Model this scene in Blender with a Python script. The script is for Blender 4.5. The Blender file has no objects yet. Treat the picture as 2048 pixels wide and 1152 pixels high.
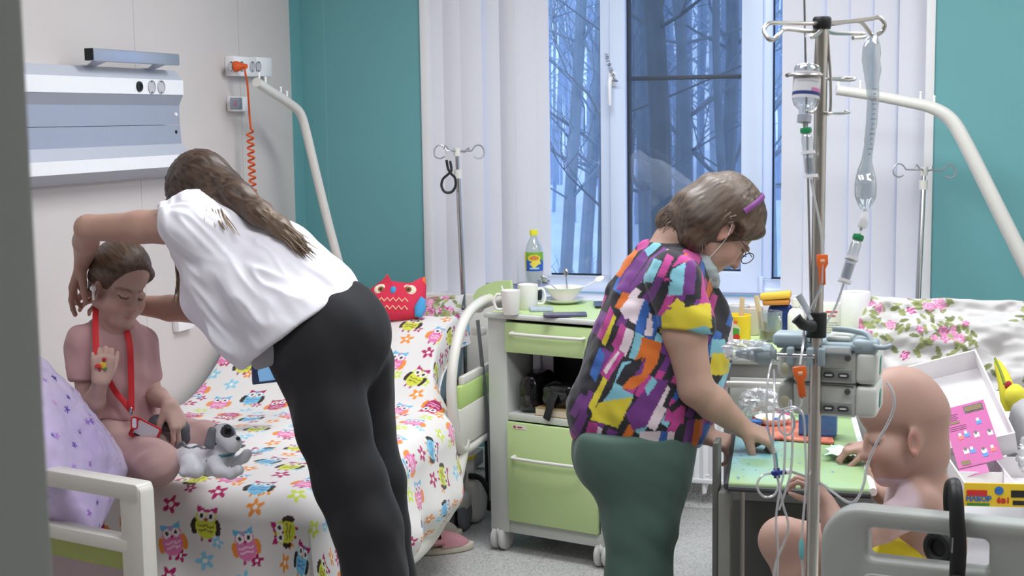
import bpy, bmesh, math, random
import numpy as np
from mathutils import Vector, Matrix
PI = math.pi
rng = np.random.default_rng(7)
random.seed(7)
scn = bpy.context.scene
COL = scn.collection

# ------------------------------------------------------------------ camera model
FPX, CXP, CYP, CAMH = 2860.0, 1024.0, 576.0, 1.6
_yaw, _tilt, _roll = math.radians(17.4), math.radians(6.8), math.radians(0.84)
FW = np.array([-math.sin(_yaw)*math.cos(_tilt), math.cos(_yaw)*math.cos(_tilt), -math.sin(_tilt)])
_r = np.cross(FW, [0, 0, 1.0]); _r /= np.linalg.norm(_r); _u = np.cross(_r, FW)
RT = _r*math.cos(_roll) - _u*math.sin(_roll)
UP = _r*math.sin(_roll) + _u*math.cos(_roll)
CAM = np.array([0, 0, CAMH])
def ray(u, v): return FW + RT*((u-CXP)/FPX) - UP*((v-CYP)/FPX)
def P(u, v, d): return CAM + ray(u, v)*d                 # point at forward distance d
def atz(u, v, z): r = ray(u, v); return CAM + r*((z-CAMH)/r[2])
def aty(u, v, y): r = ray(u, v); return CAM + r*(y/r[1])
def atx(u, v, x): r = ray(u, v); return CAM + r*(x/r[0])
def A(*p): return np.array(p, float)
def unit(v): v = np.asarray(v, float); return v/max(1e-9, np.linalg.norm(v))
def ivec(r, d, f=0.0): return RT*r - UP*d + FW*f         # direction: right, down, away

cam_d = bpy.data.cameras.new('camera'); cam = bpy.data.objects.new('camera', cam_d); COL.objects.link(cam)
M = Matrix.Identity(4)
for i in range(3):
    M[i][0], M[i][1], M[i][2], M[i][3] = RT[i], UP[i], -FW[i], CAM[i]
cam.matrix_world = M
cam_d.sensor_width = 36; cam_d.lens = 36*FPX/2048; cam_d.clip_start = 0.05; cam_d.clip_end = 300
cam_d.dof.use_dof = True; cam_d.dof.focus_distance = 4.2
cam_d.dof.aperture_fstop = cam_d.lens/1000/0.0045
scn.camera = cam

# ------------------------------------------------------------------ materials
def lin(c):
    if isinstance(c, str):
        c = c.lstrip('#'); c = [int(c[i:i+2], 16) for i in (0, 2, 4)]
    out = []
    for x in c[:3]:
        x = x/255.0
        out.append(x/12.92 if x <= 0.04045 else ((x+0.055)/1.055)**2.4)
    return tuple(out)
class NT:
    """tiny node-tree helper"""
    def __init__(s, m):
        m.use_nodes = True; s.t = m.node_tree; s.n = s.t.nodes; s.l = s.t.links
    def new(s, typ, **kw):
        n = s.n.new(typ)
        for k, v in kw.items(): setattr(n, k, v)
        return n
    def link(s, a, b): s.l.new(a, b)
    def math(s, op, a, b=None, c=None):
        n = s.new('ShaderNodeMath', operation=op)
        for i, x in enumerate((a, b, c)):
            if x is None: continue
            if isinstance(x, (int, float)): n.inputs[i].default_value = x
            else: s.link(x, n.inputs[i])
        return n.outputs[0]
    def mix(s, f, a, b):
        n = s.new('ShaderNodeMix', data_type='RGBA')
        for i, x in ((0, f), (6, a), (7, b)):
            if isinstance(x, (int, float)): n.inputs[i].default_value = x
            elif isinstance(x, tuple): n.inputs[i].default_value = (*x[:3], 1)
            else: s.link(x, n.inputs[i])
        return n.outputs[2]
    def noise(s, scale, detail=3, vec=None, rough=0.5):
        n = s.new('ShaderNodeTexNoise'); n.inputs['Scale'].default_value = scale
        n.inputs['Detail'].default_value = detail; n.inputs['Roughness'].default_value = rough
        if vec is not None: s.link(vec, n.inputs['Vector'])
        return n.outputs['Fac']
    def obj(s): return s.new('ShaderNodeTexCoord').outputs['Object']
    def geo(s): return s.new('ShaderNodeNewGeometry').outputs['Position']
    def bsdf(s): return s.n.get('Principled BSDF')
MATS = {}
def mat(name, col, rough=0.5, metal=0.0, var=0.04, nscale=30, bump=0.0, bscale=200, spec=0.5, coat=0.0, trans=0.0, ior=1.45, emit=None, estr=0.0, sss=0.0):
    if name in MATS: return MATS[name]
    m = bpy.data.materials.new(name); t = NT(m); b = t.bsdf()
    c = lin(col) if not (isinstance(col, tuple) and max(col) <= 1.0) else col
    if var > 0:
        f = t.noise(nscale, 3, t.obj())
        lo = tuple(max(0, x*(1-var)) for x in c); hi = tuple(min(1, x*(1+var)) for x in c)
        t.link(t.mix(f, lo, hi), b.inputs['Base Color'])
    else: b.inputs['Base Color'].default_value = (*c, 1)
    b.inputs['Roughness'].default_value = rough; b.inputs['Metallic'].default_value = metal
    b.inputs['Specular IOR Level'].default_value = spec; b.inputs['Coat Weight'].default_value = coat
    b.inputs['Transmission Weight'].default_value = trans; b.inputs['IOR'].default_value = ior
    if sss: b.inputs['Subsurface Weight'].default_value = sss; b.inputs['Subsurface Scale'].default_value = 0.01
    if emit is not None:
        b.inputs['Emission Color'].default_value = (*lin(emit), 1); b.inputs['Emission Strength'].default_value = estr
    if bump > 0:
        bn = t.new('ShaderNodeBump'); bn.inputs['Strength'].default_value = bump; bn.inputs['Distance'].default_value = 0.002
        t.link(t.noise(bscale, 3, t.obj()), bn.inputs['Height']); t.link(bn.outputs[0], b.inputs['Normal'])
    MATS[name] = m
    return m
def vmat(name, rough=0.6, spec=0.4, bump=0.0, bscale=300, sss=0.0, sheen=0.0, bdist=0.001):
    if name in MATS: return MATS[name]
    m = bpy.data.materials.new(name); t = NT(m); b = t.bsdf()
    a = t.new('ShaderNodeAttribute', attribute_name='Col')
    t.link(a.outputs['Color'], b.inputs['Base Color'])
    b.inputs['Roughness'].default_value = rough; b.inputs['Specular IOR Level'].default_value = spec
    b.inputs['Sheen Weight'].default_value = sheen
    if sss:
        b.inputs['Subsurface Weight'].default_value = sss; b.inputs['Subsurface Scale'].default_value = 0.008
        b.inputs['Subsurface Radius'].default_value = (1, 0.35, 0.2)
    if bump > 0:
        bn = t.new('ShaderNodeBump'); bn.inputs['Strength'].default_value = bump; bn.inputs['Distance'].default_value = bdist
        t.link(t.noise(bscale, 3, t.obj()), bn.inputs['Height']); t.link(bn.outputs[0], b.inputs['Normal'])
    MATS[name] = m
    return m
def clear(name, tint='#ffffff', body=0.12, rough=0.06, gloss=0.12):
    """thin clear plastic: mostly see-through, a little milky, a little glossy"""
    if name in MATS: return MATS[name]
    m = bpy.data.materials.new(name); t = NT(m); b = t.bsdf(); out = t.n.get('Material Output')
    b.inputs['Base Color'].default_value = (*lin(tint), 1); b.inputs['Roughness'].default_value = rough + 0.1
    tr = t.new('ShaderNodeBsdfTransparent'); tr.inputs[0].default_value = (*lin(tint), 1)
    gl = t.new('ShaderNodeBsdfGlossy'); gl.inputs['Roughness'].default_value = rough
    lw = t.new('ShaderNodeLayerWeight'); lw.inputs['Blend'].default_value = 0.35
    m1 = t.new('ShaderNodeMixShader'); m1.inputs[0].default_value = body
    t.link(tr.outputs[0], m1.inputs[1]); t.link(b.outputs[0], m1.inputs[2])
    m2 = t.new('ShaderNodeMixShader')
    t.link(t.math('MULTIPLY_ADD', lw.outputs['Facing'], 0.55, gloss*0.4), m2.inputs[0])
    t.link(m1.outputs[0], m2.inputs[1]); t.link(gl.outputs[0], m2.inputs[2])
    t.link(m2.outputs[0], out.inputs[0])
    MATS[name] = m
    return m

# ------------------------------------------------------------------ objects
def thing(name, label, cat, loc=(0, 0, 0), group=None):
    o = bpy.data.objects.new(name, None); COL.objects.link(o); o.location = tuple(loc)
    o.empty_display_size = 0.05
    o['label'] = label; o['category'] = cat
    if group: o['group'] = group
    return o
def tag(o, label, cat, group=None, kind=None):
    o['label'] = label; o['category'] = cat
    if group: o['group'] = group
    if kind: o['kind'] = kind
    return o
def world_loc(o): return Vector((0, 0, 0)) if o.parent is not None else o.location
def link(name, me, m, parent=None, label=None):
    o = bpy.data.objects.new(name, me); COL.objects.link(o)
    if m is not None: me.materials.append(m)
    if parent is not None:
        o.parent = parent; o.matrix_parent_inverse = Matrix.Translation(-world_loc(parent))
    if label: o['label'] = label
    return o
def struct(o): o['kind'] = 'structure'; return o
def dup(root, loc, label, group=None):
    r = root.copy(); COL.objects.link(r); r.location = tuple(loc); r['label'] = label
    if group: r['group'] = group
    def rec(src, dst):
        for ch in list(src.children):
            c = ch.copy(); COL.objects.link(c); c.parent = dst
            rec(ch, c)
    rec(root, r)
    return r

def basis(z, x=None):
    z = unit(z)
    if x is None: x = A(1, 0, 0) if abs(z[0]) < 0.9 else A(0, 1, 0)
    x = unit(np.asarray(x) - z*np.dot(x, z)); y = np.cross(z, x)
    return np.stack([x, y, z], 1)
def rotz(a): c, s = math.cos(a), math.sin(a); return np.array([[c, -s, 0], [s, c, 0], [0, 0, 1.0]])
def rotx(a): c, s = math.cos(a), math.sin(a); return np.array([[1.0, 0, 0], [0, c, -s], [0, s, c]])
def roty(a): c, s = math.cos(a), math.sin(a); return np.array([[c, 0, s], [0, 1.0, 0], [-s, 0, c]])
def smoothpath(pts, n=8, closed=False):
    """Catmull-Rom through the points"""
    p = [np.asarray(q, float) for q in pts]; out = []
    N = len(p); seg = N if closed else N-1
    for i in range(seg):
        if closed: a, b, c, d = p[(i-1) % N], p[i], p[(i+1) % N], p[(i+2) % N]
        else: a, b, c, d = p[max(0, i-1)], p[i], p[i+1], p[min(N-1, i+2)]
        for k in range(n):
            t = k/n
            out.append(0.5*((2*b)+(-a+c)*t+(2*a-5*b+4*c-d)*t*t+(-a+3*b-3*c+d)*t**3))
    if not closed: out.append(p[-1])
    return out
class MB:
    def __init__(s): s.v = []; s.f = []
    def add(s, vs, fs):
        b = len(s.v); s.v.extend([tuple(float(x) for x in q) for q in vs]); s.f.extend([tuple(b+i for i in f) for f in fs]); return s
    def box(s, c, size, R=None):
        h = np.asarray(size, float)/2; R = np.eye(3) if R is None else R; c = np.asarray(c, float)
        vs = [c + R @ (h*A(x, y, z)) for x in (-1, 1) for y in (-1, 1) for z in (-1, 1)]
        return s.add(vs, [(0, 1, 3, 2), (4, 6, 7, 5), (0, 4, 5, 1), (2, 3, 7, 6), (0, 2, 6, 4), (1, 5, 7, 3)])
    def ab(s, lo, hi): lo, hi = A(*lo), A(*hi); return s.box((lo+hi)/2, hi-lo)
    def tube(s, pts, r, n=12, closed=False, cap=True, flat=None):
        p = [np.asarray(q, float) for q in pts]; N = len(p)
        rs = list(r) if hasattr(r, '__len__') else [r]*N
        if len(rs) != N:
            ar = np.array([q if hasattr(q, '__len__') else (q, q) for q in rs], float); xs_ = np.linspace(0, 1, N); xp_ = np.linspace(0, 1, len(rs))
            rs = [tuple(q) for q in np.stack([np.interp(xs_, xp_, ar[:, 0]), np.interp(xs_, xp_, ar[:, 1])], 1)]
        T = []
        for i in range(N):
            if closed: t = p[(i+1) % N]-p[(i-1) % N]
            else: t = p[min(i+1, N-1)]-p[max(i-1, 0)]
            T.append(unit(t))
        ref = A(0, 0, 1) if abs(T[0][2]) < 0.9 else A(1, 0, 0)
        nx = unit(np.cross(ref, T[0])) if flat is None else unit(flat - T[0]*np.dot(flat, T[0]))
        vs = []
        for i in range(N):
            nx = unit(nx - T[i]*np.dot(nx, T[i])); ny = np.cross(T[i], nx)
            rr = rs[i] if hasattr(rs[i], '__len__') else (rs[i], rs[i])
            for k in range(n):
                a = 2*PI*k/n; vs.append(p[i]+nx*rr[0]*math.cos(a)+ny*rr[1]*math.sin(a))
        fs = []
        for i in range(N if closed else N-1):
            j = (i+1) % N
            for k in range(n): fs.append((i*n+k, i*n+(k+1) % n, j*n+(k+1) % n, j*n+k))
        if cap and not closed:
            fs.append(tuple(range(n-1, -1, -1))); fs.append(tuple((N-1)*n+k for k in range(n)))
        return s.add(vs, fs)
    def cyl(s, a, b, r0, r1=None, n=20): return s.tube([a, b], [r0, r0 if r1 is None else r1], n)
    def lathe(s, prof, c, R=None, n=28):
        R = np.eye(3) if R is None else R; c = np.asarray(c, float); vs = []; fs = []
        for (r, z) in prof:
            for k in range(n):
                a = 2*PI*k/n; vs.append(c + R @ A(r*math.cos(a), r*math.sin(a), z))
        for i in range(len(prof)-1):
            for k in range(n): fs.append((i*n+k, i*n+(k+1) % n, (i+1)*n+(k+1) % n, (i+1)*n+k))
        if prof[0][0] > 1e-6: fs.append(tuple(range(n-1, -1, -1)))
        if prof[-1][0] > 1e-6: fs.append(tuple((len(prof)-1)*n+k for k in range(n)))
        return s.add(vs, fs)
    def ell(s, c, rad, R=None, nu=20, nv=12, pw=1.0):
        R = np.eye(3) if R is None else R; c = np.asarray(c, float); rad = np.asarray(rad, float); vs = []; fs = []
        for j in range(nv+1):
            th = PI*j/nv
            for k in range(nu):
                a = 2*PI*k/nu
                q = A(math.sin(th)*math.cos(a), math.sin(th)*math.sin(a), math.cos(th))
                if pw != 1.0: q = np.sign(q)*np.abs(q)**pw
                vs.append(c + R @ (q*rad))
        for j in range(nv):
            for k in range(nu): fs.append((j*nu+k, (j+1)*nu+k, (j+1)*nu+(k+1) % nu, j*nu+(k+1) % nu))
        return s.add(vs, fs)
    def prism(s, poly, o, ex, ey, ez, t):
        """polygon (list of 2-d points) in the plane ex,ey, extruded by t along ez"""
        o = np.asarray(o, float); n = len(poly)
        lo = [o+np.asarray(ex)*x+np.asarray(ey)*y for x, y in poly]; hi = [q+np.asarray(ez)*t for q in lo]
        fs = [tuple(range(n-1, -1, -1)), tuple(range(n, 2*n))]+[(i, (i+1) % n, n+(i+1) % n, n+i) for i in range(n)]
        return s.add(lo+hi, fs)
    def quadframe(s, outer, inner, o, ex, ey, ez, t):
        """ring between two outlines with the same number of points, extruded"""
        o = np.asarray(o, float); n = len(outer)
        q = lambda pl, k: [o+np.asarray(ex)*x+np.asarray(ey)*y+np.asarray(ez)*k for x, y in pl]
        vs = q(outer, 0)+q(inner, 0)+q(outer, t)+q(inner, t); fs = []
        for i in range(n):
            j = (i+1) % n
            fs += [(i, n+i, n+j, j), (2*n+i, 2*n+j, 3*n+j, 3*n+i), (i, j, 2*n+j, 2*n+i), (n+i, 3*n+i, 3*n+j, n+j)]
        return s.add(vs, fs)
    def build(s, name, m, parent=None, label=None, bevel=0.0, seg=2, angle=38, smooth=True, recalc=True, dedupe=True):
        me = bpy.data.meshes.new(name); me.from_pydata(s.v, [], s.f); me.update()
        bm = bmesh.new(); bm.from_mesh(me)
        if dedupe: bmesh.ops.remove_doubles(bm, verts=bm.verts, dist=1e-6)
        if recalc: bmesh.ops.recalc_face_normals(bm, faces=bm.faces)
        if bevel > 0:
            es = [e for e in bm.edges if len(e.link_faces) == 2 and e.calc_face_angle(0) > math.radians(35)]
            bmesh.ops.bevel(bm, geom=es, offset=bevel, segments=seg, profile=0.5, affect='EDGES', clamp_overlap=True)
        bm.to_mesh(me); bm.free()
        if smooth:
            me.shade_smooth(); me.set_sharp_from_angle(angle=math.radians(angle))
        return link(name, me, m, parent, label)
def rrect(w, h, r, n=6, cx=0, cy=0):
    """rounded rectangle outline, 4*(n+1) points"""
    out = []
    for q, (sx, sy) in enumerate(((1, 1), (-1, 1), (-1, -1), (1, -1))):
        for k in range(n+1):
            a = PI/2*(q + k/n)
            out.append((cx+sx*(w/2-r)+r*math.cos(a), cy+sy*(h/2-r)+r*math.sin(a)))
    return out
def fastmesh(name, V, Q, m, parent=None, label=None, col=None):
    """numpy verts (n,3), quads (m,4)"""
    me = bpy.data.meshes.new(name)
    me.vertices.add(len(V)); me.vertices.foreach_set('co', np.ascontiguousarray(V, np.float32).ravel())
    me.loops.add(Q.size); me.loops.foreach_set('vertex_index', np.ascontiguousarray(Q, np.int32).ravel())
    me.polygons.add(len(Q)); me.polygons.foreach_set('loop_start', np.arange(0, Q.size, Q.shape[1], dtype=np.int32))
    me.update(calc_edges=True); me.validate(); me.shade_smooth()
    if col is not None:
        at = me.color_attributes.new('Col', 'FLOAT_COLOR', 'POINT')
        c = np.ones((len(V), 4), np.float32); c[:, :3] = col; at.data.foreach_set('color', c.ravel())
    return link(name, me, m, parent, label)
def gridmesh(name, Pts, m, parent=None, label=None, col=None, thick=0.0):
    """(nu,nv,3) points -> quad sheet; thick>0 closes it into a slab"""
    nu, nv = Pts.shape[:2]; V = Pts.reshape(-1, 3)
    i, j = np.meshgrid(np.arange(nu-1), np.arange(nv-1), indexing='ij')
    a = (i*nv+j).ravel(); Q = np.stack([a, a+nv, a+nv+1, a+1], 1)
    C = None if col is None else col.reshape(-1, 3)
    if thick > 0:
        N = vnormals(V, Q); V2 = V-N*thick; n = len(V)
        ring = np.concatenate([np.arange(nv), np.arange(1, nu)*nv+nv-1, (nu-1)*nv+np.arange(nv-2, -1, -1), np.arange(nu-2, 0, -1)*nv])
        nxt = np.roll(ring, -1)
        Q = np.concatenate([Q, Q[:, ::-1]+n, np.stack([ring, nxt, nxt+n, ring+n], 1)])
        V = np.concatenate([V, V2]); C = None if C is None else np.concatenate([C, C])
    return fastmesh(name, V, Q, m, parent, label, C)
def vnormals(V, Q):
    a, b, c, d = (V[Q[:, k]] for k in range(4))
    n = np.cross(c-a, d-b); N = np.zeros_like(V)
    for k in range(4):
        for x in range(3): N[:, x] += np.bincount(Q[:, k], n[:, x], len(V))
    return N/np.maximum(1e-12, np.linalg.norm(N, axis=1))[:, None]
# value noise, vectorised
_lat = np.random.default_rng(3).random((32, 32, 32)).astype(np.float32)*2-1
def vnoise(p):
    p = np.asarray(p); i = np.floor(p).astype(int); f = p-i; f = f*f*(3-2*f); i &= 31; j = (i+1) & 31
    x0, y0, z0 = i[..., 0], i[..., 1], i[..., 2]; x1, y1, z1 = j[..., 0], j[..., 1], j[..., 2]
    fx, fy, fz = f[..., 0], f[..., 1], f[..., 2]
    l = lambda a, b, t: a+(b-a)*t
    return l(l(l(_lat[x0, y0, z0], _lat[x1, y0, z0], fx), l(_lat[x0, y1, z0], _lat[x1, y1, z0], fx), fy),
             l(l(_lat[x0, y0, z1], _lat[x1, y0, z1], fx), l(_lat[x0, y1, z1], _lat[x1, y1, z1], fx), fy), fz)
def fbm(p, o=3): return sum(vnoise(p*2**k+k*7.3)*0.5**k for k in range(o))

# ------------------------------------------------------------------ signed-distance modelling for bodies, clothes, soft things
class Sdf:
    def __init__(s, lo, hi, h):
        s.lo = np.asarray(lo, float); s.h = h; s.n = np.ceil((np.asarray(hi)-s.lo)/h).astype(int)+1
        s.d = np.full(s.n, 0.2, np.float32)
    def win(s, lo, hi):
        a = np.maximum(0, np.floor((lo-s.lo)/s.h).astype(int)); b = np.minimum(s.n, np.ceil((hi-s.lo)/s.h).astype(int)+1)
        if (b <= a).any(): return None, None
        sl = tuple(slice(x, y) for x, y in zip(a, b))
        g = [(s.lo[k]+np.arange(a[k], b[k])*s.h).astype(np.float32) for k in range(3)]
        return sl, (g[0][:, None, None], g[1][None, :, None], g[2][None, None, :])
    def put(s, sl, d, k, op):
        o = s.d[sl]
        if op == '-': o, d, sg = -o, d, -1
        else: sg = 1
        if k > 0:
            h = np.clip(0.5+0.5*(o-d)/k, 0, 1); r = o+(d-o)*h-k*h*(1-h)
        else: r = np.minimum(o, d)
        s.d[sl] = sg*r
    def cap(s, a, b, ra, rb=None, k=0.02, op='+', flat=None):
        """tapered capsule; flat=(dir, f) scales its thickness along dir by f"""
        a = np.asarray(a, float); b = np.asarray(b, float); rb = ra if rb is None else rb
        R = max(ra, rb)*(max(1, flat[1]) if flat else 1)+k+3*s.h
        sl, g = s.win(np.minimum(a, b)-R, np.maximum(a, b)+R)
        if sl is None: return s
        q = [g[i]-np.float32(a[i]) for i in range(3)]; ab = b-a; sc = 1.0
        if flat:
            dr = unit(flat[0]); c = q[0]*dr[0]+q[1]*dr[1]+q[2]*dr[2]; m = 1/flat[1]-1
            q = [q[i]+c*(dr[i]*m) for i in range(3)]; ab = ab+dr*np.dot(ab, dr)*m; sc = min(1, flat[1])
        L = max(1e-9, np.dot(ab, ab)); t = np.clip((q[0]*ab[0]+q[1]*ab[1]+q[2]*ab[2])/L, 0, 1).astype(np.float32)
        d = np.sqrt((q[0]-t*ab[0])**2+(q[1]-t*ab[1])**2+(q[2]-t*ab[2])**2)-(ra+(rb-ra)*t)
        s.put(sl, (d*sc).astype(np.float32), k, op); return s
    def chain(s, pr, k=0.02, flat=None):
        for (p, r), (q, t) in zip(pr[:-1], pr[1:]): s.cap(p, q, r, t, k, '+', flat)
        return s
    def ball(s, c, r, k=0.02, op='+'): return s.cap(c, np.asarray(c)+A(0, 0, 1e-4), r, r, k, op)
    def ell(s, c, rad, B=None, k=0.02, op='+'):
        """ellipsoid, B columns are its axes"""
        c = np.asarray(c, float); B = np.eye(3) if B is None else B; rad = np.asarray(rad, float); R = rad.max()+k+3*s.h
        sl, g = s.win(c-R, c+R)
        if sl is None: return s
        q = [g[i]-np.float32(c[i]) for i in range(3)]
        l = [(q[0]*B[0, j]+q[1]*B[1, j]+q[2]*B[2, j])/rad[j] for j in range(3)]
        k0 = np.sqrt(l[0]**2+l[1]**2+l[2]**2); k1 = np.sqrt((l[0]/rad[0])**2+(l[1]/rad[1])**2+(l[2]/rad[2])**2)
        s.put(sl, (k0*(k0-1)/np.maximum(k1, 1e-6)).astype(np.float32), k, op); return s
    def plane(s, p, n, k=0.006):
        """cut away what lies on the side the normal points to"""
        n = unit(n); g = [s.lo[i]+np.arange(s.n[i])*s.h for i in range(3)]
        d = ((g[0]-p[0])*n[0])[:, None, None]+((g[1]-p[1])*n[1])[None, :, None]+((g[2]-p[2])*n[2])[None, None, :]
        d = d.astype(np.float32); o = -s.d; d = -d
        h = np.clip(0.5+0.5*(o-d)/k, 0, 1); s.d = -(o+(d-o)*h-k*h*(1-h)); return s
    def twin(s):
        o = Sdf.__new__(Sdf); o.lo, o.h, o.n = s.lo, s.h, s.n; o.d = np.full(s.n, 0.2, np.float32); return o
    def merge(s, o, k=0.01):
        s.put((slice(None),)*3, o.d, k, '+'); return s
    def mesh(s, smooth=2):
        d = s.d; n = np.array(d.shape); ins = d < 0; c = np.zeros(n-1, np.int8); off = [(x, y, z) for x in (0, 1) for y in (0, 1) for z in (0, 1)]
        for x, y, z in off: c += ins[x:n[0]-1+x, y:n[1]-1+y, z:n[2]-1+z]
        act = (c > 0) & (c < 8); ijk = np.argwhere(act); idx = np.full(n-1, -1, np.int32); idx[act] = np.arange(len(ijk))
        acc = np.zeros((len(ijk), 3)); cnt = np.zeros(len(ijk))
        for ax in range(3):
            for p in (0, 1):
                for q in (0, 1):
                    o = [0, 0, 0]; o[(ax+1) % 3] = p; o[(ax+2) % 3] = q; e = list(o); e[ax] = 1
                    a = ijk+o; b = ijk+e; da = d[a[:, 0], a[:, 1], a[:, 2]]; db = d[b[:, 0], b[:, 1], b[:, 2]]
                    m = (da < 0) != (db < 0); t = da[m]/(da[m]-db[m]); w = np.tile(np.array(o, float), (m.sum(), 1)); w[:, ax] = t
                    acc[m] += w; cnt[m] += 1
        V = s.lo+(ijk+acc/cnt[:, None])*s.h; Qs = []
        for ax in range(3):
            b, cc = (ax+1) % 3, (ax+2) % 3
            sa = [slice(None)]*3; sb = [slice(None)]*3; sa[ax] = slice(0, -1); sb[ax] = slice(1, None)
            fl = ins[tuple(sa)] != ins[tuple(sb)]; e = np.argwhere(fl); e = e[(e[:, b] > 0) & (e[:, cc] > 0) & (e[:, b] < n[b]-1) & (e[:, cc] < n[cc]-1)]
            def at(db, dc): f = e.copy(); f[:, b] -= db; f[:, cc] -= dc; return idx[f[:, 0], f[:, 1], f[:, 2]]
            q = np.stack([at(1, 1), at(0, 1), at(0, 0), at(1, 0)], 1)
            flip = ~ins[e[:, 0], e[:, 1], e[:, 2]]; q[flip] = q[flip][:, ::-1]; Qs.append(q)
        Q = np.concatenate(Qs); Q = Q[(Q >= 0).all(1)]
        for _ in range(smooth): V = relax(V, Q, 0.5)
        return V, Q
def relax(V, Q, w=0.5):
    n = len(V); S = np.zeros_like(V); c = np.zeros(n)
    for k in range(4):
        a, b = Q[:, k], Q[:, (k+1) % 4]
        for x in range(3): S[:, x] += np.bincount(a, V[b, x], n)+np.bincount(b, V[a, x], n)
        c += np.bincount(a, minlength=n)+np.bincount(b, minlength=n)
    return V*(1-w)+w*S/np.maximum(1, c)[:, None]
def fold(V, Q, amp, along, lam_a, lam_c, seed=0.0, ridge=False, mask=None):
    """cloth folds: ridged noise stretched along a direction, pushed along the normal"""
    N = vnormals(V, Q); B = basis(along); q = V @ B
    n = fbm(np.stack([q[:, 0]/lam_c, q[:, 1]/lam_c, q[:, 2]/lam_a], 1)+seed, 1)
    if ridge: n = (1-np.abs(n)*2.2)*0.6
    if mask is not None: n = n*mask
    return V+N*(amp*n)[:, None]
# ------------------------------------------------------------------ the room
XL, XR, YW, YB, ZC = -2.75, 1.7, 5.75, -1.3, 2.8
WX0, WX1, WZ0, WZ1 = -2.17, -0.12, 0.86, 2.5       # window opening
YP = YW + 0.13                                      # pane plane

def wall_mat(name, base, teal=None, y0=None, joints=(), axis='Y', jcol=0.88):
    m = bpy.data.materials.new(name); t = NT(m); b = t.bsdf()
    pos = t.geo(); sp = t.new('ShaderNodeSeparateXYZ'); t.link(pos, sp.inputs[0])
    n = t.noise(3.0, 4, pos); c0 = lin(base)
    col = t.mix(n, tuple(x*0.96 for x in c0), tuple(min(1, x*1.03) for x in c0))
    if teal: col = t.mix(t.math('GREATER_THAN', sp.outputs['Y'], y0), col, lin(teal))
    j = None
    for y in joints:
        d = t.math('LESS_THAN', t.math('ABSOLUTE', t.math('SUBTRACT', sp.outputs[axis], float(y))), 0.0022)
        j = d if j is None else t.math('MAXIMUM', j, d)
    if j is not None:
        k = t.mix(j, (1, 1, 1), (jcol, jcol, jcol)); mu = t.new('ShaderNodeMix', data_type='RGBA', blend_type='MULTIPLY')
        mu.inputs[0].default_value = 1; t.link(col, mu.inputs[6]); t.link(k, mu.inputs[7]); col = mu.outputs[2]
    t.link(col, b.inputs['Base Color']); b.inputs['Roughness'].default_value = 0.48; b.inputs['Specular IOR Level'].default_value = 0.35
    bn = t.new('ShaderNodeBump'); bn.inputs['Strength'].default_value = 0.06; bn.inputs['Distance'].default_value = 0.002
    t.link(t.noise(160, 3, pos), bn.inputs['Height']); t.link(bn.outputs[0], b.inputs['Normal'])
    return m
TEAL = '#6ba5a9'
m_left = wall_mat('beige_panel_wall', '#d0c9c6', TEAL, 5.645, joints=[atx(268, 60, XL)[1], atx(500, 700, XL)[1], 3.0, 1.8], jcol=0.72)
m_win = wall_mat('teal_wall', TEAL, joints=[aty(652, 200, YW)[0]], axis='X', jcol=1.18)
m_plain = wall_mat('plain_wall', '#cfc8c1')
m_white = mat('white_trim', '#e4e4e6', 0.35, var=0.015)
m_pvc = mat('white_pvc', '#d6e3fb', 0.28, var=0.01)

m_floor = bpy.data.materials.new('speckled_lino'); t = NT(m_floor); b = t.bsdf(); pos = t.geo()
vo = t.new('ShaderNodeTexVoronoi'); vo.inputs['Scale'].default_value = 210; t.link(pos, vo.inputs['Vector'])
sp = t.new('ShaderNodeSeparateColor'); t.link(vo.outputs['Color'], sp.inputs[0])
c = t.mix(t.math('GREATER_THAN', sp.outputs[0], 0.72), lin('#c3c2bf'), lin('#9a9996'))
c = t.mix(t.math('GREATER_THAN', sp.outputs[1], 0.80), c, lin('#cfcfca'))
c = t.mix(t.math('MULTIPLY', t.noise(40, 3, pos), 0.35), c, lin('#b2b1ae'))
sx = t.new('ShaderNodeSeparateXYZ'); t.link(pos, sx.inputs[0])
seam = t.math('LESS_THAN', t.math('ABSOLUTE', t.math('SUBTRACT', sx.outputs['X'], -1.42)), 0.0015)
c = t.mix(t.math('MULTIPLY', seam, 0.5), c, lin('#7b7a76'))
t.link(c, b.inputs['Base Color']); b.inputs['Roughness'].default_value = 0.42

def wallbox(name, parts, m):
    w = MB()
    for lo, hi in parts: w.ab(lo, hi)
    return struct(w.build(name, m, smooth=False, dedupe=False))
wallbox('floor', [((XL-.2, YB-.2, -.1), (XR+.2, YW+.3, 0))], m_floor)
wallbox('ceiling', [((XL-.2, YB-.2, ZC), (XR+.2, YW+.3, ZC+.1))], mat('ceiling_white', '#e8e6e2', 0.8))
wallbox('wall_left', [((XL-.15, YB-.2, 0), (XL, YW+.3, ZC))], m_left)
wallbox('wall_right', [((XR, YB-.2, 0), (XR+.15, YW+.3, ZC))], m_plain)
wallbox('wall_back', [((XL, YB-.15, 0), (XR, YB, ZC))], m_plain)
wallbox('wall_window', [((XL, YW, 0), (WX0, YW+.28, ZC)), ((WX1, YW, 0), (XR, YW+.28, ZC)),
                        ((WX0, YW, 0), (WX1, YW+.28, WZ0-.02)), ((WX0, YW, WZ1), (WX1, YW+.28, ZC))], m_win)
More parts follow.
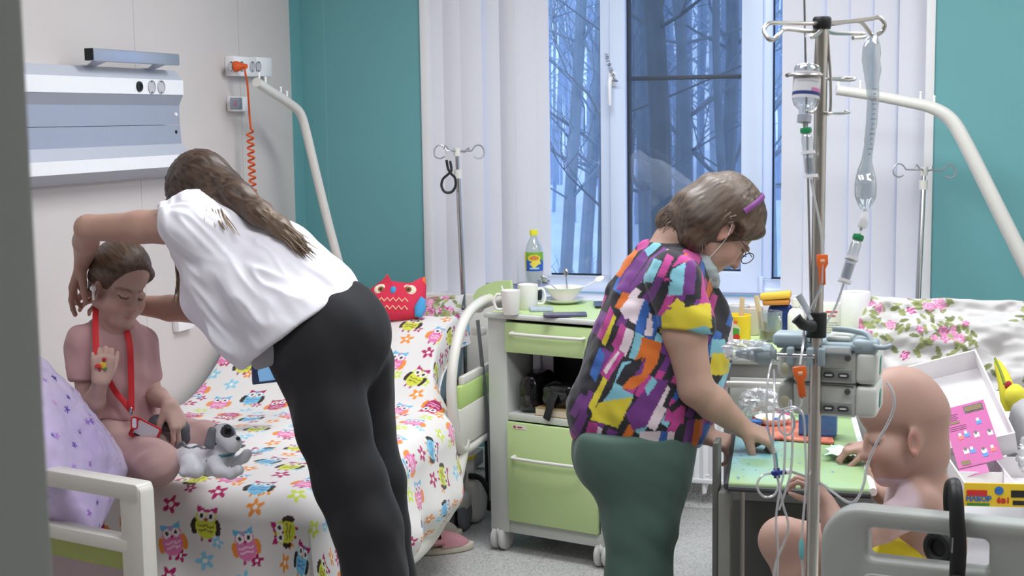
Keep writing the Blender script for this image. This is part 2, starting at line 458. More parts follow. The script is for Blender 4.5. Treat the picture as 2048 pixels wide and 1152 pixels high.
# coved lino upstand and white skirting under the window, the same along the other walls
wallbox('baseboard_window', [((-2.2, YW-.022, 0.10), (XR, YW-.0005, 0.185))], m_white)
cv = MB(); prof = [(0, 0.10), (-0.012, 0.10), (-0.02, 0.05), (-0.045, 0.015), (-0.08, 0.001), (0, 0.001)]
cv.prism([(y, z) for y, z in prof], (XL, YW-.0005, 0), (0, 1, 0), (0, 0, 1), (1, 0, 0), XR-XL)
struct(cv.build('trim_1', m_floor))
wallbox('baseboard_left', [((XL+.0005, YB, 0.0), (XL+.02, YW-.09, 0.09))], m_white)
# reveal lining, casing and sill
rv = MB()
rv.ab((WX0-.022, YW-.012, WZ0-.02), (WX0+.012, YP+.02, WZ1+.02)); rv.ab((WX1-.012, YW-.012, WZ0-.02), (WX1+.022, YP+.02, WZ1+.02))
rv.ab((WX0, YW-.012, WZ1-.012), (WX1, YP+.02, WZ1+.03))
struct(rv.build('trim_2', m_white, bevel=0.003))
sl = MB(); sl.ab((WX0-.03, YW-.10, WZ0-.085), (WX1+.03, YP-.02, WZ0-.005))
struct(sl.build('trim_3', mat('sill_white', '#e2e0e4', 0.25, var=0.01), bevel=0.012, seg=3))

# window: outer frame, mullions, tilt sash, glass, insect screen, handle
wn = bpy.data.objects.new('window_1', None); COL.objects.link(wn); wn['kind'] = 'structure'; wn.location = ((WX0+WX1)/2, YP, WZ0)
def X(u, v=300, y=YP): return aty(u, v, y)[0]
def Z(v, u=1300, y=YP): return aty(u, v, y)[2]
zb, zt = WZ0, WZ1-.012
xm0, xm1 = X(1205), X(1256); xs0, xs1 = X(1486), X(1526); xf1 = X(1546); zp = Z(549, 1150)
fr = MB()
y0, y1 = YP-.035, YP+.04
fr.ab((WX0, y0, zb), (WX1, y1, zp)); fr.ab((WX0, y0, zt-.06), (WX1, y1, zt)); fr.ab((WX0, y0, zp), (WX0+.07, y1, zt-.06)); fr.ab((WX1-.07, y0, zp), (WX1, y1, zt-.06))
fr.ab((xm0, y0, zp), (xm0+.055, y1, zt-.06)); fr.ab((xs1, y0, zp), (xf1, y1, zt-.06))
fr.build('window_frame', m_pvc, wn, bevel=0.004)
ss = MB(); zs0, zs1 = Z(582, 1450), Z(541, 1450)
o = [(xm0+.045, zs0), (xs1+.004, zs0), (xs1+.004, zt-.05), (xm0+.045, zt-.05)]; i_ = [(xm1, zs1), (xs0, zs1), (xs0, zt-.13), (xm1, zt-.13)]
ss.quadframe(o, i_, (0, YP-.055, 0), (1, 0, 0), (0, 0, 1), (0, 1, 0), .05)
ss.build('window_sash', m_pvc, wn, bevel=0.005)
gk = MB()
for x0, x1, za, zz in ((WX0+.07, xm0, zp, zt-.06), (xm1, xs0, zs1, zt-.13), (xf1, WX1-.07, zp, zt-.06)):
    r_ = 0.006; gk.quadframe([(x0, za), (x1, za), (x1, zz), (x0, zz)], [(x0+r_, za+r_), (x1-r_, za+r_), (x1-r_, zz-r_), (x0+r_, zz-r_)], (0, YP-.012, 0), (1, 0, 0), (0, 0, 1), (0, 1, 0), .012)
gk.build('gasket', mat('rubber_gasket', '#23252b', 0.6), wn)
m_glass = bpy.data.materials.new('window_glass'); t = NT(m_glass)
tr = t.new('ShaderNodeBsdfTransparent'); tr.inputs[0].default_value = (.96, .98, 1, 1); gl = t.new('ShaderNodeBsdfGlossy'); gl.inputs['Roughness'].default_value = 0.0
mx = t.new('ShaderNodeMixShader'); mx.inputs[0].default_value = 0.05; t.link(tr.outputs[0], mx.inputs[1]); t.link(gl.outputs[0], mx.inputs[2]); t.link(mx.outputs[0], t.n['Material Output'].inputs[0])
for x0, x1, za, zz in ((WX0+.07, xm0, zp, zt-.06), (xm1, xs0, zs1, zt-.13), (xf1, WX1-.07, zp, zt-.06)):
    q = MB(); q.ab((x0, YP-.004, za), (x1, YP+.002, zz)); q.build('glass_pane', m_glass, wn, smooth=False)
# fly screen fixed outside the sash
m_net = bpy.data.materials.new('screen_mesh'); t = NT(m_net); b = t.bsdf(); b.inputs['Base Color'].default_value = (.02, .022, .025, 1); b.inputs['Roughness'].default_value = .8
tr = t.new('ShaderNodeBsdfTransparent'); mx = t.new('ShaderNodeMixShader'); mx.inputs[0].default_value = 0.24
t.link(tr.outputs[0], mx.inputs[1]); t.link(b.outputs[0], mx.inputs[2]); t.link(mx.outputs[0], t.n['Material Output'].inputs[0])
scr = thing('insect_screen', 'dark framed insect screen with a crossbar outside the middle window sash', 'insect screen', ((xm1+xs0)/2, YP+.06, zs1-.03))
q = MB(); fo = [(xm1-.012, zs1-.03), (xs0+.012, zs1-.03), (xs0+.012, zt-.10), (xm1-.012, zt-.10)]; fi = [(xm1+.004, zs1-.012), (xs0-.004, zs1-.012), (xs0-.004, zt-.12), (xm1+.004, zt-.12)]
q.quadframe(fo, fi, (0, YP+.05, 0), (1, 0, 0), (0, 0, 1), (0, 1, 0), .012); q.build('screen_frame', mat('screen_grey', '#4a4f58', .5), scr)
zc = Z(155, 1370, YP+.055)
q = MB(); q.ab((xm1-.006, YP+.048, zc-.009), (xs0+.006, YP+.062, zc+.009)); q.build('crossbar', MATS['screen_grey'], scr, bevel=.003)
q = MB(); q.ab((xm1, YP+.055, zs1-.02), (xs0, YP+.0565, zt-.11)); q.build('net', m_net, scr, smooth=False)
# handle with safety chain on the mullion
hx, hz = X(1232), Z(158, 1230, YP-.05)
q = MB(); q.ab((hx-.015, YP-.067, hz-.03), (hx+.015, YP-.055, hz+.03)); q.cyl((hx, YP-.067, hz), (hx, YP-.10, hz), .009)
q.tube(smoothpath([(hx, YP-.10, hz), (hx, YP-.11, hz-.03), (hx+.001, YP-.108, hz-.11)], 5), [.010, .009, .007], 10)
q.build('window_handle', mat('handle_white', '#e9ebf0', .3), wn, bevel=.002)
q = MB(); ca, cb = aty(1212, 108, YP-.05), aty(1229, 158, YP-.085)
for k in range(9):
    c_ = ca+(cb-ca)*k/8+A(0, 0, -.006*math.sin(PI*k/8)); R = rotx(PI/2 if k % 2 else 0) @ rotz(.6)
    ring = [c_+R @ A(.007*math.cos(a), .0035*math.sin(a), 0) for a in np.linspace(0, 2*PI, 10, endpoint=False)]
    q.tube(ring, .0016, 5, closed=True)
q.ell(cb+A(-.008, -.012, -.004), (.012, .006, .006)); q.ell(cb+A(.01, -.012, -.008), (.008, .006, .005))
q.build('safety_chain', mat('chain_steel', '#8f939b', .3, 1.0), wn)
q = MB(); q.cyl((xs1+.002, YP-.06, zs0+.002), (xs1+.002, YP-.06, zs0+.07), .009, n=12); q.build('hinge', m_pvc, wn, bevel=.002)

# door leaf standing open beside the camera
E0 = P(26, 576, 0.98)
dr = bpy.data.objects.new('door_1', None); COL.objects.link(dr); dr['kind'] = 'structure'; dr.location = (E0[0], E0[1], 0)
a_ = math.radians(58); ex_ = A(-math.cos(a_), -math.sin(a_), 0); ey_ = A(math.sin(a_), -math.cos(a_), 0)
q = MB(); q.prism([(0.0, 0), (.86, 0), (.86, .045), (0, .045)], (E0[0], E0[1], .008), ex_, ey_, (0, 0, 1), 2.04)
q.build('door_leaf', mat('door_grey', '#aab0ae', .45, var=.02), dr, bevel=.004)
q = MB(); hb = A(E0[0], E0[1], 1.02)+ex_*.07
for s_ in (-1, 1):
    f_ = hb+ey_*(.045 if s_ > 0 else 0); n_ = ey_*s_
    q.cyl(f_, f_+n_*.05, .009); q.tube([f_+n_*.05, f_+n_*.05+ex_*.12], .009)
q.build('door_handle', mat('steel_satin', '#b9bcc0', .3, 1.0), dr)

# ceiling lights
m_lamp = mat('lamp_diffuser', '#ffffff', .5, var=0, emit='#f4f8ff', estr=4.0)
LAMPS = [(-.95, 2.4), (-.95, 4.15), (0.85, 2.4), (0.85, 4.15)]
lab = ['long ceiling light nearest the door above the left bed side', 'long ceiling light above the owl blanket bed', 'long ceiling light nearest the door above the right side', 'long ceiling light above the right bed']
for (x, y), l_ in zip(LAMPS, lab):
    tl = thing('ceiling_light', l_, 'ceiling light', (x, y, ZC), 'ceiling lights')
    q = MB(); q.quadframe(rrect(1.22, .62, .01, 2, x, y), rrect(1.17, .57, .01, 2, x, y), (0, 0, ZC-.03), (1, 0, 0), (0, 1, 0), (0, 0, 1), .03); q.build('lamp_frame', m_white, tl)
    q = MB(); q.ab((x-.585, y-.285, ZC-.02), (x+.585, y+.285, ZC-.012)); q.build('diffuser', m_lamp, tl, smooth=False)
    ld = bpy.data.lights.new('panel_light', 'AREA'); ld.shape = 'RECTANGLE'; ld.size = 1.16; ld.size_y = .56; ld.energy = (20 if x < 0 else 10) if y < 3 else (37 if x < 0 else 19); ld.color = (.945, .97, 1.0)
    lo_ = bpy.data.objects.new('panel_light', ld); COL.objects.link(lo_); lo_.location = (x, y, ZC-.035); lo_.parent = tl; lo_.matrix_parent_inverse = Matrix.Translation((-x, -y, -ZC))

# ------------------------------------------------------------------ world: dusk sky
w = bpy.data.worlds.new('dusk'); scn.world = w; w.use_nodes = True; nt = w.node_tree
tc = nt.nodes.new('ShaderNodeTexCoord'); sx = nt.nodes.new('ShaderNodeSeparateXYZ'); nt.links.new(tc.outputs['Generated'], sx.inputs[0])
rp = nt.nodes.new('ShaderNodeValToRGB'); nt.links.new(sx.outputs['Z'], rp.inputs[0])
cr = rp.color_ramp; cr.elements[0].position = 0.0; cr.elements[0].color = (.36, .54, .92, 1); cr.elements[1].position = .6; cr.elements[1].color = (.54, .72, 1.0, 1)
e = cr.elements.new(.12); e.color = (.31, .49, .90, 1)
bg = nt.nodes['Background']; nt.links.new(rp.outputs[0], bg.inputs[0]); bg.inputs[1].default_value = 2.3

# ------------------------------------------------------------------ outside: snow and bare forest
m_snow = mat('snow', '#c3cfe6', .9, var=.15, nscale=.8)
gx = np.linspace(-70, 30, 60); gy = np.linspace(YW+.6, 110, 60)
GX, GY = np.meshgrid(gx, gy, indexing='ij'); GZ = -1.2+fbm(np.stack([GX*.15, GY*.15, GX*0], -1))*.5
tag(gridmesh('snowy_ground', np.stack([GX, GY, GZ], -1), m_snow), 'pale snowy forest ground beyond the window', 'snow', kind='structure')
m_bark = [mat('bark_near', '#6d7276', .9, var=.3, nscale=6), mat('bark_mid_haze', '#87919a', .9, var=.25, nscale=6), mat('bark_far_haze', '#a3b0be', .9, var=.2, nscale=6)]  # bark lightens with distance: forest haze is painted into the colour
def tree(x, y, h, r, depth, seed, mb, twigs):
    rn = random.Random(seed); lean = A(rn.uniform(-.06, .06), rn.uniform(-.04, .04), 0); base = A(x, y, -1.5)
    tp = [base+A(0, 0, h*k/6)+lean*(h*k/6)+A(rn.uniform(-1, 1), rn.uniform(-1, 1), 0)*.035*k for k in range(7)]
    sp_ = smoothpath(tp, 3)
    t_ = MB(); t_.tube(sp_, [r*(1-.75*k/(len(sp_)-1)) for k in range(len(sp_))], 8)
    b_ = MB()
    def branch(p, d, L, r0, lev):
        n = 5; pts = [p]; dd = d.copy()
        for k in range(n):
            dd = unit(dd+A(rn.uniform(-.28, .28), rn.uniform(-.28, .28), rn.uniform(-.08, .22))); pts.append(pts[-1]+dd*L/n)
        b_.tube(pts, [r0, r0*.25], 5 if lev == 0 else 3, cap=False)
        if lev < 2:
            for _ in range(5 if lev == 0 else 4):
                k = rn.randint(1, n); branch(pts[k], unit(dd+A(rn.uniform(-.9, .9), rn.uniform(-.7, .7), rn.uniform(-.5, .6))), L*rn.uniform(.35, .6), r0*.42, lev+1)
    for _ in range(twigs):
        k = rn.randint(int(len(sp_)*.22), len(sp_)-1); a = rn.uniform(0, 2*PI)
        branch(sp_[k], unit(A(math.cos(a), math.sin(a)*.8, rn.uniform(.1, .9))), rn.uniform(1.0, 2.8), min(.03, r*rn.uniform(.14, .30)), 0)
    return t_, b_
GRP = 'bare forest trees beyond the window'
def put_tree(x, y, h, r, k, seed, twigs, label):
    t_, b_ = tree(x, y, h, r, 0, seed, None, twigs)
    th = thing('bare_tree', label, 'tree', (x, y, -1.5), GRP)
    t_.build('trunk', m_bark[k], th, dedupe=False, recalc=False); b_.build('branches', m_bark[k], th, dedupe=False, recalc=False, smooth=False)
# trees nearest the panes stand where the photo shows their trunks
near = [(1345, 9.5, .15), (1290, 12, .12), (1395, 11.5, .10), (1110, 11, .10), (1150, 14, .13), (1180, 10, .06), (1430, 13, .14), (1470, 11, .07), (1265, 14, .12), (1555, 12, .10), (1230, 12.5, .09)]
for n_, (u, y, r) in enumerate(near):
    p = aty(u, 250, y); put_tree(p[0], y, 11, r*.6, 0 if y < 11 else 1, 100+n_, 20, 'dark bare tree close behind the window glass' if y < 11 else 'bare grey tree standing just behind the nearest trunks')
rn = random.Random(5)
for n_ in range(40):
    y = rn.uniform(15, 46); c0 = -.30*y; x = c0+rn.uniform(-.30, .30)*y
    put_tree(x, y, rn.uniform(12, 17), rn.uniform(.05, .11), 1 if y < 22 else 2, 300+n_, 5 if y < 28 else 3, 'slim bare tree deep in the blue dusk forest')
# distant thicket nobody could count
th_ = MB()
for n_ in range(330):
    y = rn.uniform(30, 75); x = -.30*y+rn.uniform(-.33, .33)*y; r = rn.uniform(.03, .09); h = rn.uniform(10, 20); lx = rn.uniform(-.05, .05)
    th_.tube([A(x, y, -1.5), A(x+lx*h*.5+rn.uniform(-.2, .2), y, h*.5), A(x+lx*h, y, h)], [r, r*.75, r*.3], 5, cap=False)
    for _ in range(7):
        z = rn.uniform(1.0, h*.8); d = A(rn.uniform(-1, 1), rn.uniform(-.3, .3), rn.uniform(.1, .9)); p = A(x+lx*(z+1.5), y, z)
        q_ = p+unit(d)*rn.uniform(.8, 2.0); th_.tube([p, q_, q_+unit(d+A(rn.uniform(-.5, .5), 0, .3))*rn.uniform(.5, 1.2)], [.035, .02, .01], 3, cap=False)
tag(th_.build('distant_thicket', mat('thicket', '#a3b2c4', .95, var=.2, nscale=3), dedupe=False, recalc=False, smooth=False), 'hazy blue thicket of far forest trunks behind all the trees', 'trees', kind='stuff')  # far trunks are pale because the haze is put into their colour
bs = MB()
for n_ in range(260):
    y = rn.uniform(7.2, 22); x = -.30*y+rn.uniform(-.28, .28)*y; L = rn.uniform(.3, .9)
    p = A(x, y, -1.2); 
    for _ in range(5):
        d = unit(A(rn.uniform(-.6, .6), rn.uniform(-.6, .6), 1)); bs.tube([p, p+d*L*.6, p+d*L+A(rn.uniform(-.1, .1), 0, 0)], [.012, .007, .003], 3, cap=False)
tag(bs.build('undergrowth', m_bark[1], dedupe=False, recalc=False, smooth=False), 'thin leafless undergrowth on the snow outside', 'bushes', kind='stuff')
scn.view_settings.view_transform = 'Standard'; scn.view_settings.look = 'None'; scn.view_settings.gamma = 1.0
scn.view_settings.exposure = 0.0; scn.view_settings.use_curve_mapping = False
scn.cycles.max_bounces = 10; scn.cycles.transparent_max_bounces = 24
# ------------------------------------------------------------------ bed head unit on the left wall
m_alu = mat('brushed_aluminium', '#a9aebb', .38, .35, var=.03)
m_alul = mat('light_aluminium', '#c9cdd8', .35, .2, var=.02)
m_panelw = mat('panel_white', '#eeeef0', .35, var=.01)
m_blk = mat('black_plastic', '#17181a', .45, var=.05)
m_steel = mat('polished_steel', '#c6c8cb', .16, 1.0, var=.02)
m_cream = mat('bed_cream_plastic', '#d9d6cf', .38, var=.02)
m_creamw = mat('tube_cream', '#d7d5cf', .32, var=.02)
m_green = mat('lime_laminate', '#b9d683', .4, var=.02)
m_sockw = mat('socket_white', '#f0f0f2', .3, var=0)
xo = XL+.0008
zz = lambda v: atx(366, v, XL+.08)[2]
yR = atx(366, 240, XL+.08)[1]; yL = yR-1.9
hu = thing('bed_head_unit', 'long grey and white wall unit with sockets above the girl', 'wall unit', (XL, (yL+yR)/2, zz(240)))
def ext(name, prof, m, y0=yL, y1=yR, par=None, **k):
    q = MB(); q.prism([(x, z) for x, z in prof], (xo, y0, 0), (1, 0, 0), (0, 0, 1), (0, 1, 0), y1-y0); return q.build(name, m, par or hu, **k)
ext('top_cover', [(0, zz(139)), (.055, zz(141)), (.083, zz(161)), (0, zz(161))], m_alul, angle=20)
ext('socket_strip', [(0, zz(161)), (.086, zz(161)), (.086, zz(190)), (0, zz(190))], m_panelw)
ext('light_channel', [(0, zz(190)), (.084, zz(190)), (.066, zz(211)), (0, zz(211))], m_alu, angle=20)
ext('upper_panel', [(0, zz(211)), (.066, zz(211)), (.066, zz(249)), (0, zz(249))], m_alu)
ext('lower_panel', [(0, zz(250)), (.066, zz(250)), (.070, zz(287)), (0, zz(287))], m_alu)
ext('slope_panel', [(0, zz(287)), (.070, zz(287)), (.108, zz(308)), (0, zz(308))], m_alul, angle=20)
ext('lower_strip', [(0, zz(308)), (.110, zz(308)), (.110, zz(331)), (0, zz(331))], m_panelw)
ext('under_cover', [(0, zz(331)), (.108, zz(331)), (.03, zz(352)), (0, zz(352))], m_alu, angle=20)
def socket(c, nx, par, r=.0215):
    """round recessed outlet with two holes and earth clips"""
    B = basis(nx, A(0, 0, 1)); q = MB()
    q.lathe([(r*1.12, 0), (r*1.12, .003), (r, .003), (r*.93, -.004), (0.0001, -.004)], c, B, 22)
    s_ = q.build('socket', mat('socket_grey', '#bdbdc2', .35, var=0), par)
    q = MB()
    for k in (-1, 1): q.cyl(c+B @ A(0, k*.0085, -.0035), c+B @ A(0, k*.0085, -.0028), .003, n=10)
    for k in (-1, 1): q.box(c+B @ A(k*r*.86, 0, 0), (.004, .006, .005), B)
    q.build('contacts', mat('socket_dark', '#4a4a4c', .4), s_)
for u in (303, 322):
    p = atx(u, 174, XL+.087); socket(A(XL+.0875, p[1], p[2]), A(1, 0, 0), hu)
p = atx(278, 173, XL+.087); q = MB(); q.lathe([(.018, 0), (.017, .006), (.010, .006), (.008, .002), (.0001, .002)], A(XL+.087, p[1], p[2]), basis(A(1, 0, 0)), 20); q.build('equipotential_port', m_blk, hu)
for (u, v, m_) in ((352, 229, m_sockw), (352, 264, m_blk)):
    p = atx(u, v, XL+.068); q = MB(); q.lathe([(.0075, 0), (.006, .004), (.0001, .005)], A(XL+.067, p[1], p[2]), basis(A(1, 0, 0)), 12); q.build('screw_cap', m_, hu)
# reading lamp on the unit
a0, a1 = atx(174, 112, XL+.10), atx(347, 117, XL+.10)
rl = thing('reading_lamp', 'silver bar lamp on two brackets above the bed head unit', 'lamp', (XL+.08, (a0[1]+a1[1])/2, zz(140)))
zt_ = (a0[2]+a1[2])/2; bh = atx(260, 104, XL+.10)[2]-atx(260, 128, XL+.10)[2]
q = MB(); q.ab((XL+.092, a0[1], zt_-bh/2), (XL+.125, a1[1], zt_+bh/2)); q.build('lamp_bar', mat('lamp_bar_silver', '#b3bac8', .32, .6), rl, bevel=.004)
q = MB(); q.ab((XL+.093, a0[1]-.003, zt_-bh/2+.001), (XL+.124, a0[1], zt_+bh/2-.001)); q.build('end_cap', m_blk, rl)
for u in (178, 298):
    yy = atx(u, 128, XL+.06)[1]; q = MB()
    q.prism([(.035, zz(139)+.001), (.065, zz(139)-.004), (.122, zt_-bh/2+.004), (.095, zt_-bh/2+.004), (.07, zt_-bh/2-.012)], (XL, yy-.028, 0), (1, 0, 0), (0, 0, 1), (0, 1, 0), .056); q.build('bracket', m_alu, rl)
# socket box, call switch, lower wall outlet
def wallplate(u0, v0, u1, v1, t, par, name, m, x=None):
    a, b = atx(u0, v0, XL), atx(u1, v1, XL); q = MB(); q.ab((xo, a[1], b[2]), (xo+t, b[1], a[2])); return q.build(name, m, par, bevel=.004)
so = thing('socket_box', 'white double socket box high on the beige wall', 'wall socket', atx(487, 134, XL))
wallplate(448, 112, 494, 154, .042, so, 'left_plate', m_sockw); wallplate(495, 114, 526, 154, .042, so, 'right_plate', m_sockw)
for u in (462, 483, 504.5, 517):
    p = atx(u, 133, xo+.043); socket(A(xo+.043, p[1], p[2]), A(1, 0, 0), so, .019)
sw = thing('call_switch', 'small grey faced call switch below the socket box', 'switch', atx(468, 208, XL))
wallplate(452, 193, 485, 223, .03, sw, 'switch_box', m_sockw)
a, b = atx(460, 195, xo+.031), atx(484, 219, xo+.031); q = MB(); q.ab((xo+.03, a[1], b[2]), (xo+.034, b[1], a[2])); q.build('switch_face', mat('switch_grey', '#8d93a0', .4), sw, bevel=.002)
yc, zc_ = (a[1]*.66+b[1]*.34), (a[2]+b[2])/2
q = MB(); q.quadframe([(-.008, -.01), (.008, -.01), (.008, .01), (-.008, .01)], [(-.005, -.007), (.005, -.007), (.005, .007), (-.005, .007)], (xo+.0338, yc, zc_), (0, 1, 0), (0, 0, 1), (1, 0, 0), .0012); q.build('red_symbol', mat('symbol_red', '#c8556a', .4, var=0), sw, smooth=False)
yc = (a[1]*.25+b[1]*.75); q = MB(); q.box((xo+.0342, yc, zc_), (.0012, .006, .014)); q.build('pink_symbol', mat('symbol_pink', '#b58fa3', .4, var=0), sw, smooth=False)
lo_ = thing('lower_socket', 'small white wall outlet low behind the girl', 'wall socket', atx(358, 640, XL)); wallplate(343, 620, 376, 655, .028, lo_, 'outlet_box', m_sockw)
# orange plug and spiral cord
cd = thing('spiral_cord', 'orange plug and spiral cord hanging from the white socket box', 'cord', atx(474, 133, XL+.08))
m_or = mat('orange_rubber', '#dd5a24', .45)
p0 = atx(469, 133, xo+.045); p0[0] = xo+.045; B = basis(A(1, .15, 0))
q = MB(); q.lathe([(.021, 0), (.021, .012), (.017, .02), (.012, .032), (.009, .05), (.006, .052)], p0, B, 18); q.build('plug', m_or, cd)
pe = p0+B @ A(0, 0, .05); bl = lambda u, v, x: atx(u, v, x)
st = smoothpath([pe, bl(490, 142, XL+.10), bl(495, 170, XL+.085), bl(499, 230, XL+.08), bl(502, 258, XL+.08)], 8)
q = MB(); q.tube(st, .0042, 8); q.build('straight_lead', m_or, cd)
c0, c1 = bl(500, 262, XL+.08), bl(516, 600, XL+.08); turns = 26; pts = []
for k in range(turns*10+1):
    f = k/(turns*10); c_ = c0+(c1-c0)*f; a_ = 2*PI*f*turns; pts.append(c_+A(.0125*math.cos(a_), .0125*math.sin(a_), 0))
q = MB(); q.tube([st[-1]]+pts, .0042, 6); q.build('coil', m_or, cd)

# ------------------------------------------------------------------ vertical blinds
m_slat = mat('blind_fabric', '#dcdde6', .7, var=.02, nscale=50, bump=.08, bscale=700)
def blind(name, label, us, ys, vb, par_label):
    b_ = thing(name, label, 'blind', aty((us[0]+us[-1])/2, 100, YW+.04))
    for k in range(len(us)-1):
        x0, x1 = aty(us[k], 300, ys[k][0])[0], aty(us[k+1]+5, 300, ys[k][1])[0]
        zb_ = aty((us[k]+us[k+1])/2, vb[k], ys[k][0])[2]; q = MB(); n = 6; top = WZ1-.06
        pts = []
        for j in range(n+1):
            f = j/n; x = x0+(x1-x0)*f; y = ys[k][0]+(ys[k][1]-ys[k][0])*f-.006*math.sin(PI*f); pts.append((x, y))
        poly = pts+[(x, y+.0012) for x, y in reversed(pts)]
        q.prism(poly, (0, 0, zb_), (1, 0, 0), (0, 1, 0), (0, 0, 1), top-zb_); s_ = q.build('slat', m_slat, b_, angle=50)
        w_ = MB(); w_.ab((min(x0, x1)+.004, min(ys[k])-.002, zb_-.006), (max(x0, x1)-.006, max(ys[k])+.001, zb_)); w_.build('bottom_weight', mat('slat_weight', '#8d7f92', .5), s_, smooth=False)
    q = MB(); q.ab((aty(us[0], 300, YW+.04)[0], YW+.01, WZ1-.06), (aty(us[-1], 300, YW+.04)[0], YW+.06, WZ1-.014)); q.build('head_rail', m_pvc, b_, bevel=.003)
    return b_
yA = YW+.03
blind('vertical_blind', 'pale vertical blind left of the window by the teal corner', [857, 889, 921, 962, 1002, 1026, 1068, 1095],
      [(yA, yA+.006), (yA+.004, yA), (yA, yA+.008), (yA+.03, yA+.045), (yA+.04, yA+.02), (yA+.025, yA+.05), (yA+.05, yA+.075)], [583, 585, 588, 566, 566, 566, 560], '')
blind('vertical_blind', 'pale vertical blind right of the window behind the drip stands', [1563, 1608, 1651, 1698, 1745, 1795, 1843],
      [(yA+.02, yA+.035), (yA+.025, yA+.04), (yA+.02, yA+.035), (yA+.02, yA+.035), (yA+.018, yA+.04), (yA+.02, yA+.03)], [600, 601, 602, 602, 603, 604], '')

# ------------------------------------------------------------------ the left bed
bx0, bx1, by0, by1 = -2.69, -1.74, 3.32, 5.42
bed = thing('hospital_bed', 'cream hospital bed along the left wall under the owl blanket', 'bed', ((bx0+bx1)/2, (by0+by1)/2, 0))
q = MB()
for x in (bx0+.12, bx1-.12): q.ab((x-.03, by0+.03, .20), (x+.03, by1, .26))
for y in (3.70, 4.4, by1-.2): q.ab((bx0+.12, y-.03, .20), (bx1-.12, y+.03, .375))
q.build('bed_frame', m_cream, bed, bevel=.006)
ms = MB()
prof = [(3.56, .38), (4.62, .38), (5.22, .60), (5.26, .74), (5.18, .755), (4.60, .535), (3.56, .53)]
ms.prism(prof, (bx0+.03, 0, 0), (0, 1, 0), (0, 0, 1), (1, 0, 0), bx1-bx0-.13); ms.build('mattress', mat('mattress_blue', '#8fa7b5', .7), bed, bevel=.03, seg=4)
for x in (bx0+.14, bx1-.10):
    for y in (by0+.25, by1-.28):
        q = MB(); q.cyl((x, y, .21), (x, y, .13), .022); lg = q.build('leg', m_cream, bed)
        q = MB()
        for s_ in (-1, 1): q.lathe([(.001, -.014), (.05, -.014), (.062, -.008), (.062, .008), (.05, .014), (.001, .014)], (x+s_*.022, y, .062), basis(A(1, 0, 0)), 22)
        q.build('castor', mat('castor_grey', '#7d7f82', .5), lg)
        q = MB(); q.ell((x, y, .115), (.045, .055, .04), pw=.8); q.build('castor_hood', m_creamw, lg)
# footboard near the camera
Q = P(309, 962, 3.42); Ql = atz(92, 926, Q[2]); ex = unit(A(Ql[0]-Q[0], Ql[1]-Q[1], 0)); ez = A(0, 0, 1); ey = np.cross(ez, ex)
if ey[1] > 0: ey = -ey
Wf = .80
fb = MB(); zf = -Q[2]+.18
fb.prism(rrect(.072, -zf, .02, 5, .036, zf/2), Q-A(0,0,.0015)+ey*.002, ex, ez, ey, .045)
fb.prism(rrect(.072, -zf, .02, 5, Wf-.036, zf/2), Q-A(0,0,.0015)+ey*.002, ex, ez, ey, .045)
fb.prism(rrect(Wf-.01, .042, .012, 4, Wf/2, -.021), Q, ex, ez, ey, .05)
fb.prism(rrect(Wf-.1, .034, .008, 3, Wf/2, -.158), Q, ex, ez, ey, .048)
fbo = fb.build('footboard', m_cream, bed, bevel=.004, dedupe=False)
q = MB(); q.prism([(.06, -.172), (Wf-.06, -.172), (Wf-.06, -.225), (.06, -.225)], Q+ey*.012, ex, ez, ey, .016); q.build('green_strip', mat('dull_lime', '#a3ad62', .4), fbo)
q = MB(); q.prism([(.06, -.225), (Wf-.06, -.225), (Wf-.06, zf+.06), (.06, zf+.06)], Q+ey*.012, ex, ez, ey, .014); q.build('lower_panel', mat('mauve_panel', '#a9979b', .45), fbo)
# head end: headboard, head-side rail with green inlay, lower side rail
q = MB(); q.prism(rrect(.9, .50, .09, 8, (bx0+bx1)/2, .64), (0, by1+.02, 0), (1, 0, 0), (0, 0, 1), (0, 1, 0), .035); q.build('headboard', m_cream, bed, bevel=.008)
xr = bx1+.052
loop = smoothpath([A(xr, *aty_) for aty_ in [(4.70, .46), (4.66, .60), (4.67, .72), (4.75, .84), (4.88, .905), (5.1, .92), (5.24, .88), (5.28, .72), (5.28, .50), (5.22, .42), (4.98, .41), (4.78, .41)]], 6, closed=True)
q = MB(); q.tube(loop, .019, 12, closed=True); sr = q.build('head_side_rail', m_cream, bed, dedupe=False)
q = MB(); q.ab((xr-.012, 4.72, .57), (xr+.012, 5.26, .65)); q.build('green_inlay', m_green, sr, bevel=.003)
q = MB(); q.ab((xr-.014, 4.71, .43), (xr+.014, 5.26, .57)); q.ab((xr-.010, 4.76, .65), (xr+.010, 5.26, .68)); q.build('rail_panel', m_cream, sr, bevel=.003, dedupe=False)
q = MB(); q.tube(smoothpath([atx(u_, v_, -1.70) for u_, v_ in ((925, 880), (908, 960), (880, 1030), (845, 1085), (795, 1130), (735, 1175))], 6), [.03, .034, .034, .03], 12, flat=A(1, 0, 0)); q.build('side_rail', m_cream, bed)
q = MB(); c_ = atz(945, 1046, 0); q.ell(c_+A(0, .02, .10), (.05, .07, .10), pw=.75); q.cyl(c_+A(-.02, 0, .16), c_+A(-.02, 0, .30), .034, .03); q.build('foot_housing', m_creamw, bed)
q = MB(); q.cyl(c_+A(-.02, 0, .262), c_+A(-.02, 0, .275), .036); q.build('yellow_ring', mat('yellow_ring', '#d7c63c', .5), bed)
q = MB(); q.ab(c_+A(.03, .06, .03), c_+A(.10, .22, .50)); q.build('motor_box', mat('motor_dark', '#2c2e33', .5), bed, bevel=.02, seg=3)
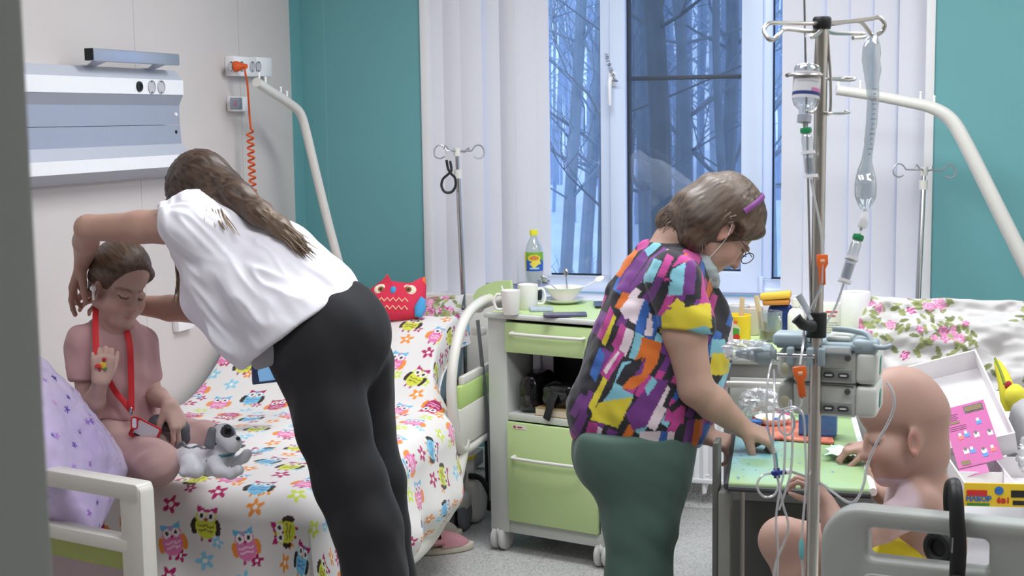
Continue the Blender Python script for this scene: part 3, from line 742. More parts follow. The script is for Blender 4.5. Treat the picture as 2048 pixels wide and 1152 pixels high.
q = MB(); q.tube(smoothpath([c_+A(.0, -.03, .20), c_+A(.05, -.03, .19), c_+A(.085, -.02, .12), c_+A(.09, .0, .04)], 5), .012, 8); q.build('castor_fender', m_blk, bed)
# lifting pole of the left bed
def lifting_pole(path, r, par, pegs, m=m_creamw):
    sp_ = smoothpath(path, 8); q = MB(); q.tube(sp_, r, 16); o = q.build('lifting_pole', m, par)
    for f in pegs:
        k = int(f*(len(sp_)-1)); c_ = sp_[k]; q = MB(); q.cyl(c_, c_+A(0, 0, .035), .0045, n=8); q.ell(c_+A(0, 0, .038), (.006, .006, .006), nu=8, nv=6); q.build('peg', m_sockw, o)
    return o
lp = [aty(513, 164, 4.95), aty(545, 185, 5.08), aty(578, 206, 5.22), aty(600, 226, 5.30), aty(612, 262, 5.33), aty(630, 338, 5.35), aty(655, 440, 5.38), aty(684, 550, 5.41), aty(705, 640, 5.44)]
lp.append(A(lp[-1][0]+.05, 5.46, .42))
lifting_pole(lp, .0185, bed, (.03, .07, .17, .21))

# ------------------------------------------------------------------ owl blanket: cloth draped over the mattress, pattern drawn in cloth coordinates
def lc(h): return np.array(lin(h), np.float32)
OW = {'blue': ('#7cc3e4', '#b0216f', '#2e2622', '#e79a3c', '#4d7fb8'), 'pink': ('#e880b4', '#6cbbe0', '#f0923a', '#c01f6e', '#f7d3e4'),
      'mag': ('#b4206c', '#c3285f', '#ee8d35', '#f3a33f', '#f3b7d2'), 'yel': ('#d6dd4a', '#b8266f', '#3a2b26', '#b0216f', '#8e7a2c')}
FL = ['#f0953c', '#b51f66', '#cfe04e', '#8ccfe8', '#b51f66', '#f0953c']
def paint(C, U, Vv, cx, cy, sz, rot, fn):
    du = U[1, 0]-U[0, 0]; dv = Vv[0, 1]-Vv[0, 0]
    i0, i1 = int((cx-sz-U[0, 0])/du), int((cx+sz-U[0, 0])/du)+2; j0, j1 = int((cy-sz-Vv[0, 0])/dv), int((cy+sz-Vv[0, 0])/dv)+2
    i0, j0 = max(0, i0), max(0, j0); i1, j1 = min(U.shape[0], i1), min(U.shape[1], j1)
    if i1 <= i0 or j1 <= j0: return
    x, y = U[i0:i1, j0:j1]-cx, Vv[i0:i1, j0:j1]-cy; c, s = math.cos(rot), math.sin(rot)
    fn(C[i0:i1, j0:j1], (x*c+y*s)/sz, (-x*s+y*c)/sz)
def el(x, y, cx, cy, rx, ry): return ((x-cx)/rx)**2+((y-cy)/ry)**2 < 1
def owl(kind):
    b, e, w, f, z = [lc(q) for q in OW[kind]]
    def fn(C, x, y):
        ax = np.abs(x)
        C[(np.abs(ax-.22) < .07) & (y < -.70) & (y > -.95)] = f                       # feet
        C[el(ax, y, .62, -.18, .20, .40)] = w                                         # wings
        C[el(x, y, 0, -.18, .56, .62)] = b; C[el(x, y, 0, .30, .56, .40)] = b
        top = (y > .30+.55*ax) & (y < .95-.35*(.56-ax)) & (ax < .56) & (ax > .0); C[(y > .55) & (y < .62+.42*ax) & (ax < .55)] = e
        C[(y > .45+.5*(ax-.1)**2) & (y < .62) & (ax < .5) & (y > .75-ax*.9)] = e
        zig = np.abs(y+.20-.10*np.abs(((x*4.2) % 2)-1)); C[(zig < .045) & (ax < .44)] = z
        zig = np.abs(y+.42-.10*np.abs(((x*4.2) % 2)-1)); C[(zig < .045) & (ax < .38)] = z
        C[el(ax, y, .25, .34, .23, .23)] = lc('#f4f0ee'); C[el(ax, y, .25, .34, .10, .11)] = lc('#3a3030')
        C[(y < .20) & (y > .02) & (ax < (y-.02)*.6)] = f
    return fn
def flower(h):
    c = lc(h)
    def fn(C, x, y):
        r = np.hypot(x, y); a = np.arctan2(y, x); C[(r < .70+.28*np.cos(5*a))] = c; C[r < .26] = lc('#f5eee9')
    return fn
nu, nv = 470, 560
BC = dict(x0=-2.68, x1=-1.765, y0=3.57, y1=5.30)
aU = np.linspace(BC['x0']-.03, BC['x1']+.56, nu); aV = np.linspace(BC['y0']-.55, BC['y1']+.02, nv)
U, Vv = np.meshgrid(aU, aV, indexing='ij')
def ss_(a, b, x): t = np.clip((x-a)/(b-a), 0, 1); return t*t*(3-2*t)
cyy = np.clip(Vv, BC['y0'], BC['y1']); x1e = BC['x1']-.10*ss_(4.55, 5.0, cyy); cxx = np.minimum(np.maximum(U, BC['x0']), x1e)
dx, dy = U-cxx, Vv-cyy; L = np.hypot(dx, dy); dn = np.maximum(L, 1e-6); nx, ny = dx/dn, dy/dn
zt = .575+.27*ss_(4.55, 5.22, cyy)+.006*fbm(np.stack([U*7, Vv*5, U*0], -1))+.010*vnoise(np.stack([U*3.2, Vv*3.2, U*0+4], -1))-.02*ss_(-2.2, -2.6, U)*0
zt = zt-.016*np.exp(-((np.hypot(U+2.28, (Vv-3.95)*.8))/.28)**2)
Rr = .10; arc = Rr*PI/2
h = np.where(L < arc, Rr*np.sin(np.minimum(L, arc)/Rr), Rr+.04*ss_(arc, arc+.25, L)-.07*ss_(arc+.15, arc+.5, L))
g = np.where(L < arc, Rr*(1-np.cos(np.minimum(L, arc)/Rr)), Rr+(L-arc))
per = np.where(np.abs(dx) > np.abs(dy), cyy, cxx*1.0+9)+np.arctan2(ny, nx)*.10
wv = ss_(arc*.6, arc+.35, L)*(.018*np.sin(per*17+1)+.012*np.sin(per*29+.5)+.018*vnoise(np.stack([per*6, L*2, L*0], -1)))
h = (h+wv)*np.where(dx > 1e-6, 1-.75*ss_(4.66, 4.86, cyy), 1)
# the blanket's right-hand drop is tucked shorter towards the head end
cut = .05+.36*ss_(4.86, 4.55, cyy)+.06*ss_(4.3, 3.7, cyy); g = np.where(dx > 1e-6, np.minimum(g, Rr+(cut-.02)*(1-np.exp(-np.maximum(0, g-Rr)/(cut)*1.25))), g)
PT = np.stack([cxx+nx*h, cyy+ny*h, np.maximum(zt-g, .06)], -1)
C = np.empty((nu, nv, 3), np.float32); C[:] = lc('#e6e2df')
rb = np.random.default_rng(21); k = 0; pit = .118
for i in range(14):
    for j in range(26):
        cx = BC['x0']-.02+pit*i+rb.uniform(-.008, .008); cy = BC['y0']-.56+pit*.88*j+(pit*.44 if i % 2 else 0)+rb.uniform(-.012, .012)
        kd = (i*2+j) % 4
        if (i+j) % 2 == 0:
            rot = [0, 0, PI, -.3, PI/2, .25][rb.integers(6)]+rb.uniform(-.2, .2); paint(C, U, Vv, cx, cy, .057, rot, owl(['blue', 'pink', 'mag', 'yel'][rb.integers(4)]))
        else:
            paint(C, U, Vv, cx+rb.uniform(-.02, .02), cy, .030, rb.uniform(0, 6), flower(FL[rb.integers(6)]))
            paint(C, U, Vv, cx+.03, cy+.058, .021, rb.uniform(0, 6), flower(FL[rb.integers(6)]))
bl_ = gridmesh('owl_blanket', PT, vmat('fleece', .85, .15, bump=.25, bscale=260, sheen=.3), None, None, C)
tag(bl_, 'white fleece blanket printed with coloured owls and flowers on the left bed', 'blanket')

# ------------------------------------------------------------------ pillows
def pillow(name, label, c, ex, ey, w, hgt, t, colfn, n=120, m=None, sag=.0, seed=1.0, wr=.006):
    ex = unit(ex); ez = unit(np.cross(ex, ey)); ey = np.cross(ez, ex)
    u, v = np.meshgrid(np.linspace(-1, 1, n), np.linspace(-1, 1, n), indexing='ij')
    bul = (np.maximum(0, 1-np.abs(u)**2.6)*np.maximum(0, 1-np.abs(v)**2.6))**.5
    sx = u*(1-.06*(1-v*v))*w/2; sy = v*(1-.08*(1-u*u))*hgt/2
    wn_ = fbm(np.stack([u*3+seed, v*3, u*0], -1), 3)
    def side(s_): return c+sx[..., None]*ex+sy[..., None]*ey+((s_*t/2*bul+wr*wn_*np.minimum(1, bul*2)*1.6+sag*(u*u+v*v)))[..., None]*ez
    T, Bm = side(1), side(-1); V = np.concatenate([T.reshape(-1, 3), Bm.reshape(-1, 3)])
    i, j = np.meshgrid(np.arange(n-1), np.arange(n-1), indexing='ij'); a = (i*n+j).ravel(); q = np.stack([a, a+n, a+n+1, a+1], 1)
    Qd = np.concatenate([q, q[:, ::-1]+n*n]); cc = colfn(u*w/2, v*hgt/2, n).reshape(-1, 3)
    o = fastmesh(name, V, Qd, m or vmat('pillow_cotton', .8, .2, bump=.15, bscale=400, sheen=.2), None, None, np.concatenate([cc, cc]))
    return tag(o, label, 'pillow')
def lilac(x, y, n):
    C = np.empty((n, n, 3), np.float32); f = (fbm(np.stack([x*6, y*6, x*0], -1))*.5+.5)[..., None]; C[:] = lc('#c5b2e0')*(1-f)+lc('#d9cdea')*f
    r_ = np.random.default_rng(4)
    for k in range(70):
        cx, cy = r_.uniform(-.25, .25, 2); col = lc(['#6a4bb5', '#b58fd8', '#9d6cc8', '#4c3f9a', '#cf9fd6'][k % 5]); rad = r_.uniform(.004, .012)
        rr = np.hypot(x-cx, y-cy); aa = np.arctan2(y-cy, x-cx); C[rr < rad*(.75+.35*np.cos(5*aa+k))] = col
    return C
def roses(seed, dens):
    def fn(x, y, n):
        C = np.empty((n, n, 3), np.float32); C[:] = lc('#c3c1c0'); r_ = np.random.default_rng(seed); w, h_ = np.abs(x).max(), np.abs(y).max()
        for k in range(dens):
            cx, cy = r_.uniform(-w, w), r_.uniform(-h_, h_); nb = r_.integers(1, 5)
            for b_ in range(nb):
                for _ in range(5):
                    lx, ly = cx+r_.normal(0, .035), cy+r_.normal(0, .035); a = r_.uniform(0, 6.3); X_, Y_ = (x-lx)*math.cos(a)+(y-ly)*math.sin(a), -(x-lx)*math.sin(a)+(y-ly)*math.cos(a)
                    C[(X_/.016)**2+(Y_/.007)**2 < 1] = lc(['#858c5c', '#989e6c', '#6f764c'][r_.integers(3)])
            for b_ in range(nb):
                px, py = cx+r_.normal(0, .028), cy+r_.normal(0, .028); rad = r_.uniform(.012, .024); rr = np.hypot(x-px, y-py); aa = np.arctan2(y-py, x-px)
                m_ = rr < rad*(.86+.16*np.cos(5*aa+k)); C[m_] = lc(['#bb6594', '#a84277', '#c682a6'][r_.integers(3)])
                C[(np.abs(((rr/rad*2.6+aa*.5) % 1)-.5) < .16) & (rr < rad*.8)] = lc('#e6b3cc')
        return C
    return fn
pillow('pillow', 'lilac speckled pillow propped behind the near footboard', P(112, 892, 3.72), P(225, 990, 3.78)-P(60, 800, 3.66), P(150, 800, 4.0)-P(60, 990, 3.6), .46, .40, .17, lilac, 150)
pillow('pillow', 'white floral pillow corner under the red owl cushion', aty(848, 655, 5.18), A(1, .1, .05), A(0, .55, .8), .30, .28, .10, roses(3, 26), 80)

# ------------------------------------------------------------------ puffed soft shapes from an outline
def puff_h(poly, t, x, y, pw=.5):
    p = np.asarray(poly); c = p.mean(0); d = np.hypot(x-c[0], y-c[1]); a = math.atan2(y-c[1], x-c[0]); best = 1e-6
    for i in range(len(p)):
        a0, b0 = p[i]-c, p[(i+1) % len(p)]-c; e = b0-a0; den = math.cos(a)*e[1]-math.sin(a)*e[0]
        if abs(den) < 1e-12: continue
        s_ = (a0[0]*e[1]-a0[1]*e[0])/den; k_ = (a0[0]*math.sin(a)-a0[1]*math.cos(a))/den
        if s_ > 0 and -1e-6 <= k_ <= 1+1e-6: best = max(best, s_)
    s_ = min(1, d/best); return t*max(0, 1-s_*s_)**pw
def puff(mb, poly, o, ex, ey, ez, t, rings=7, pw=.5):
    p = np.asarray(poly, float); c = p.mean(0); n = len(p); vs = []; fs = []
    lev = [math.sin(PI/2*k/rings) for k in range(rings, 0, -1)]; seq = [(s_, t*max(0, 1-s_*s_)**pw) for s_ in lev]
    W = lambda q, z: np.asarray(o)+np.asarray(ex)*q[0]+np.asarray(ey)*q[1]+np.asarray(ez)*z
    allr = [(s_, z) for s_, z in reversed(seq[1:])]+[(1.0, 0)]+[(s_, -z) for s_, z in seq[1:]]
    for s_, z in allr: vs += [W(c+(q-c)*s_, z) for q in p]
    R = len(allr)
    for i in range(R-1):
        for k in range(n): fs.append((i*n+k, (i+1)*n+k, (i+1)*n+(k+1) % n, i*n+(k+1) % n))
    vs += [W(c, t), W(c, -t)]; a, b = R*n, R*n+1
    for k in range(n): fs += [(a, k, (k+1) % n), (b, (R-1)*n+(k+1) % n, (R-1)*n+k)]
    return mb.add(vs, fs)
# red owl cushion
oc = aty(792, 598, 5.14); s5 = 5.35/2860
oex = unit(RT+ivec(0, .06)); oez = unit(A(.15, -.8, .35)); oey = unit(np.cross(oez, oex)); oex = np.cross(oey, oez)
body = [(-58, -38), (-64, -8), (-55, 20), (-30, 40), (-22, 53), (-14, 38), (20, 34), (50, 36), (58, 48), (62, 30), (63, 5), (58, -25), (50, -42), (20, -46), (-20, -46)]
body = [(x*s5, y*s5) for x, y in body]
oc_t = thing('owl_cushion', 'red owl shaped cushion with blue wings at the head of the left bed', 'cushion', oc)
m_red = mat('cushion_red', '#d8314f', .8, bump=.1); q = MB(); puff(q, body, oc, oex, oey, oez, .05, pw=.42); q.build('cushion_body', m_red, oc_t, angle=70)
m_bl = mat('cushion_blue', '#4a9bd0', .8); m_orange = mat('cushion_orange', '#ef7a33', .8)
for pl, nm in (([(56, 2), (66, -4), (68, -26), (60, -44), (46, -42), (44, -20)], 'wing'), ([(-58, 8), (-64, 14), (-72, -4), (-70, -26), (-60, -34), (-56, -12)], 'wing')):
    q = MB(); puff(q, [(x*s5, y*s5) for x, y in pl], oc+oez*.034, oex, oey, oez, .018); q.build(nm, m_bl, oc_t, angle=70)
def disc_on(cx, cy, rx, ry, m, name, lift, par=oc_t):
    h_ = puff_h(body, .05, cx*s5, cy*s5, .42); q = MB(); pl = [(cx*s5+rx*s5*math.cos(a), cy*s5+ry*s5*math.sin(a)) for a in np.linspace(0, 2*PI, 22, endpoint=False)]
    puff(q, pl, oc+oez*(h_-.006), oex, oey, oez, .007+lift, 4); return q.build(name, m, par, angle=70)
for cx in (-28, 30):
    e_ = disc_on(cx, 14, 16, 12, mat('felt_cream', '#f0dfc6', .8), 'eye', 0.001); disc_on(cx, 14, 9, 8, mat('felt_brown', '#8a5a3a', .8), 'iris', .004, e_); disc_on(cx, 14, 4, 4, m_blk, 'pupil', .006, e_)
disc_on(-2, 12, 7, 9, m_bl, 'beak', .006)
for pl in ([(-30, 38), (-14, 37), (-22, 54)], [(46, 35), (62, 31), (58, 50)]):
    q = MB(); puff(q, [(x*s5, y*s5) for x, y in pl], oc, oex, oey, oez, .022, 4); q.build('ear_tip', m_orange, oc_t, angle=70)
for y0 in (-12, -28):
    q = MB(); pts = []
    for k in range(13):
        x = -44+k*6.2; y = y0+(7 if k % 2 else 0); h_ = puff_h(body, .05, x*s5, y*s5, .42); pts.append(oc+oex*x*s5+oey*y*s5+oez*(h_+.001))
    q.tube(pts, .0032, 6); q.build('zigzag_trim', mat('felt_peach', '#f4c3a2', .8), oc_t)
for cx in (-30, -18): 
    q = MB(); puff(q, [((cx+x)*s5, (-42+y)*s5) for x, y in ((-6, -5), (6, -5), (5, 5), (-5, 5))], oc+oez*.02, oex, oey, oez, .016, 4); q.build('foot', m_orange, oc_t)
# blue picture case lying behind the leaning woman
pb = thing('picture_box', 'blue picture box on the blanket beneath the leaning woman', 'box', P(535, 770, 4.75))
b0 = P(505, 770, 4.72); bex = unit(RT+ivec(0, -.10, .2)); bez = A(0, 0, 1); bey = np.cross(bez, bex); k_ = 4.72/2860
q = MB(); q.prism([(0, 0), (75*k_, 0), (75*k_, 52*k_), (0, 52*k_)], b0, bex, bez, bey, .07); q.build('box_body', mat('navy_card', '#22304f', .4), pb, bevel=.003)
q = MB(); q.prism([(14*k_, 5*k_), (55*k_, 6*k_), (58*k_, 40*k_), (40*k_, 50*k_), (18*k_, 46*k_), (11*k_, 25*k_)], b0-bey*.0015, bex, bez, bey, .002); q.build('picture', mat('sky_print', '#7fb3e2', .4), pb, smooth=False)
for x0 in (34, 48):
    q = MB(); q.prism([(x0*k_, 49*k_), ((x0+5)*k_, 49*k_), ((x0+14)*k_, 10*k_), ((x0+9)*k_, 9*k_)], b0-bey*.003, bex, bez, bey, .002); q.build('grey_stripe', mat('print_grey', '#8d97aa', .4), pb, smooth=False)

# ------------------------------------------------------------------ drip rods at the two bed heads
def drip_rod(label, u0, v0, u1, v1, d0, d1, uL, uR, dv, foot):
    top, bot = P(u0, v0, d0), P(u1, v1, d1); foot = np.asarray(foot, float)
    t_ = thing('drip_rod', label, 'drip stand', foot)
    q = MB(); mid = top+(bot-top)*.12; q.cyl(mid, bot, .0105, n=14); q.cyl(bot, foot, .0105, n=14); q.build('tube', m_steel, t_)
    q = MB(); q.cyl(top, mid, .008, n=12); q.build('inner_rod', m_steel, t_)
    q = MB(); q.cyl(mid-A(0, 0, .015), mid+A(0, 0, .02), .016, n=14); q.build('collar', m_creamw, t_)
    q = MB(); q.cyl(top-A(0, 0, .02), top+A(0, 0, .012), .014, n=12); q.build('hub', m_creamw, t_)
    k_ = d0/2860
    for s_, ue in ((-1, uL), (1, uR)):
        e_ = P(ue-s_*26, v0+dv*s_, d0); hk = [top, e_]+[e_+ivec(s_*x*k_, y*k_) for x, y in ((8, -10), (18, -11), (25, -2), (24, 10), (14, 15), (5, 11))]
        q = MB(); q.tube([hk[0]]+smoothpath(hk[1:], 5), .0032, 7); q.build('hook', mat('hook_grey', '#aeb0b4', .3, .6), t_)
    for s_ in (-1, 1):
        e_ = top+(FW*.05+RT*.03)*s_; hk = [top, e_, e_+A(0, 0, .012)+RT*.008*s_, e_+A(0, 0, .018)+RT*.014*s_, e_+A(0, 0, .004)+RT*.02*s_]
        q = MB(); q.tube(hk, .0032, 7); q.build('hook', MATS['hook_grey'], t_)
    q = MB(); q.cyl(foot, foot+A(0, 0, .10), .018, n=14); q.build('socket_sleeve', m_creamw, t_)
    return t_
dA0, dA1 = 5.36/ray(914, 302)[1], 5.36/ray(931, 690)[1]; f0 = P(932, 700, dA1); drip_rod('steel drip rod at the left bed head in front of the blind', 914, 302, 931, 690, dA0, dA1, 868, 969, 0, (f0[0], f0[1], .36))
f1 = P(1835, 610, 5.3); drip_rod('steel drip rod behind the right bed near the teal wall', 1848, 340, 1836, 600, 5.35, 5.3, 1786, 1912, 1, (f1[0], f1[1], .36))
tq = MB(); k_ = 5.4/2860
c_ = P(898, 318, 5.40); ring = [P(u, v, dA0-.03) for u, v in ((900, 322), (903, 340), (897, 348), (886, 358), (883, 372), (890, 384), (903, 384), (911, 372), (910, 356), (901, 346), (896, 336), (893, 320))]
tq.tube(smoothpath(ring, 5, closed=True), [.0052], 8, closed=True) if False else tq.tube(smoothpath(ring, 5), .0052, 8)
tag(tq.build('tourniquet', m_blk), 'black rubber tourniquet loop hanging on the left drip rod hook', 'tourniquet')

# ------------------------------------------------------------------ slippers by the left bed
def slipper(label, heel, toe, w, up):
    h_, t_ = atz(*heel, 0.0), atz(*toe, 0.0); ex = unit(t_-h_); ey = A(-ex[1], ex[0], 0); L = np.linalg.norm(t_-h_); c_ = (h_+t_)/2
    th = thing('slipper', label, 'slipper', c_, 'slippers beside the left bed')
    out = []
    for a in np.linspace(0, 2*PI, 28, endpoint=False):
        x = math.cos(a)*L/2; wd = w*(.82+.22*math.cos(a)-.10*math.cos(2*a)); out.append((x, math.sin(a)*wd))
    q = MB(); q.prism(out, c_+A(0, 0, .001), ex, ey, A(0, 0, 1), .028); q.build('sole', mat('sole_cream', '#cfc6b4', .7), th, bevel=.006, angle=60)
    q = MB(); n = 14; vs = []; fs = []
    for i in range(n+1):
        f = i/n; x = -.02+f*(L/2+.005)*1.0; hh = (.062-.03*f)*math.sqrt(max(0, 1-f**3)); ww = w*.98*math.sqrt(max(0, 1-(max(0, f-.35)/.66)**2))
        for k in range(11):
            a = PI*k/10; vs.append(c_+ex*x*.96+ey*ww*math.cos(a)+A(0, 0, .026+hh*math.sin(a)**.8))
    for i in range(n):
        for k in range(10): fs.append((i*11+k, i*11+k+1, (i+1)*11+k+1, (i+1)*11+k))
    q.add(vs, fs); q.build('upper', up, th, angle=70)
    q = MB(); hp = smoothpath([c_-ex*.01+ey*w*.9+A(0, 0, .05), c_-ex*L*.3+ey*w*.8+A(0, 0, .05), c_-ex*L*.46+A(0, 0, .06), c_-ex*L*.3-ey*w*.8+A(0, 0, .05), c_-ex*.01-ey*w*.9+A(0, 0, .05)], 5); q.tube(hp, [(.016, .008)], 8, flat=A(0, 0, 1)) if False else q.tube(hp, .012, 8); q.build('heel_rim', up, th)
slipper('pink and cream slipper on the floor nearest the camera by the left bed', (826, 1112), (948, 1096), .042, mat('slipper_pink', '#c98f97', .8))
slipper('cream slipper on the floor behind the pink one by the left bed', (835, 1082), (925, 1072), .040, mat('slipper_cream', '#cbbfb4', .8))
# ------------------------------------------------------------------ bedside cabinet
m_cab = mat('cabinet_grey', '#c6c8c3', .42, var=.015)
m_lime = mat('lime_front', '#bdd496', .42, var=.02)
m_dark = mat('dark_gap', '#34363a', .6)
m_white_c = mat('porcelain', '#ece9e4', .25, var=.01)
ZT = .876
A0, A1 = atz(975, 634, ZT), atz(1214, 652, ZT)
cex = unit(A1-A0); cey = A(-cex[1], cex[0], 0); cez = A(0, 0, 1); CWd = np.linalg.norm(A1-A0); CD = .44
def cf(u, v, off=0.0):
    """pixel -> (x, z) on the cabinet's front plane"""
    o = A0+cey*off; r = ray(u, v); p = CAM+r*(np.dot(o-CAM, cey)/np.dot(r, cey)); return np.dot(p-A0, cex), p[2]
def L1(x, y, z): return A0*A(1, 1, 0)+cex*x+cey*y+cez*z
RC = np.stack([cex, cey, cez], 1)
cab = thing('bedside_cabinet', 'grey and lime bedside cabinet on castors beside the left bed', 'cabinet', L1(CWd/2, CD/2, 0))
def cbox(x0, x1, y0, y1, z0, z1, name, m, par=None, bevel=.003):
    q = MB(); q.box(L1((x0+x1)/2, (y0+y1)/2, (z0+z1)/2), (x1-x0, y1-y0, z1-z0), RC); return q.build(name, m, par or cab, bevel=bevel)
xs = cf(1015, 800)[0]; xe = cf(1199, 800)[0]; zb0 = cf(1000, 1062)[1]; zb1 = cf(1015, 1040)[1]
zd0, zd1 = cf(1016, 703)[1], cf(1016, 643)[1]; zs0 = cf(1016, 834)[1]; zs1 = cf(1016, 826)[1]; zl1 = cf(1018, 842)[1]
cbox(0, xs, 0, CD, zb0, ZT, 'left_stile', m_cab); cbox(xe, CWd, 0, CD, zb0-.05, ZT, 'right_stile', m_cab)
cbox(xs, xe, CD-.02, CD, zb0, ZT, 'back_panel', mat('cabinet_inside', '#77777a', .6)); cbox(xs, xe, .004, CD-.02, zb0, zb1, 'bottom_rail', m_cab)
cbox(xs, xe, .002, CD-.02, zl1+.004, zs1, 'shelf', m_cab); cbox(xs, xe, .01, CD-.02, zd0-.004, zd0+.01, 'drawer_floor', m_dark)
dw = cbox(xs+.003, xe-.003, -.016, .004, zd0, zd1, 'drawer', m_lime); dr_ = cbox(xs+.004, xe-.004, -.014, .004, zb1+.004, zl1, 'door', m_lime)
def bar(u0, v0, u1, v1, par, r=.006):
    (xa, za), (xb, zb_) = cf(u0, v0), cf(u1, v1); q = MB(); za = (za+zb_)/2
    q.tube(smoothpath([L1(xa, -.012, za), L1(xa, -.034, za), L1(xa+.02, -.042, za), L1((xa+xb)/2, -.046, za), L1(xb-.02, -.042, za), L1(xb, -.034, za), L1(xb, -.012, za)], 4), r, 10); q.build('handle', m_creamw, par)
bar(1031, 664, 1173, 676, dw); bar(1034, 912, 1166, 929, dr_)
(xa, za), (xb, zb2) = cf(1030, 848), cf(1056, 858)
q = MB(); q.ab((0, 0, 0), (1, 1, 1)); q = MB(); q.box(L1((xa+xb)/2, -.0146, (za+zb2)/2), (xb-xa, .001, abs(za-zb2)), RC); st_ = q.build('sticker', mat('sticker_white', '#eadfe0', .5, var=0), dr_, smooth=False)
q = MB(); q.box(L1(xa+.008, -.0153, (za+zb2)/2), (.010, .0006, .009), RC); q.box(L1(xa+.03, -.0153, (za+zb2)/2), (.022, .0006, .005), RC); q.build('red_print', mat('print_red', '#a8384a', .5, var=0), st_, smooth=False)
tp = MB(); tp.box(L1(CWd/2, CD/2-.005, ZT+.009), (CWd+.01, CD+.03, .018), RC); tpo = tp.build('top', m_cab, cab, bevel=.005)
q = MB(); q.box(L1(CWd/2, CD/2+.005, ZT+.0185), (CWd-.02, CD-.005, .003), RC); q.build('green_top', m_lime, tpo)
ZC1 = ZT+.0201
def castor(x, y, name='castor', par=None, L=L1, RB=RC, r=.046):
    c = L(x, y, r+.001); q = MB()
    for s_ in (-1, 1): q.lathe([(.001, -.011), (r*.82, -.011), (r, -.006), (r, .006), (r*.82, .011), (.001, .011)], c+RB[:, 0]*s_*.017, basis(RB[:, 0]), 24)
    o = q.build(name, mat('castor_white', '#c9c8c4', .4), par or cab)
    q = MB(); q.cyl(c+cez*.0, c+cez*(r+.02), .013, n=12); q.ell(c+A(0, 0, r*.55), (.02, .034, .03), RB); q.build('castor_hood', mat('castor_light', '#dedcd6', .4), o)
for x, y in ((.03, .03), (CWd-.03, .03), (.03, CD-.04), (CWd-.03, CD-.04)): castor(x, y)
# swing leaf with its arm on the left of the cabinet
def cs(u, v, y): o = A0+cey*y; r = ray(u, v); return CAM+r*(np.dot(o-CAM, cey)/np.dot(r, cey))
lf = thing('swing_leaf', 'folded lime table leaf and arm on the left of the bedside cabinet', 'table leaf', L1(-.05, .2, .5))
pl = [cs(u, v, .16) for u, v in ((946, 606), (947, 590), (955, 578), (970, 569), (990, 563), (1020, 561), (1023, 586), (985, 596))]
q = MB(); n = len(pl); q.add(pl+[p+cey*.016 for p in pl], [tuple(range(n)), tuple(range(2*n-1, n-1, -1))]+[(i, n+i, n+(i+1) % n, (i+1) % n) for i in range(n)]); q.build('leaf', m_lime, lf)
q = MB(); q.tube([cs(930, 628, .15), cs(958, 614, .15), cs(1022, 590, .16)], [.008, .014, .012], 10); q.build('arm', m_creamw, lf)
q = MB(); q.tube([cs(955, 640, .05), cs(978, 860, .05), cs(983, 1000, .05)], [(.014, .008)]*3, 4); q.build('strut', mat('strut_grey', '#8f9496', .35, .6), lf)
q = MB(); q.ell(cs(957, 616, .13), (.022, .022, .018)); q.build('knob', m_creamw, lf)
q = MB(); q.box(cs(958, 662, .10), (.05, .04, .03), RC); q.build('clamp', m_creamw, lf, bevel=.006)

# ------------------------------------------------------------------ things on the cabinet
def on(u, v, z=ZC1): return atz(u, v, z)
def mug(name, label, cat, base, r0, r1, h, hand=None, m=m_white_c, group=None, wall=.003):
    t_ = thing(name, label, cat, base, group); q = MB()
    q.lathe([(.0001, .0005), (r0*.92, .0005), (r0, .004), (r1, h), (r1-wall*.6, h+.001), (r1-wall, h-.001), (r0-wall, .008), (.0001, .007)], base, None, 28); q.build('cup_body', m, t_, angle=50)
    if hand is not None:
        d = unit(hand); q = MB(); R_ = (r0+r1)/2-.001; hp = [base+d*(R_-.001)+cez*h*.80, base+d*(R_+.018)+cez*h*.82, base+d*(R_+.028)+cez*h*.55, base+d*(R_+.02)+cez*h*.24, base+d*(R_-.002)+cez*h*.22]
        q.tube(smoothpath(hp, 5), .0048, 8); q.build('handle', m, t_)
    return t_
c1 = on(1022, 629); mug('paper_cup', 'white cup with a spoon handle at the front of the bedside cabinet', 'cup', c1, .029, .036, .088, -RT)
q = MB(); q.tube([c1+A(0, 0, .02), c1+A(-.032, -.008, .105)], [(.006, .002), (.005, .002)], 8); tag(q.build('spoon', m_white_c), 'white spoon standing in the front cup', 'spoon')
c2 = on(1056, 618); mug('mug', 'white mug with its handle to the right behind the front cup', 'mug', c2, .036, .038, .092, RT)
c3 = on(1128, 606)
pt = MB(); pt.lathe([(.0001, .001), (.05, .001), (.052, .004), (.082, .016), (.083, .018), (.079, .018), (.05, .007), (.0001, .006)], c3, None, 40); tag(pt.build('plate', m_white_c, angle=60), 'white plate under the soup bowl on the bedside cabinet', 'plate')
cb_ = c3+A(0, 0, .0075)
bw = MB(); bw.lathe([(.0001, .001), (.036, .001), (.04, .006), (.068, .046), (.078, .053), (.0785, .055), (.074, .0545), (.064, .046), (.036, .009), (.0001, .008)], cb_, None, 40); tag(bw.build('bowl', m_white_c, angle=60), 'white bowl with cutlery standing on the plate', 'bowl')
def stick(name, label, cat, a, b, r, m, bowl=None):
    q = MB(); q.tube([a, a*.5+b*.5, b], [r, r, r], 8)
    if bowl: q.ell(b, bowl, basis(unit(b-a)))
    return tag(q.build(name, m, dedupe=False), label, cat)
stick('spoon', 'steel spoon leaning left in the bowl', 'spoon', cb_+A(0, 0, .02), cb_+RT*-.075+A(0, .0, .085), (.006, .0022), m_steel, (.010, .004, .016))
stick('spoon', 'steel spoon standing upright in the bowl', 'spoon', cb_+A(.01, .02, .02), cb_+A(.0, .03, .105), (.006, .0022), m_steel, (.010, .004, .016))
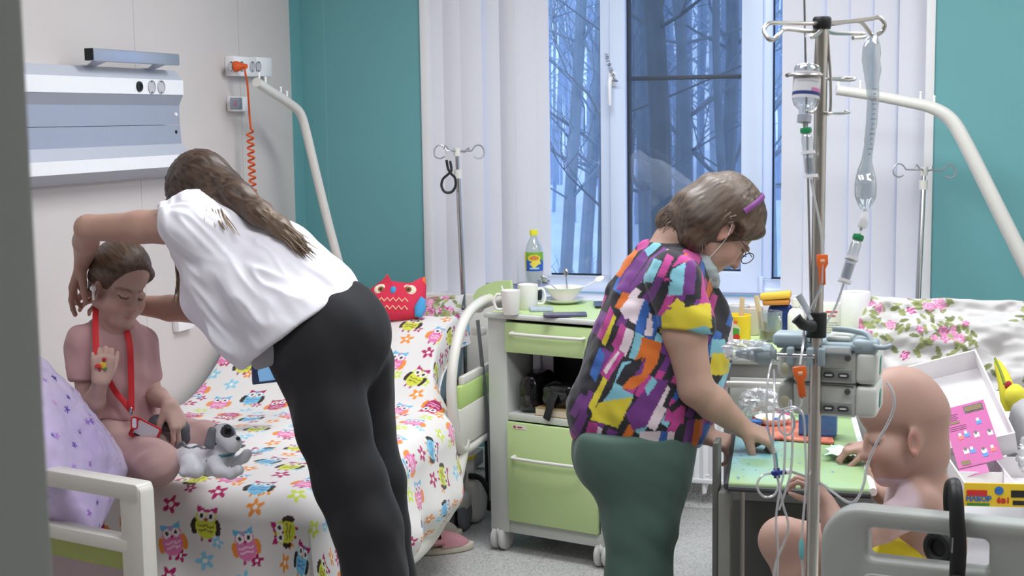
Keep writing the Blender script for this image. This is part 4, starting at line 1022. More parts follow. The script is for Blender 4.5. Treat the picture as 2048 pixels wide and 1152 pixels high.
stick('fork', 'white plastic fork leaning right out of the bowl', 'fork', cb_+A(.01, -.01, .02), cb_+RT*.135+A(0, 0, .085), (.005, .002), m_white_c, (.012, .003, .02))
ph = on(1130, 632); q = MB(); q.prism(rrect(.155, .075, .01, 4), ph+A(0, 0, .0008), unit(RT*A(1, 1, 0)+cex*.0), unit(np.cross(A(0, 0, 1), unit(RT*A(1, 1, 0)))), A(0, 0, 1), .009)
tag(q.build('smartphone', mat('phone_purple', '#56506b', .2), bevel=.002), 'dark phone lying at the front edge of the bedside cabinet', 'phone')
pk = on(1083, 622); q = MB(); q.prism(rrect(.085, .06, .006, 3), pk+A(0, 0, .0008), unit(RT*A(1, 1, 0)), unit(np.cross(A(0, 0, 1), unit(RT*A(1, 1, 0)))), A(0, 0, 1), .013)
tag(q.build('tissue_pack', mat('pack_blue', '#a9b6c6', .4, var=.2, nscale=90), bevel=.004), 'small pale blue pack beside the front cup', 'pack')
p2 = on(1207, 612); q = MB(); q.prism(rrect(.07, .14, .01, 4), p2+A(0, 0, .0008), unit(RT*A(1, 1, 0)), unit(np.cross(A(0, 0, 1), unit(RT*A(1, 1, 0)))), A(0, 0, 1), .009)
tag(q.build('smartphone', mat('phone_black', '#22242b', .2), bevel=.002), 'black phone at the right edge of the cabinet top behind the nurse', 'phone')
kc = on(1074, 600); q = MB(); q.lathe([(.0001, .001), (.018, .001), (.021, .01), (.021, .036), (.017, .044), (.0001, .045)], kc, None, 20); tag(q.build('round_tin', mat('tin_dark', '#33363d', .25)), 'small dark tin between the mug and the bowl', 'tin')
# tea bottle on the sill
bt = aty(1069, 585, YW-.045); bt[2] = WZ0-.004; th = thing('drink_bottle', 'clear iced tea bottle with yellow cap and blue label on the sill', 'bottle', bt)
H_ = P(0, 0, 1)[2]*0+aty(1069, 461, YW-.045)[2]-bt[2]; k_ = H_/.25
q = MB(); q.lathe([(r*k_, z*k_) for r, z in ((.0001, .004), (.024, .001), (.031, .008), (.0325, .02), (.030, .05), (.031, .07), (.0345, .10), (.0355, .15), (.0345, .17), (.028, .195), (.018, .215), (.0135, .225), (.0135, .234))], bt, None, 32)
q.build('bottle_body', clear('pet_plastic', '#eef4f2', .10), th, angle=60)
q = MB(); q.lathe([(r*k_, z*k_) for r, z in ((.0001, .232), (.0155, .232), (.0158, .25), (.0145, .253), (.0001, .253))], bt, None, 24); q.build('cap', mat('cap_yellow', '#ece33c', .4), th)
lb = MB(); n = 40; vs = []; cl = []; fs = []
for j in range(25):
    z = (.098+.072*j/24)*k_; r = np.interp(z/k_, [.098, .10, .15, .17, .18], [.0347, .0352, .0362, .0352, .033])*k_
    for i in range(n+1):
        a = -PI*.5-1.35+2.7*i/n+math.radians(17); vs.append(bt+A(r*math.cos(a), r*math.sin(a), z)); x, y = (i/n-.5)*2, (j/24-.5)*2
        c_ = lc('#2f63b5') if y < .1-.5*x*x+.3 else lc('#7fb53c')
        if x*x/.30+(y-.35)**2/.14 < 1: c_ = lc('#f1d83a')
        if x*x/.16+(y-.38)**2/.05 < 1: c_ = lc('#d98b4a')
        if (abs(x)+abs(y+.25)*.8) < .38 or (x-.35)**2+(y+.1)**2 < .05: c_ = lc('#f2e05a')
        if abs(y+.72) < .09 and abs(x) < .4: c_ = lc('#bcd7f0')
        if x < -.72: c_ = lc('#e8e04a')
        cl.append(c_)
for j in range(24):
    for i in range(n): a = j*(n+1)+i; fs.append((a, a+1, a+n+2, a+n+1))
fastmesh('bottle_label', np.array(vs), np.array(fs), vmat('label_print', .4), th, None, np.array(cl))
# contents of the open shelf
zf_ = zs1+.001
def sdfobj(name, S, m, parent=None, label=None, colfn=None, post=None, smooth=2):
    V, Qd = S.mesh(smooth)
    if post: V = post(V, Qd)
    return fastmesh(name, V, Qd, m, parent, label, None if colfn is None else colfn(V))
m_pat = mat('black_patent', '#141316', .12, bump=.4, bscale=40, coat=.5)
def blob(name, label, cat, c, size, m, seed, Rm=RC, amp=.10, grp=None):
    q = MB(); q.ell((0, 0, 0), (1, 1, 1), None, 28, 18, .55); V = np.array(q.v); n_ = fbm(V*1.7+seed)[:, None]; V = V*(1+amp*n_)*np.asarray(size)/2; V = np.asarray(c)+V @ Rm.T; q.v = [tuple(p) for p in V]
    return tag(q.build(name, m, angle=180), label, cat, grp)
(xa, _), (xb, _) = cf(1026, 800), cf(1064, 800); hb_ = cf(1040, 745)[1]-cf(1040, 822)[1]
blob('handbag', 'black patent bag standing at the left of the cabinet shelf', 'bag', L1((xa+xb)/2, .10, zf_+hb_/2), ((xb-xa)*1.05, .16, hb_*1.03), m_pat, 2)
(xa, _), (xb, _) = cf(1068, 800), cf(1146, 800); bz = .030
q = MB(); q.box(L1((xa+xb)/2, .065, zf_+bz/2), (xb-xa, .11, bz-.004), RC); tb = thing('book', 'thick closed book lying under the second black bag', 'book', L1((xa+xb)/2, .065, zf_)); q.build('pages', mat('paper_cream', '#d9cbb0', .7), tb, smooth=False)
q = MB()
for z in (0.0005, bz-.003): q.box(L1((xa+xb)/2, .067, zf_+z+.0012), (xb-xa+.006, .116, .0024), RC)
q.build('covers', mat('cover_tan', '#a88d68', .6), tb, smooth=False)
(xa, _), (xb, _) = cf(1072, 800), cf(1142, 800); hb_ = cf(1100, 762)[1]-cf(1100, 812)[1]
blob('cosmetic_bag', 'black shiny bag resting on the book in the cabinet', 'bag', L1((xa+xb)/2, .085, zf_+bz+hb_/2+.002), (xb-xa, .14, hb_), m_pat, 9)
q = MB(); q.tube(smoothpath([L1(cf(1106, 780)[0], .02, cf(1106, 784)[1]), L1(cf(1103, 800)[0], -.004, cf(1103, 805)[1]), L1(cf(1100, 820)[0], -.010, cf(1100, 828)[1]), L1(cf(1096, 834)[0], -.009, cf(1096, 842)[1])], 5), [(.016, .002)], 8, flat=cex) if False else q.tube(smoothpath([L1(cf(1106, 780)[0], .02, cf(1106, 784)[1]), L1(cf(1103, 800)[0], -.004, cf(1103, 805)[1]), L1(cf(1100, 820)[0], -.012, cf(1100, 824)[1]), L1(cf(1096, 834)[0], -.012, cf(1096, 838)[1])], 5), [(.016, .002)]*16, 8, flat=cex)
tag(q.build('bag_strap', mat('strap_black', '#1b1b1d', .7)), 'black strap hanging over the front edge of the cabinet shelf', 'strap')
blob('black_bag', 'large black bag filling the back of the cabinet shelf', 'bag', L1((xs+xe)/2, .31, zf_+.135), (xe-xs-.03, .17, .265), mat('matte_black', '#1c1c1f', .7), 5)
q = MB(); q.box(L1(cf(1040, 720)[0], .17, zf_+.19), (.07, .004, .17), RC @ rotz(.2)); q.box(L1(cf(1030, 720)[0], .15, zf_+.18), (.03, .004, .18), RC @ rotz(.1)); 
tag(q.build('paper_sheets', mat('paper_lilac', '#dedbe8', .7), dedupe=False, smooth=False), 'white papers standing behind the left bag on the shelf', 'paper')
S = Sdf(L1(.2, -.02, zf_-.01)-.15, L1(.35, .3, zf_+.3)+.12, .005)
cY = L1(cf(1152, 790)[0], .08, zf_+.06); S.ell(cY, (.05, .06, .055)); S.ell(cY+A(.02, .0, .06), (.045, .05, .05)); S.ell(cY+A(.03, .02, .12), (.03, .03, .03))
def bagcol(V):
    n_ = fbm(V*14+2); C = np.empty((len(V), 3), np.float32); C[:] = lc('#b9b6ae'); C[n_ > .12] = lc('#cfae3c'); C[n_ < -.3] = lc('#5d5a58'); return C
tag(sdfobj('plastic_bag', S, vmat('bag_film', .25, .5), None, None, bagcol, lambda V, Q: fold(V, Q, .012, A(0, .3, 1), .05, .018, 2)), 'crumpled white and yellow plastic bag at the right of the cabinet shelf', 'bag')

# ------------------------------------------------------------------ radiator
rd = thing('radiator', 'white ribbed panel radiator under the window', 'radiator', (-1.0, YW-.07, .2))
rx0, rx1 = aty(1150, 900, YW-.08)[0], aty(1900, 900, YW-.08)[0]; rz0, rz1 = aty(1400, 962, YW-.08)[2], .70
poly = []; n = int((rx1-rx0)/.018); 
for k in range(n+1):
    x = rx0+(rx1-rx0)*k/n; poly.append((x, .0 if k % 2 else -.008))
q = MB(); q.prism(poly+[(rx1, .012), (rx0, .012)], (0, YW-.085, rz0), (1, 0, 0), (0, 1, 0), A(0, 0, 1), rz1-rz0); q.build('front_panel', m_panelw, rd, angle=20)
q = MB(); q.ab((rx0-.004, YW-.098, rz0-.006), (rx1+.004, YW-.066, rz0+.012)); q.ab((rx0-.004, YW-.098, rz1-.01), (rx1+.004, YW-.03, rz1+.004)); q.ab((rx0, YW-.07, rz0), (rx1, YW-.035, rz1)); q.build('convector', m_panelw, rd, bevel=.003, dedupe=False)
xp = aty(1412, 980, YW-.07)[0]; q = MB(); q.tube(smoothpath([A(xp+.03, YW-.075, rz0), A(xp+.004, YW-.075, rz0-.01), A(xp-.006, YW-.078, rz0-.05), A(xp+.0, YW-.082, .14), A(xp+.05, YW-.07, .12)], 5), .009, 10); q.build('pipe', m_panelw, rd)
for x in (rx0+.2, rx1-.2):
    q = MB(); q.ab((x-.02, YW-.036, rz0+.05), (x+.02, YW-.0005, rz1-.05)); q.build('wall_bracket', m_panelw, rd)

# ------------------------------------------------------------------ second bedside cabinet with its pulled-out table
ZT2 = .88
B0 = atz(1440, 714, ZT2); B1 = atz(1738, 722, ZT2); dex = unit(B1-B0); dey = A(-dex[1], dex[0], 0); DW = .46; DD = .46
RD = np.stack([dex, dey, cez], 1)
def L2(x, y, z): return B0*A(1, 1, 0)+dex*x+dey*y+cez*z
cab2 = thing('bedside_cabinet', 'grey bedside cabinet with lime top behind the drip stand', 'cabinet', L2(DW/2, DD/2, 0))
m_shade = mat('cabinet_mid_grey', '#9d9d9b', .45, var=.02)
def dbox(x0, x1, y0, y1, z0, z1, name, m, par=None, bevel=.003):
    q = MB(); q.box(L2((x0+x1)/2, (y0+y1)/2, (z0+z1)/2), (x1-x0, y1-y0, z1-z0), RD); return q.build(name, m, par or cab2, bevel=bevel)
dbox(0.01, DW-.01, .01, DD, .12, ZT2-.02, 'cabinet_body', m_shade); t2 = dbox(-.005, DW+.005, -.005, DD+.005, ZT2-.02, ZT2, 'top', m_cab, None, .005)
dbox(.0, DW, .0, DD, ZT2-.001, ZT2+.0015, 'green_top', m_lime, t2, .001)
dd = dbox(.03, DW-.03, -.006, .012, ZT2-.24, ZT2-.06, 'drawer', m_cab); q = MB(); zr = ZT2-.072
q.tube(smoothpath([L2(.02, -.006, zr-.10), L2(.018, -.04, zr-.09), L2(.018, -.05, zr-.01), L2(.03, -.052, zr), L2(.25, -.052, zr), L2(DW-.03, -.052, zr), L2(DW-.018, -.05, zr-.02), L2(DW-.02, -.006, zr-.10)], 4), [(.011, .008)]*29, 10); q.build('handle', m_creamw, dd)
for x, y in ((.05, .05), (DW-.05, .05), (.05, DD-.05), (DW-.05, DD-.05)): castor(x, y, par=cab2, L=L2, RB=RD)
# overbed table
ZTB = .72
corn = [atz(u, v, ZTB) for u, v in ((1457, 964), (1742, 979), (1700, 822), (1481, 806))]
ob = thing('overbed_table', 'lime overbed table with paint smears in front of the seated child', 'table', (corn[0]+corn[2])/2*A(1, 1, 0))
n1, n2 = 130, 220; s_, t_ = np.meshgrid(np.linspace(0, 1, n1), np.linspace(0, 1, n2), indexing='ij'); s3, t3 = s_[..., None], t_[..., None]
PT = (corn[0]*(1-s3)+corn[1]*s3)*(1-t3)+(corn[3]*(1-s3)+corn[2]*s3)*t3
nz = fbm(np.stack([s_*5, t_*9, s_*0], -1), 4); C = np.empty((n1, n2, 3), np.float32); C[:] = lc('#9dba86'); C *= (1+.06*nz)[..., None]
bl = np.clip(np.exp(-((s_-.12)/.22)**2-((t_-.42)/.30)**2)*1.25+nz*.22, 0, 1)*.9; C = C*(1-bl[..., None])+lc('#8fc3d2')*bl[..., None]
for cx, cy, rx, ry, hcol, op in ((.16, .38, .10, .05, '#5f9c96', .7), (.18, .22, .12, .05, '#86a860', .6), (.30, .50, .05, .04, '#4a9ab0', .8), (.26, .34, .05, .06, '#5fb0c0', .6)):
    w_ = np.clip(1.2-((s_-cx)/rx)**2-((t_-cy)/ry)**2+nz*.9, 0, 1)*op; C = C*(1-w_[..., None])+lc(hcol)*w_[..., None]
rs = np.random.default_rng(2)
for k in range(46):
    cx, cy = (rs.uniform(.02, .45), rs.uniform(.03, .6)) if k < 32 else (rs.uniform(.4, .98), rs.uniform(.03, .5)); C[((s_-cx)/.011)**2+((t_-cy)/.0062)**2 < rs.uniform(.4, 1.2)] = lc(['#3f8fa5', '#4f7fb5', '#6a9a80'][k % 3])
top_ = gridmesh('table_top', PT, vmat('laminate_painted', .4, .4), ob, None, C, thick=.016)
q = MB(); q.tube([corn[1]+A(.005, 0, -.006), corn[2]+A(.005, 0, -.006)], .010, 8); q.build('side_rim', m_white, ob)
q = MB(); q.tube([corn[0]+A(-.004, 0, -.012), corn[3]+A(-.004, 0, -.012)], .008, 8); q.tube([corn[0]+A(0, -.003, -.015), corn[1]+A(0, -.003, -.015)], .007, 8); q.build('edge_band', m_dark, ob, dedupe=False)
tex = unit(corn[1]-corn[0]); tey = unit(corn[3]-corn[0]); RTB = np.stack([tex, np.cross(cez, tex), cez], 1)
m_post = mat('post_grey', '#84857f', .45, .1, var=.02); m_postd = mat('post_dark', '#5d5e5b', .5, .1, var=.02)
pc = atz(1452, 968, ZTB); q = MB(); q.box(pc+tex*-.005+tey*.10+A(0, 0, -.36), (.03, .06, .64), RTB); q.build('column', m_post, ob, bevel=.004)
q = MB(); q.box(pc+tex*-.027+tey*.115+A(0, 0, -.30), (.014, .07, .76), RTB); q.build('column_cover', m_postd, ob, bevel=.003)
q = MB(); q.box(pc+tex*.13+tey*.30+A(0, 0, -.395), (.27, .012, .55), RTB); q.build('back_panel', m_postd, ob, bevel=.002)
q = MB(); q.cyl(pc+tex*.035+tey*.16+A(0, 0, -.02), pc+tex*.035+tey*.16+A(0, 0, -.62), .006, n=10); q.build('rod', m_creamw, ob)
q = MB(); q.box(pc+tex*.0+tey*.22+A(0, 0, -.695), (.06, .56, .04), RTB); q.box(pc+tex*.14+tey*.30+A(0, 0, -.695), (.28, .05, .04), RTB); q.build('foot', m_post, ob, bevel=.006, dedupe=False)

# things on the second cabinet
ZC2 = ZT2+.002
def on2(u, v): return atz(u, v, ZC2)
m_tin = mat('tin_yellow', '#e9c62c', .35)
y1_ = on2(1475, 689); ym = mug('tin_cup', 'yellow cup with a fruit picture and a wooden stick in it', 'cup', y1_, .041, .042, .094, None, m_tin, None, .0025)
def patch(par, base, R0, zc, ang, poly, m, name):
    vs = []; q = MB(); k = len(poly)
    for rr in (R0+.0006, R0+.0016):
        for x, z in poly: a = ang+x/R0; vs.append(base+A(rr*math.cos(a), rr*math.sin(a), zc+z))
    q.add(vs, [tuple(range(k)), tuple(range(2*k-1, k-1, -1))]+[(i, k+i, k+(i+1) % k, (i+1) % k) for i in range(k)]); return q.build(name, m, par)
fa = math.atan2(-FW[1], -FW[0])
circ = lambda r, a0=0, a1=2*PI, n=16, cx=0, cz=0: [(cx+r*math.cos(a), cz+r*math.sin(a)) for a in np.linspace(a0, a1, n, endpoint=(a1-a0 < 6))]
patch(ym, y1_, .0418, .052, fa-.42, circ(.030, PI*.5-.4, PI*1.5-.9)+circ(.020, PI*.5-.4, PI*1.5-.9)[::-1], mat('print_orange', '#e8793a', .4, var=0), 'orange_arc')
patch(ym, y1_, .0424, .052, fa-.42, circ(.020), mat('print_cream', '#e9dcc0', .4, var=0), 'picture_ground')
patch(ym, y1_, .0433, .046, fa-.36, [(-.012, -.016), (.012, -.020), (.014, .010), (-.010, .014)], mat('print_green', '#4f9a3f', .4, var=0), 'green_shape')
patch(ym, y1_, .0442, .030, fa-.22, circ(.010), mat('print_redfruit', '#c5362c', .4, var=0), 'red_fruit')
q = MB(); q.tube([y1_+A(.005, .005, .01), y1_+RT*.015+A(0, 0, .15)], [(.008, .0018)]*2, 8, flat=RT); tag(q.build('wooden_stick', mat('birch', '#d9c3a0', .6)), 'flat wooden stick standing in the yellow cup', 'stick')
mug('mug', 'pale grey mug directly behind the yellow cup', 'mug', on2(1478, 664), .034, .036, .09, -RT, mat('mug_grey', '#cfcfd2', .3))
mug('mug', 'beige mug between the yellow cup and the glass of tea', 'mug', on2(1503, 668), .035, .038, .088, None, mat('mug_beige', '#d2c5bb', .35))
gj = on2(1540, 682); g_ = mug('glass_cup', 'clear glass with dark tea left at the bottom', 'glass', gj, .034, .038, .095, RT*.4-FW, clear('cup_glass', '#eef2f5', .06)); q = MB(); q.lathe([(.0001, .009), (.031, .009), (.0322, .034), (.0001, .034)], gj, None, 24); tag(q.build('tea', mat('dark_tea', '#5d2f22', .1)), 'dark tea at the bottom of the clear glass', 'tea')
q = MB(); q.tube([gj+A(-.02, 0, .012), gj+RT*-.045+A(0, 0, .145)], [(.008, .0018)]*2, 8, flat=RT); tag(q.build('wooden_stick', MATS['birch']), 'flat wooden stick leaning in the glass of tea', 'stick')
bb = on2(1560, 668); blob('wipes_pack', 'dark blue pack standing behind the glass of tea', 'pack', bb+A(.0, .02, .05), (.085, .05, .098), mat('pack_navy', '#27408f', .3), 3, RD, .05)
q = MB(); q.box(bb+A(-.015, .0, .125), (.095, .065, .018), RD @ rotx(.12)); q.box(bb+A(-.01, .0, .108), (.09, .06, .016), RD @ rotz(.15)); th = thing('sponge_pack', 'orange and yellow sponges lying on top of the blue pack', 'sponge', bb+A(0, 0, .1))
q = MB(); q.box(bb+A(-.015, .0, .127), (.10, .065, .02), RD @ roty(-.10)); q.build('yellow_sponge', mat('sponge_yellow', '#e9b84a', .9, bump=.6, bscale=250), th, bevel=.006)
q = MB(); q.box(bb+A(-.012, .0, .107), (.088, .06, .018), RD @ roty(-.05)); q.build('orange_sponge', mat('sponge_orange', '#cf8a40', .9, bump=.6, bscale=250), th, bevel=.006)
wb = on2(1592, 672); th = thing('pump_bottle', 'white pump bottle behind the drip stand clamp', 'bottle', wb); q = MB(); q.lathe([(.0001, .001), (.026, .001), (.028, .006), (.028, .07), (.022, .085), (.012, .092), (.012, .10)], wb, None, 24); q.build('bottle_body', m_white_c, th)
q = MB(); q.lathe([(.0145, .098), (.0145, .122), (.011, .124), (.011, .13), (.0001, .13)], wb, None, 20); q.build('pump_cap', m_white_c, th)
q = MB(); q.tube(smoothpath([wb+A(0, 0, .12), wb+RT*.02+A(0, 0, .125), wb+RT*.04+A(0, -.01, .085), wb+RT*.05+A(0, -.01, .065)], 4), [(.012, .003)]*13, 8); q.build('spout', mat('spout_grey', '#9aa3ad', .3), th)
cb2 = on2(1662, 676); q = MB(); q.box(cb2+A(0, .02, .056), (.056, .045, .11), RD); th = thing('carton', 'white carton with red lettering left of the paper roll', 'carton', cb2); q.build('carton_body', mat('carton_white', '#e3dfdd', .5), th, bevel=.002, )
q = MB()
for zq, wq in ((.085, .036), (.072, .024)): q.box(cb2+A(0, .02, zq)-dey*.0228, (wq, .0006, .006), RD)
q.build('red_lines', mat('line_red', '#c25a6c', .5, var=0), th, smooth=False, dedupe=False)
q = MB()
for k in range(5): q.box(cb2+A(0, .02, .018+.008*k)-dey*.0228, (.040, .0006, .0028), RD)
q.build('grey_lines', mat('line_grey', '#a5a1a5', .5, var=0), th, smooth=False, dedupe=False)
pr = on2(1710, 680); ht = .155; q = MB(); q.lathe([(.018, .001), (.044, .001), (.046, .004), (.046, ht-.004), (.044, ht), (.018, ht-.002), (.016, ht-.02), (.016, .02), (.018, .001)], pr, None, 36)
tag(q.build('paper_roll', mat('paper_white', '#e6e4e8', .85, bump=.3, bscale=160)), 'white paper towel roll beside the floral pillow', 'paper roll')

# things on the overbed table
ZO = ZTB+.001
def on3(u, v, z=ZO): return atz(u, v, z)
bd = [on3(u, v) for u, v in ((1488, 876), (1668, 890), (1660, 852), (1505, 838))]
nb = 40; s_, t_ = np.meshgrid(np.linspace(0, 1, nb), np.linspace(0, 1, nb), indexing='ij'); s3, t3 = s_[..., None], t_[..., None]
PB = (bd[0]*(1-s3)+bd[1]*s3)*(1-t3)+(bd[3]*(1-s3)+bd[2]*s3)*t3+A(0, 0, .008); nz = fbm(np.stack([s_*7, t_*5, s_*0], -1), 3); C = np.empty((nb, nb, 3), np.float32); C[:] = lc('#c9705a'); C[nz > .25] = lc('#dc8f78'); C[nz < -.45] = lc('#9e3f38')
tag(gridmesh('drawing_board', PB, vmat('board_print', .5), None, None, C, thick=.007), 'orange red painted board at the far end of the overbed table', 'board')
bo = on3(1636, 872)+A(0, 0, .009); q = MB(); kx = 72*4.0/2860
q.quadframe(rrect(kx, kx*.8, .006, 3), rrect(kx-.008, kx*.8-.008, .004, 3), bo, RTB[:, 0], RTB[:, 1], cez, .09); q.prism(rrect(kx, kx*.8, .006, 3), bo, RTB[:, 0], RTB[:, 1], cez, .004)
tag(q.build('water_tub', mat('tub_blue', '#4d6fa5', .4, var=.25, nscale=60), dedupe=False), 'speckled blue plastic tub on the orange board', 'tub')
tr_ = on3(1545, 852)+A(0, 0, .009); pt_ = thing('paint_tray', 'white paint tray with colour wells on the orange board', 'paint tray', tr_); q = MB(); q.lathe([(.0001, .0005), (.04, .0005), (.048, .012), (.05, .018), (.047, .018), (.038, .005), (.0001, .004)], tr_, RTB, 30); q.build('tray', m_white_c, pt_, angle=60)
for k, hcol in enumerate(('#c92f7d', '#3f6fb8', '#e1b93a', '#7a4fa0', '#d65a4a')):
    a = 2*PI*k/5; q = MB(); q.ell(tr_+RTB @ A(.026*math.cos(a), .026*math.sin(a), .007), (.009, .009, .004)); q.build('paint', mat('paint_'+hcol[1:], hcol, .3, var=0), pt_)
def film_bag(name, label, c, size, seed, m, Rm=RTB, amp=.24):
    q = MB(); q.ell((0, 0, 0), (1, 1, 1), None, 56, 36, .8); V = np.array(q.v); n_ = (1-np.abs(fbm(V*1.9+seed, 3))*2)[:, None]; V = V*(.8+amp*n_)*np.asarray(size)/2; V[:, 2] = np.maximum(V[:, 2], -size[2]/2+.001); V = np.asarray(c)+V @ Rm.T; q.v = [tuple(p) for p in V]
    return tag(q.build(name, m, angle=45), label, 'bag')
m_film = clear('film_plastic', '#f4f5f8', .30, .22, .12)
film_bag('clear_bag', 'crumpled clear bag at the back left of the overbed table', on3(1522, 836)+A(.0, .0, .045), (.13, .10, .085), 4, m_film)
for k, (u, v, hcol, sx_, cat_) in enumerate(((1506, 856, '#3f73b5', .05, 'blue'), (1566, 842, '#c9358a', .035, 'pink'), (1520, 872, '#7a5fb0', .05, 'violet'))):
    q = MB(); p = on3(u, v)+A(0, 0, .011); q.prism(rrect(sx_, .03, .004, 2), p, RTB[:, 0], RTB[:, 1], cez, .012)
    tag(q.build('paint_pot', mat('pot_'+hcol[1:], hcol, .35, var=.2, nscale=80), bevel=.002), f'small {cat_} paint pot beside the white paint tray', 'paint pot')
ns = on3(1690, 915); q = MB(); g = 26; s_, t_ = np.meshgrid(np.linspace(-1, 1, g), np.linspace(-1, 1, g), indexing='ij'); r_ = np.minimum(1, np.hypot(s_, t_)); PN = ns+(s_*.045*(1+.15*np.sin(t_*5)))[..., None]*RTB[:, 0]+(t_*.05)[..., None]*RTB[:, 1]+(.003+.016*np.maximum(0, r_-.45)+.006*(1+fbm(np.stack([s_*3, t_*3, s_*0], -1))))[..., None]*cez
C = np.empty((g, g, 3), np.float32); C[:] = lc('#dfe9dc'); C[fbm(np.stack([s_*2.5, t_*2.5, s_*0+3], -1)) > .2] = lc('#b5dcc6')
tag(gridmesh('napkin', PN, vmat('tissue', .8), None, None, C, thick=.002), 'paint stained white napkin under the child\'s far hand', 'napkin')

# ------------------------------------------------------------------ right bed
zT = P(1700, 1013, 2.66)[2]; R0_ = P(1641, 1013, 2.67); R1_ = atz(2040, 1049, zT); R0_ = atz(1641, 1008, zT)
rex = unit((R1_-R0_)*A(1, 1, 0)); rey = A(-rex[1], rex[0], 0)
def rfp(u, v): r = ray(u, v); p = CAM+r*(np.dot(R0_-CAM, rey)/np.dot(r, rey)); return np.dot(p-R0_, rex), p[2]-zT
bed2 = thing('hospital_bed', 'cream hospital bed at the right with the seated child', 'bed', R0_*A(1, 1, 0)+rex*.45+rey*1.1)
W2 = .92; x_o0, z_o0 = rfp(1735, 1056); x_o1, _ = rfp(1978, 1080); _, z_o1 = rfp(1850, 1130)
fb = MB(); bot = -zT+.20
outer = rrect(W2, -bot, .075, 8, W2/2, bot/2); inner = rrect(x_o1-x_o0, z_o0-z_o1, .012, 8, (x_o0+x_o1)/2, (z_o0+z_o1)/2)
fb.quadframe(outer, inner, R0_, rex, cez, rey, .05); fbo2 = fb.build('footboard', mat('bed_pale_plastic', '#acafab', .35, var=.015), bed2, bevel=.010, seg=3)
q = MB(); (xa, za) = rfp(1736, 1146); q.quadframe(rrect(x_o1-x_o0+.02, .25, .02, 6, (x_o0+x_o1)/2, za-.125), rrect(x_o1-x_o0-.01, .22, .015, 6, (x_o0+x_o1)/2, za-.125), R0_-rey*.004, rex, cez, rey, .006); q.build('panel_rim', MATS['bed_pale_plastic'], fbo2, bevel=.002)
def L3(x, y, z): return R0_*A(1, 1, 0)+rex*x+rey*y+cez*z
RB3 = np.stack([rex, rey, cez], 1)
q = MB()
for x in (.14, W2-.14): q.box(L3(x, 1.10, .33), (.05, 2.05, .06), RB3)
for y in (.15, 1.0, 1.95): q.box(L3(W2/2, y, .33), (W2-.22, .05, .05), RB3)
q.build('bed_frame', m_cream, bed2, bevel=.006, dedupe=False)
ms = MB(); ms.prism([(.08, .36), (1.25, .36), (1.98, .60), (2.04, .78), (1.95, .80), (1.22, .47), (.08, .47)], L3(.04, 0, 0), rey, cez, rex, W2-.08); ms.build('mattress', mat('sheet_white', '#d8d6da', .8, bump=.3, bscale=60), bed2, bevel=.03, seg=4)
q = MB(); q.prism(rrect(W2, .52, .09, 8, W2/2, .62), L3(0, 2.09, 0), rex, cez, rey, .035); q.build('headboard', m_cream, bed2, bevel=.008)
for x in (.14, W2-.14):
    for y in (.22, 1.9):
        q = MB(); q.cyl(L3(x, y, .31), L3(x, y, .10), .022); lg = q.build('leg', m_cream, bed2)
        q = MB()
        for s_ in (-1, 1): q.lathe([(.001, -.014), (.05, -.014), (.062, -.008), (.062, .008), (.05, .014), (.001, .014)], L3(x+s_*.022, y, .063), basis(rex), 22)
        q.build('castor', MATS['castor_grey'], lg)
lp = [aty(1672, 180, 5.36), aty(1740, 190, 5.40), aty(1820, 205, 5.42), aty(1868, 217, 5.43), aty(1902, 240, 5.44), aty(1930, 285, 5.44), aty(1985, 395, 5.44), aty(2052, 530, 5.44)]
e_ = lp[-1]-lp[-2]; lp.append(lp[-1]+e_*2.2)
sp_ = smoothpath(lp, 8); q = MB(); nn = len(sp_); q.tube(sp_, list(np.interp(np.arange(nn)/nn, [0, .3, .5, 1], [.018, .021, .026, .029])), 18); lpo = q.build('lifting_pole', m_creamw, bed2)
for f in (.02, .10, .30, .38):
    c_ = sp_[int(f*(nn-1))]; q = MB(); q.cyl(c_, c_+A(0, 0, .04), .0045, n=8); q.ell(c_+A(0, 0, .042), (.006, .006, .006), nu=8, nv=6); q.build('peg', m_sockw, lpo)

pillow('pillow', 'big white pillow printed with pink roses on the right bed', P(1955, 726, 4.42), P(2150, 715, 4.42)-P(1750, 705, 4.5), P(1950, 600, 4.52)-P(1950, 850, 4.33), .78, .46, .15, roses(8, 34), 190, None, 0, 2.5, .024)
# open toy box: lid, instruction sheet, base with lettering
zb_ = .545
bx_f = [P(1926, 985, 3.30), P(2120, 992, 3.27)]; gex = unit((bx_f[1]-bx_f[0])*A(1, 1, 0)); gey = A(-gex[1], gex[0], 0); GO = P(1928, 1012, 3.30); RG = np.stack([gex, gey, cez], 1); hb = 47*3.3/2860
tb = thing('toy_box', 'yellow open box bottom with red and blue lettering on the right bed', 'box', GO)
GW, GD = .40, .27
m_card = mat('card_white', '#eceaec', .6); m_cy = mat('card_yellow', '#eccb2e', .45)
def gbox(x0, x1, y0, y1, z0, z1, name, m, par): q = MB(); q.box(GO+RG @ A((x0+x1)/2, (y0+y1)/2, (z0+z1)/2), (x1-x0, y1-y0, z1-z0), RG); return q.build(name, m, par, smooth=False)
fp_ = gbox(0, GW, 0, .004, 0, hb, 'front_panel', m_cy, tb); gbox(0, GW, GD-.004, GD, 0, hb, 'rear_panel', m_card, tb); gbox(0, .004, .004, GD-.004, 0, hb, 'left_panel', m_card, tb); gbox(GW-.004, GW, .004, GD-.004, 0, hb, 'right_panel', m_card, tb); gbox(.004, GW-.004, .004, GD-.004, 0, .004, 'bottom', m_card, tb)
gbox(.115, .118, .006, GD-.006, .004, hb*.93, 'divider', m_card, tb); gbox(.005, .114, .15, .153, .004, hb*.8, 'divider', m_card, tb)
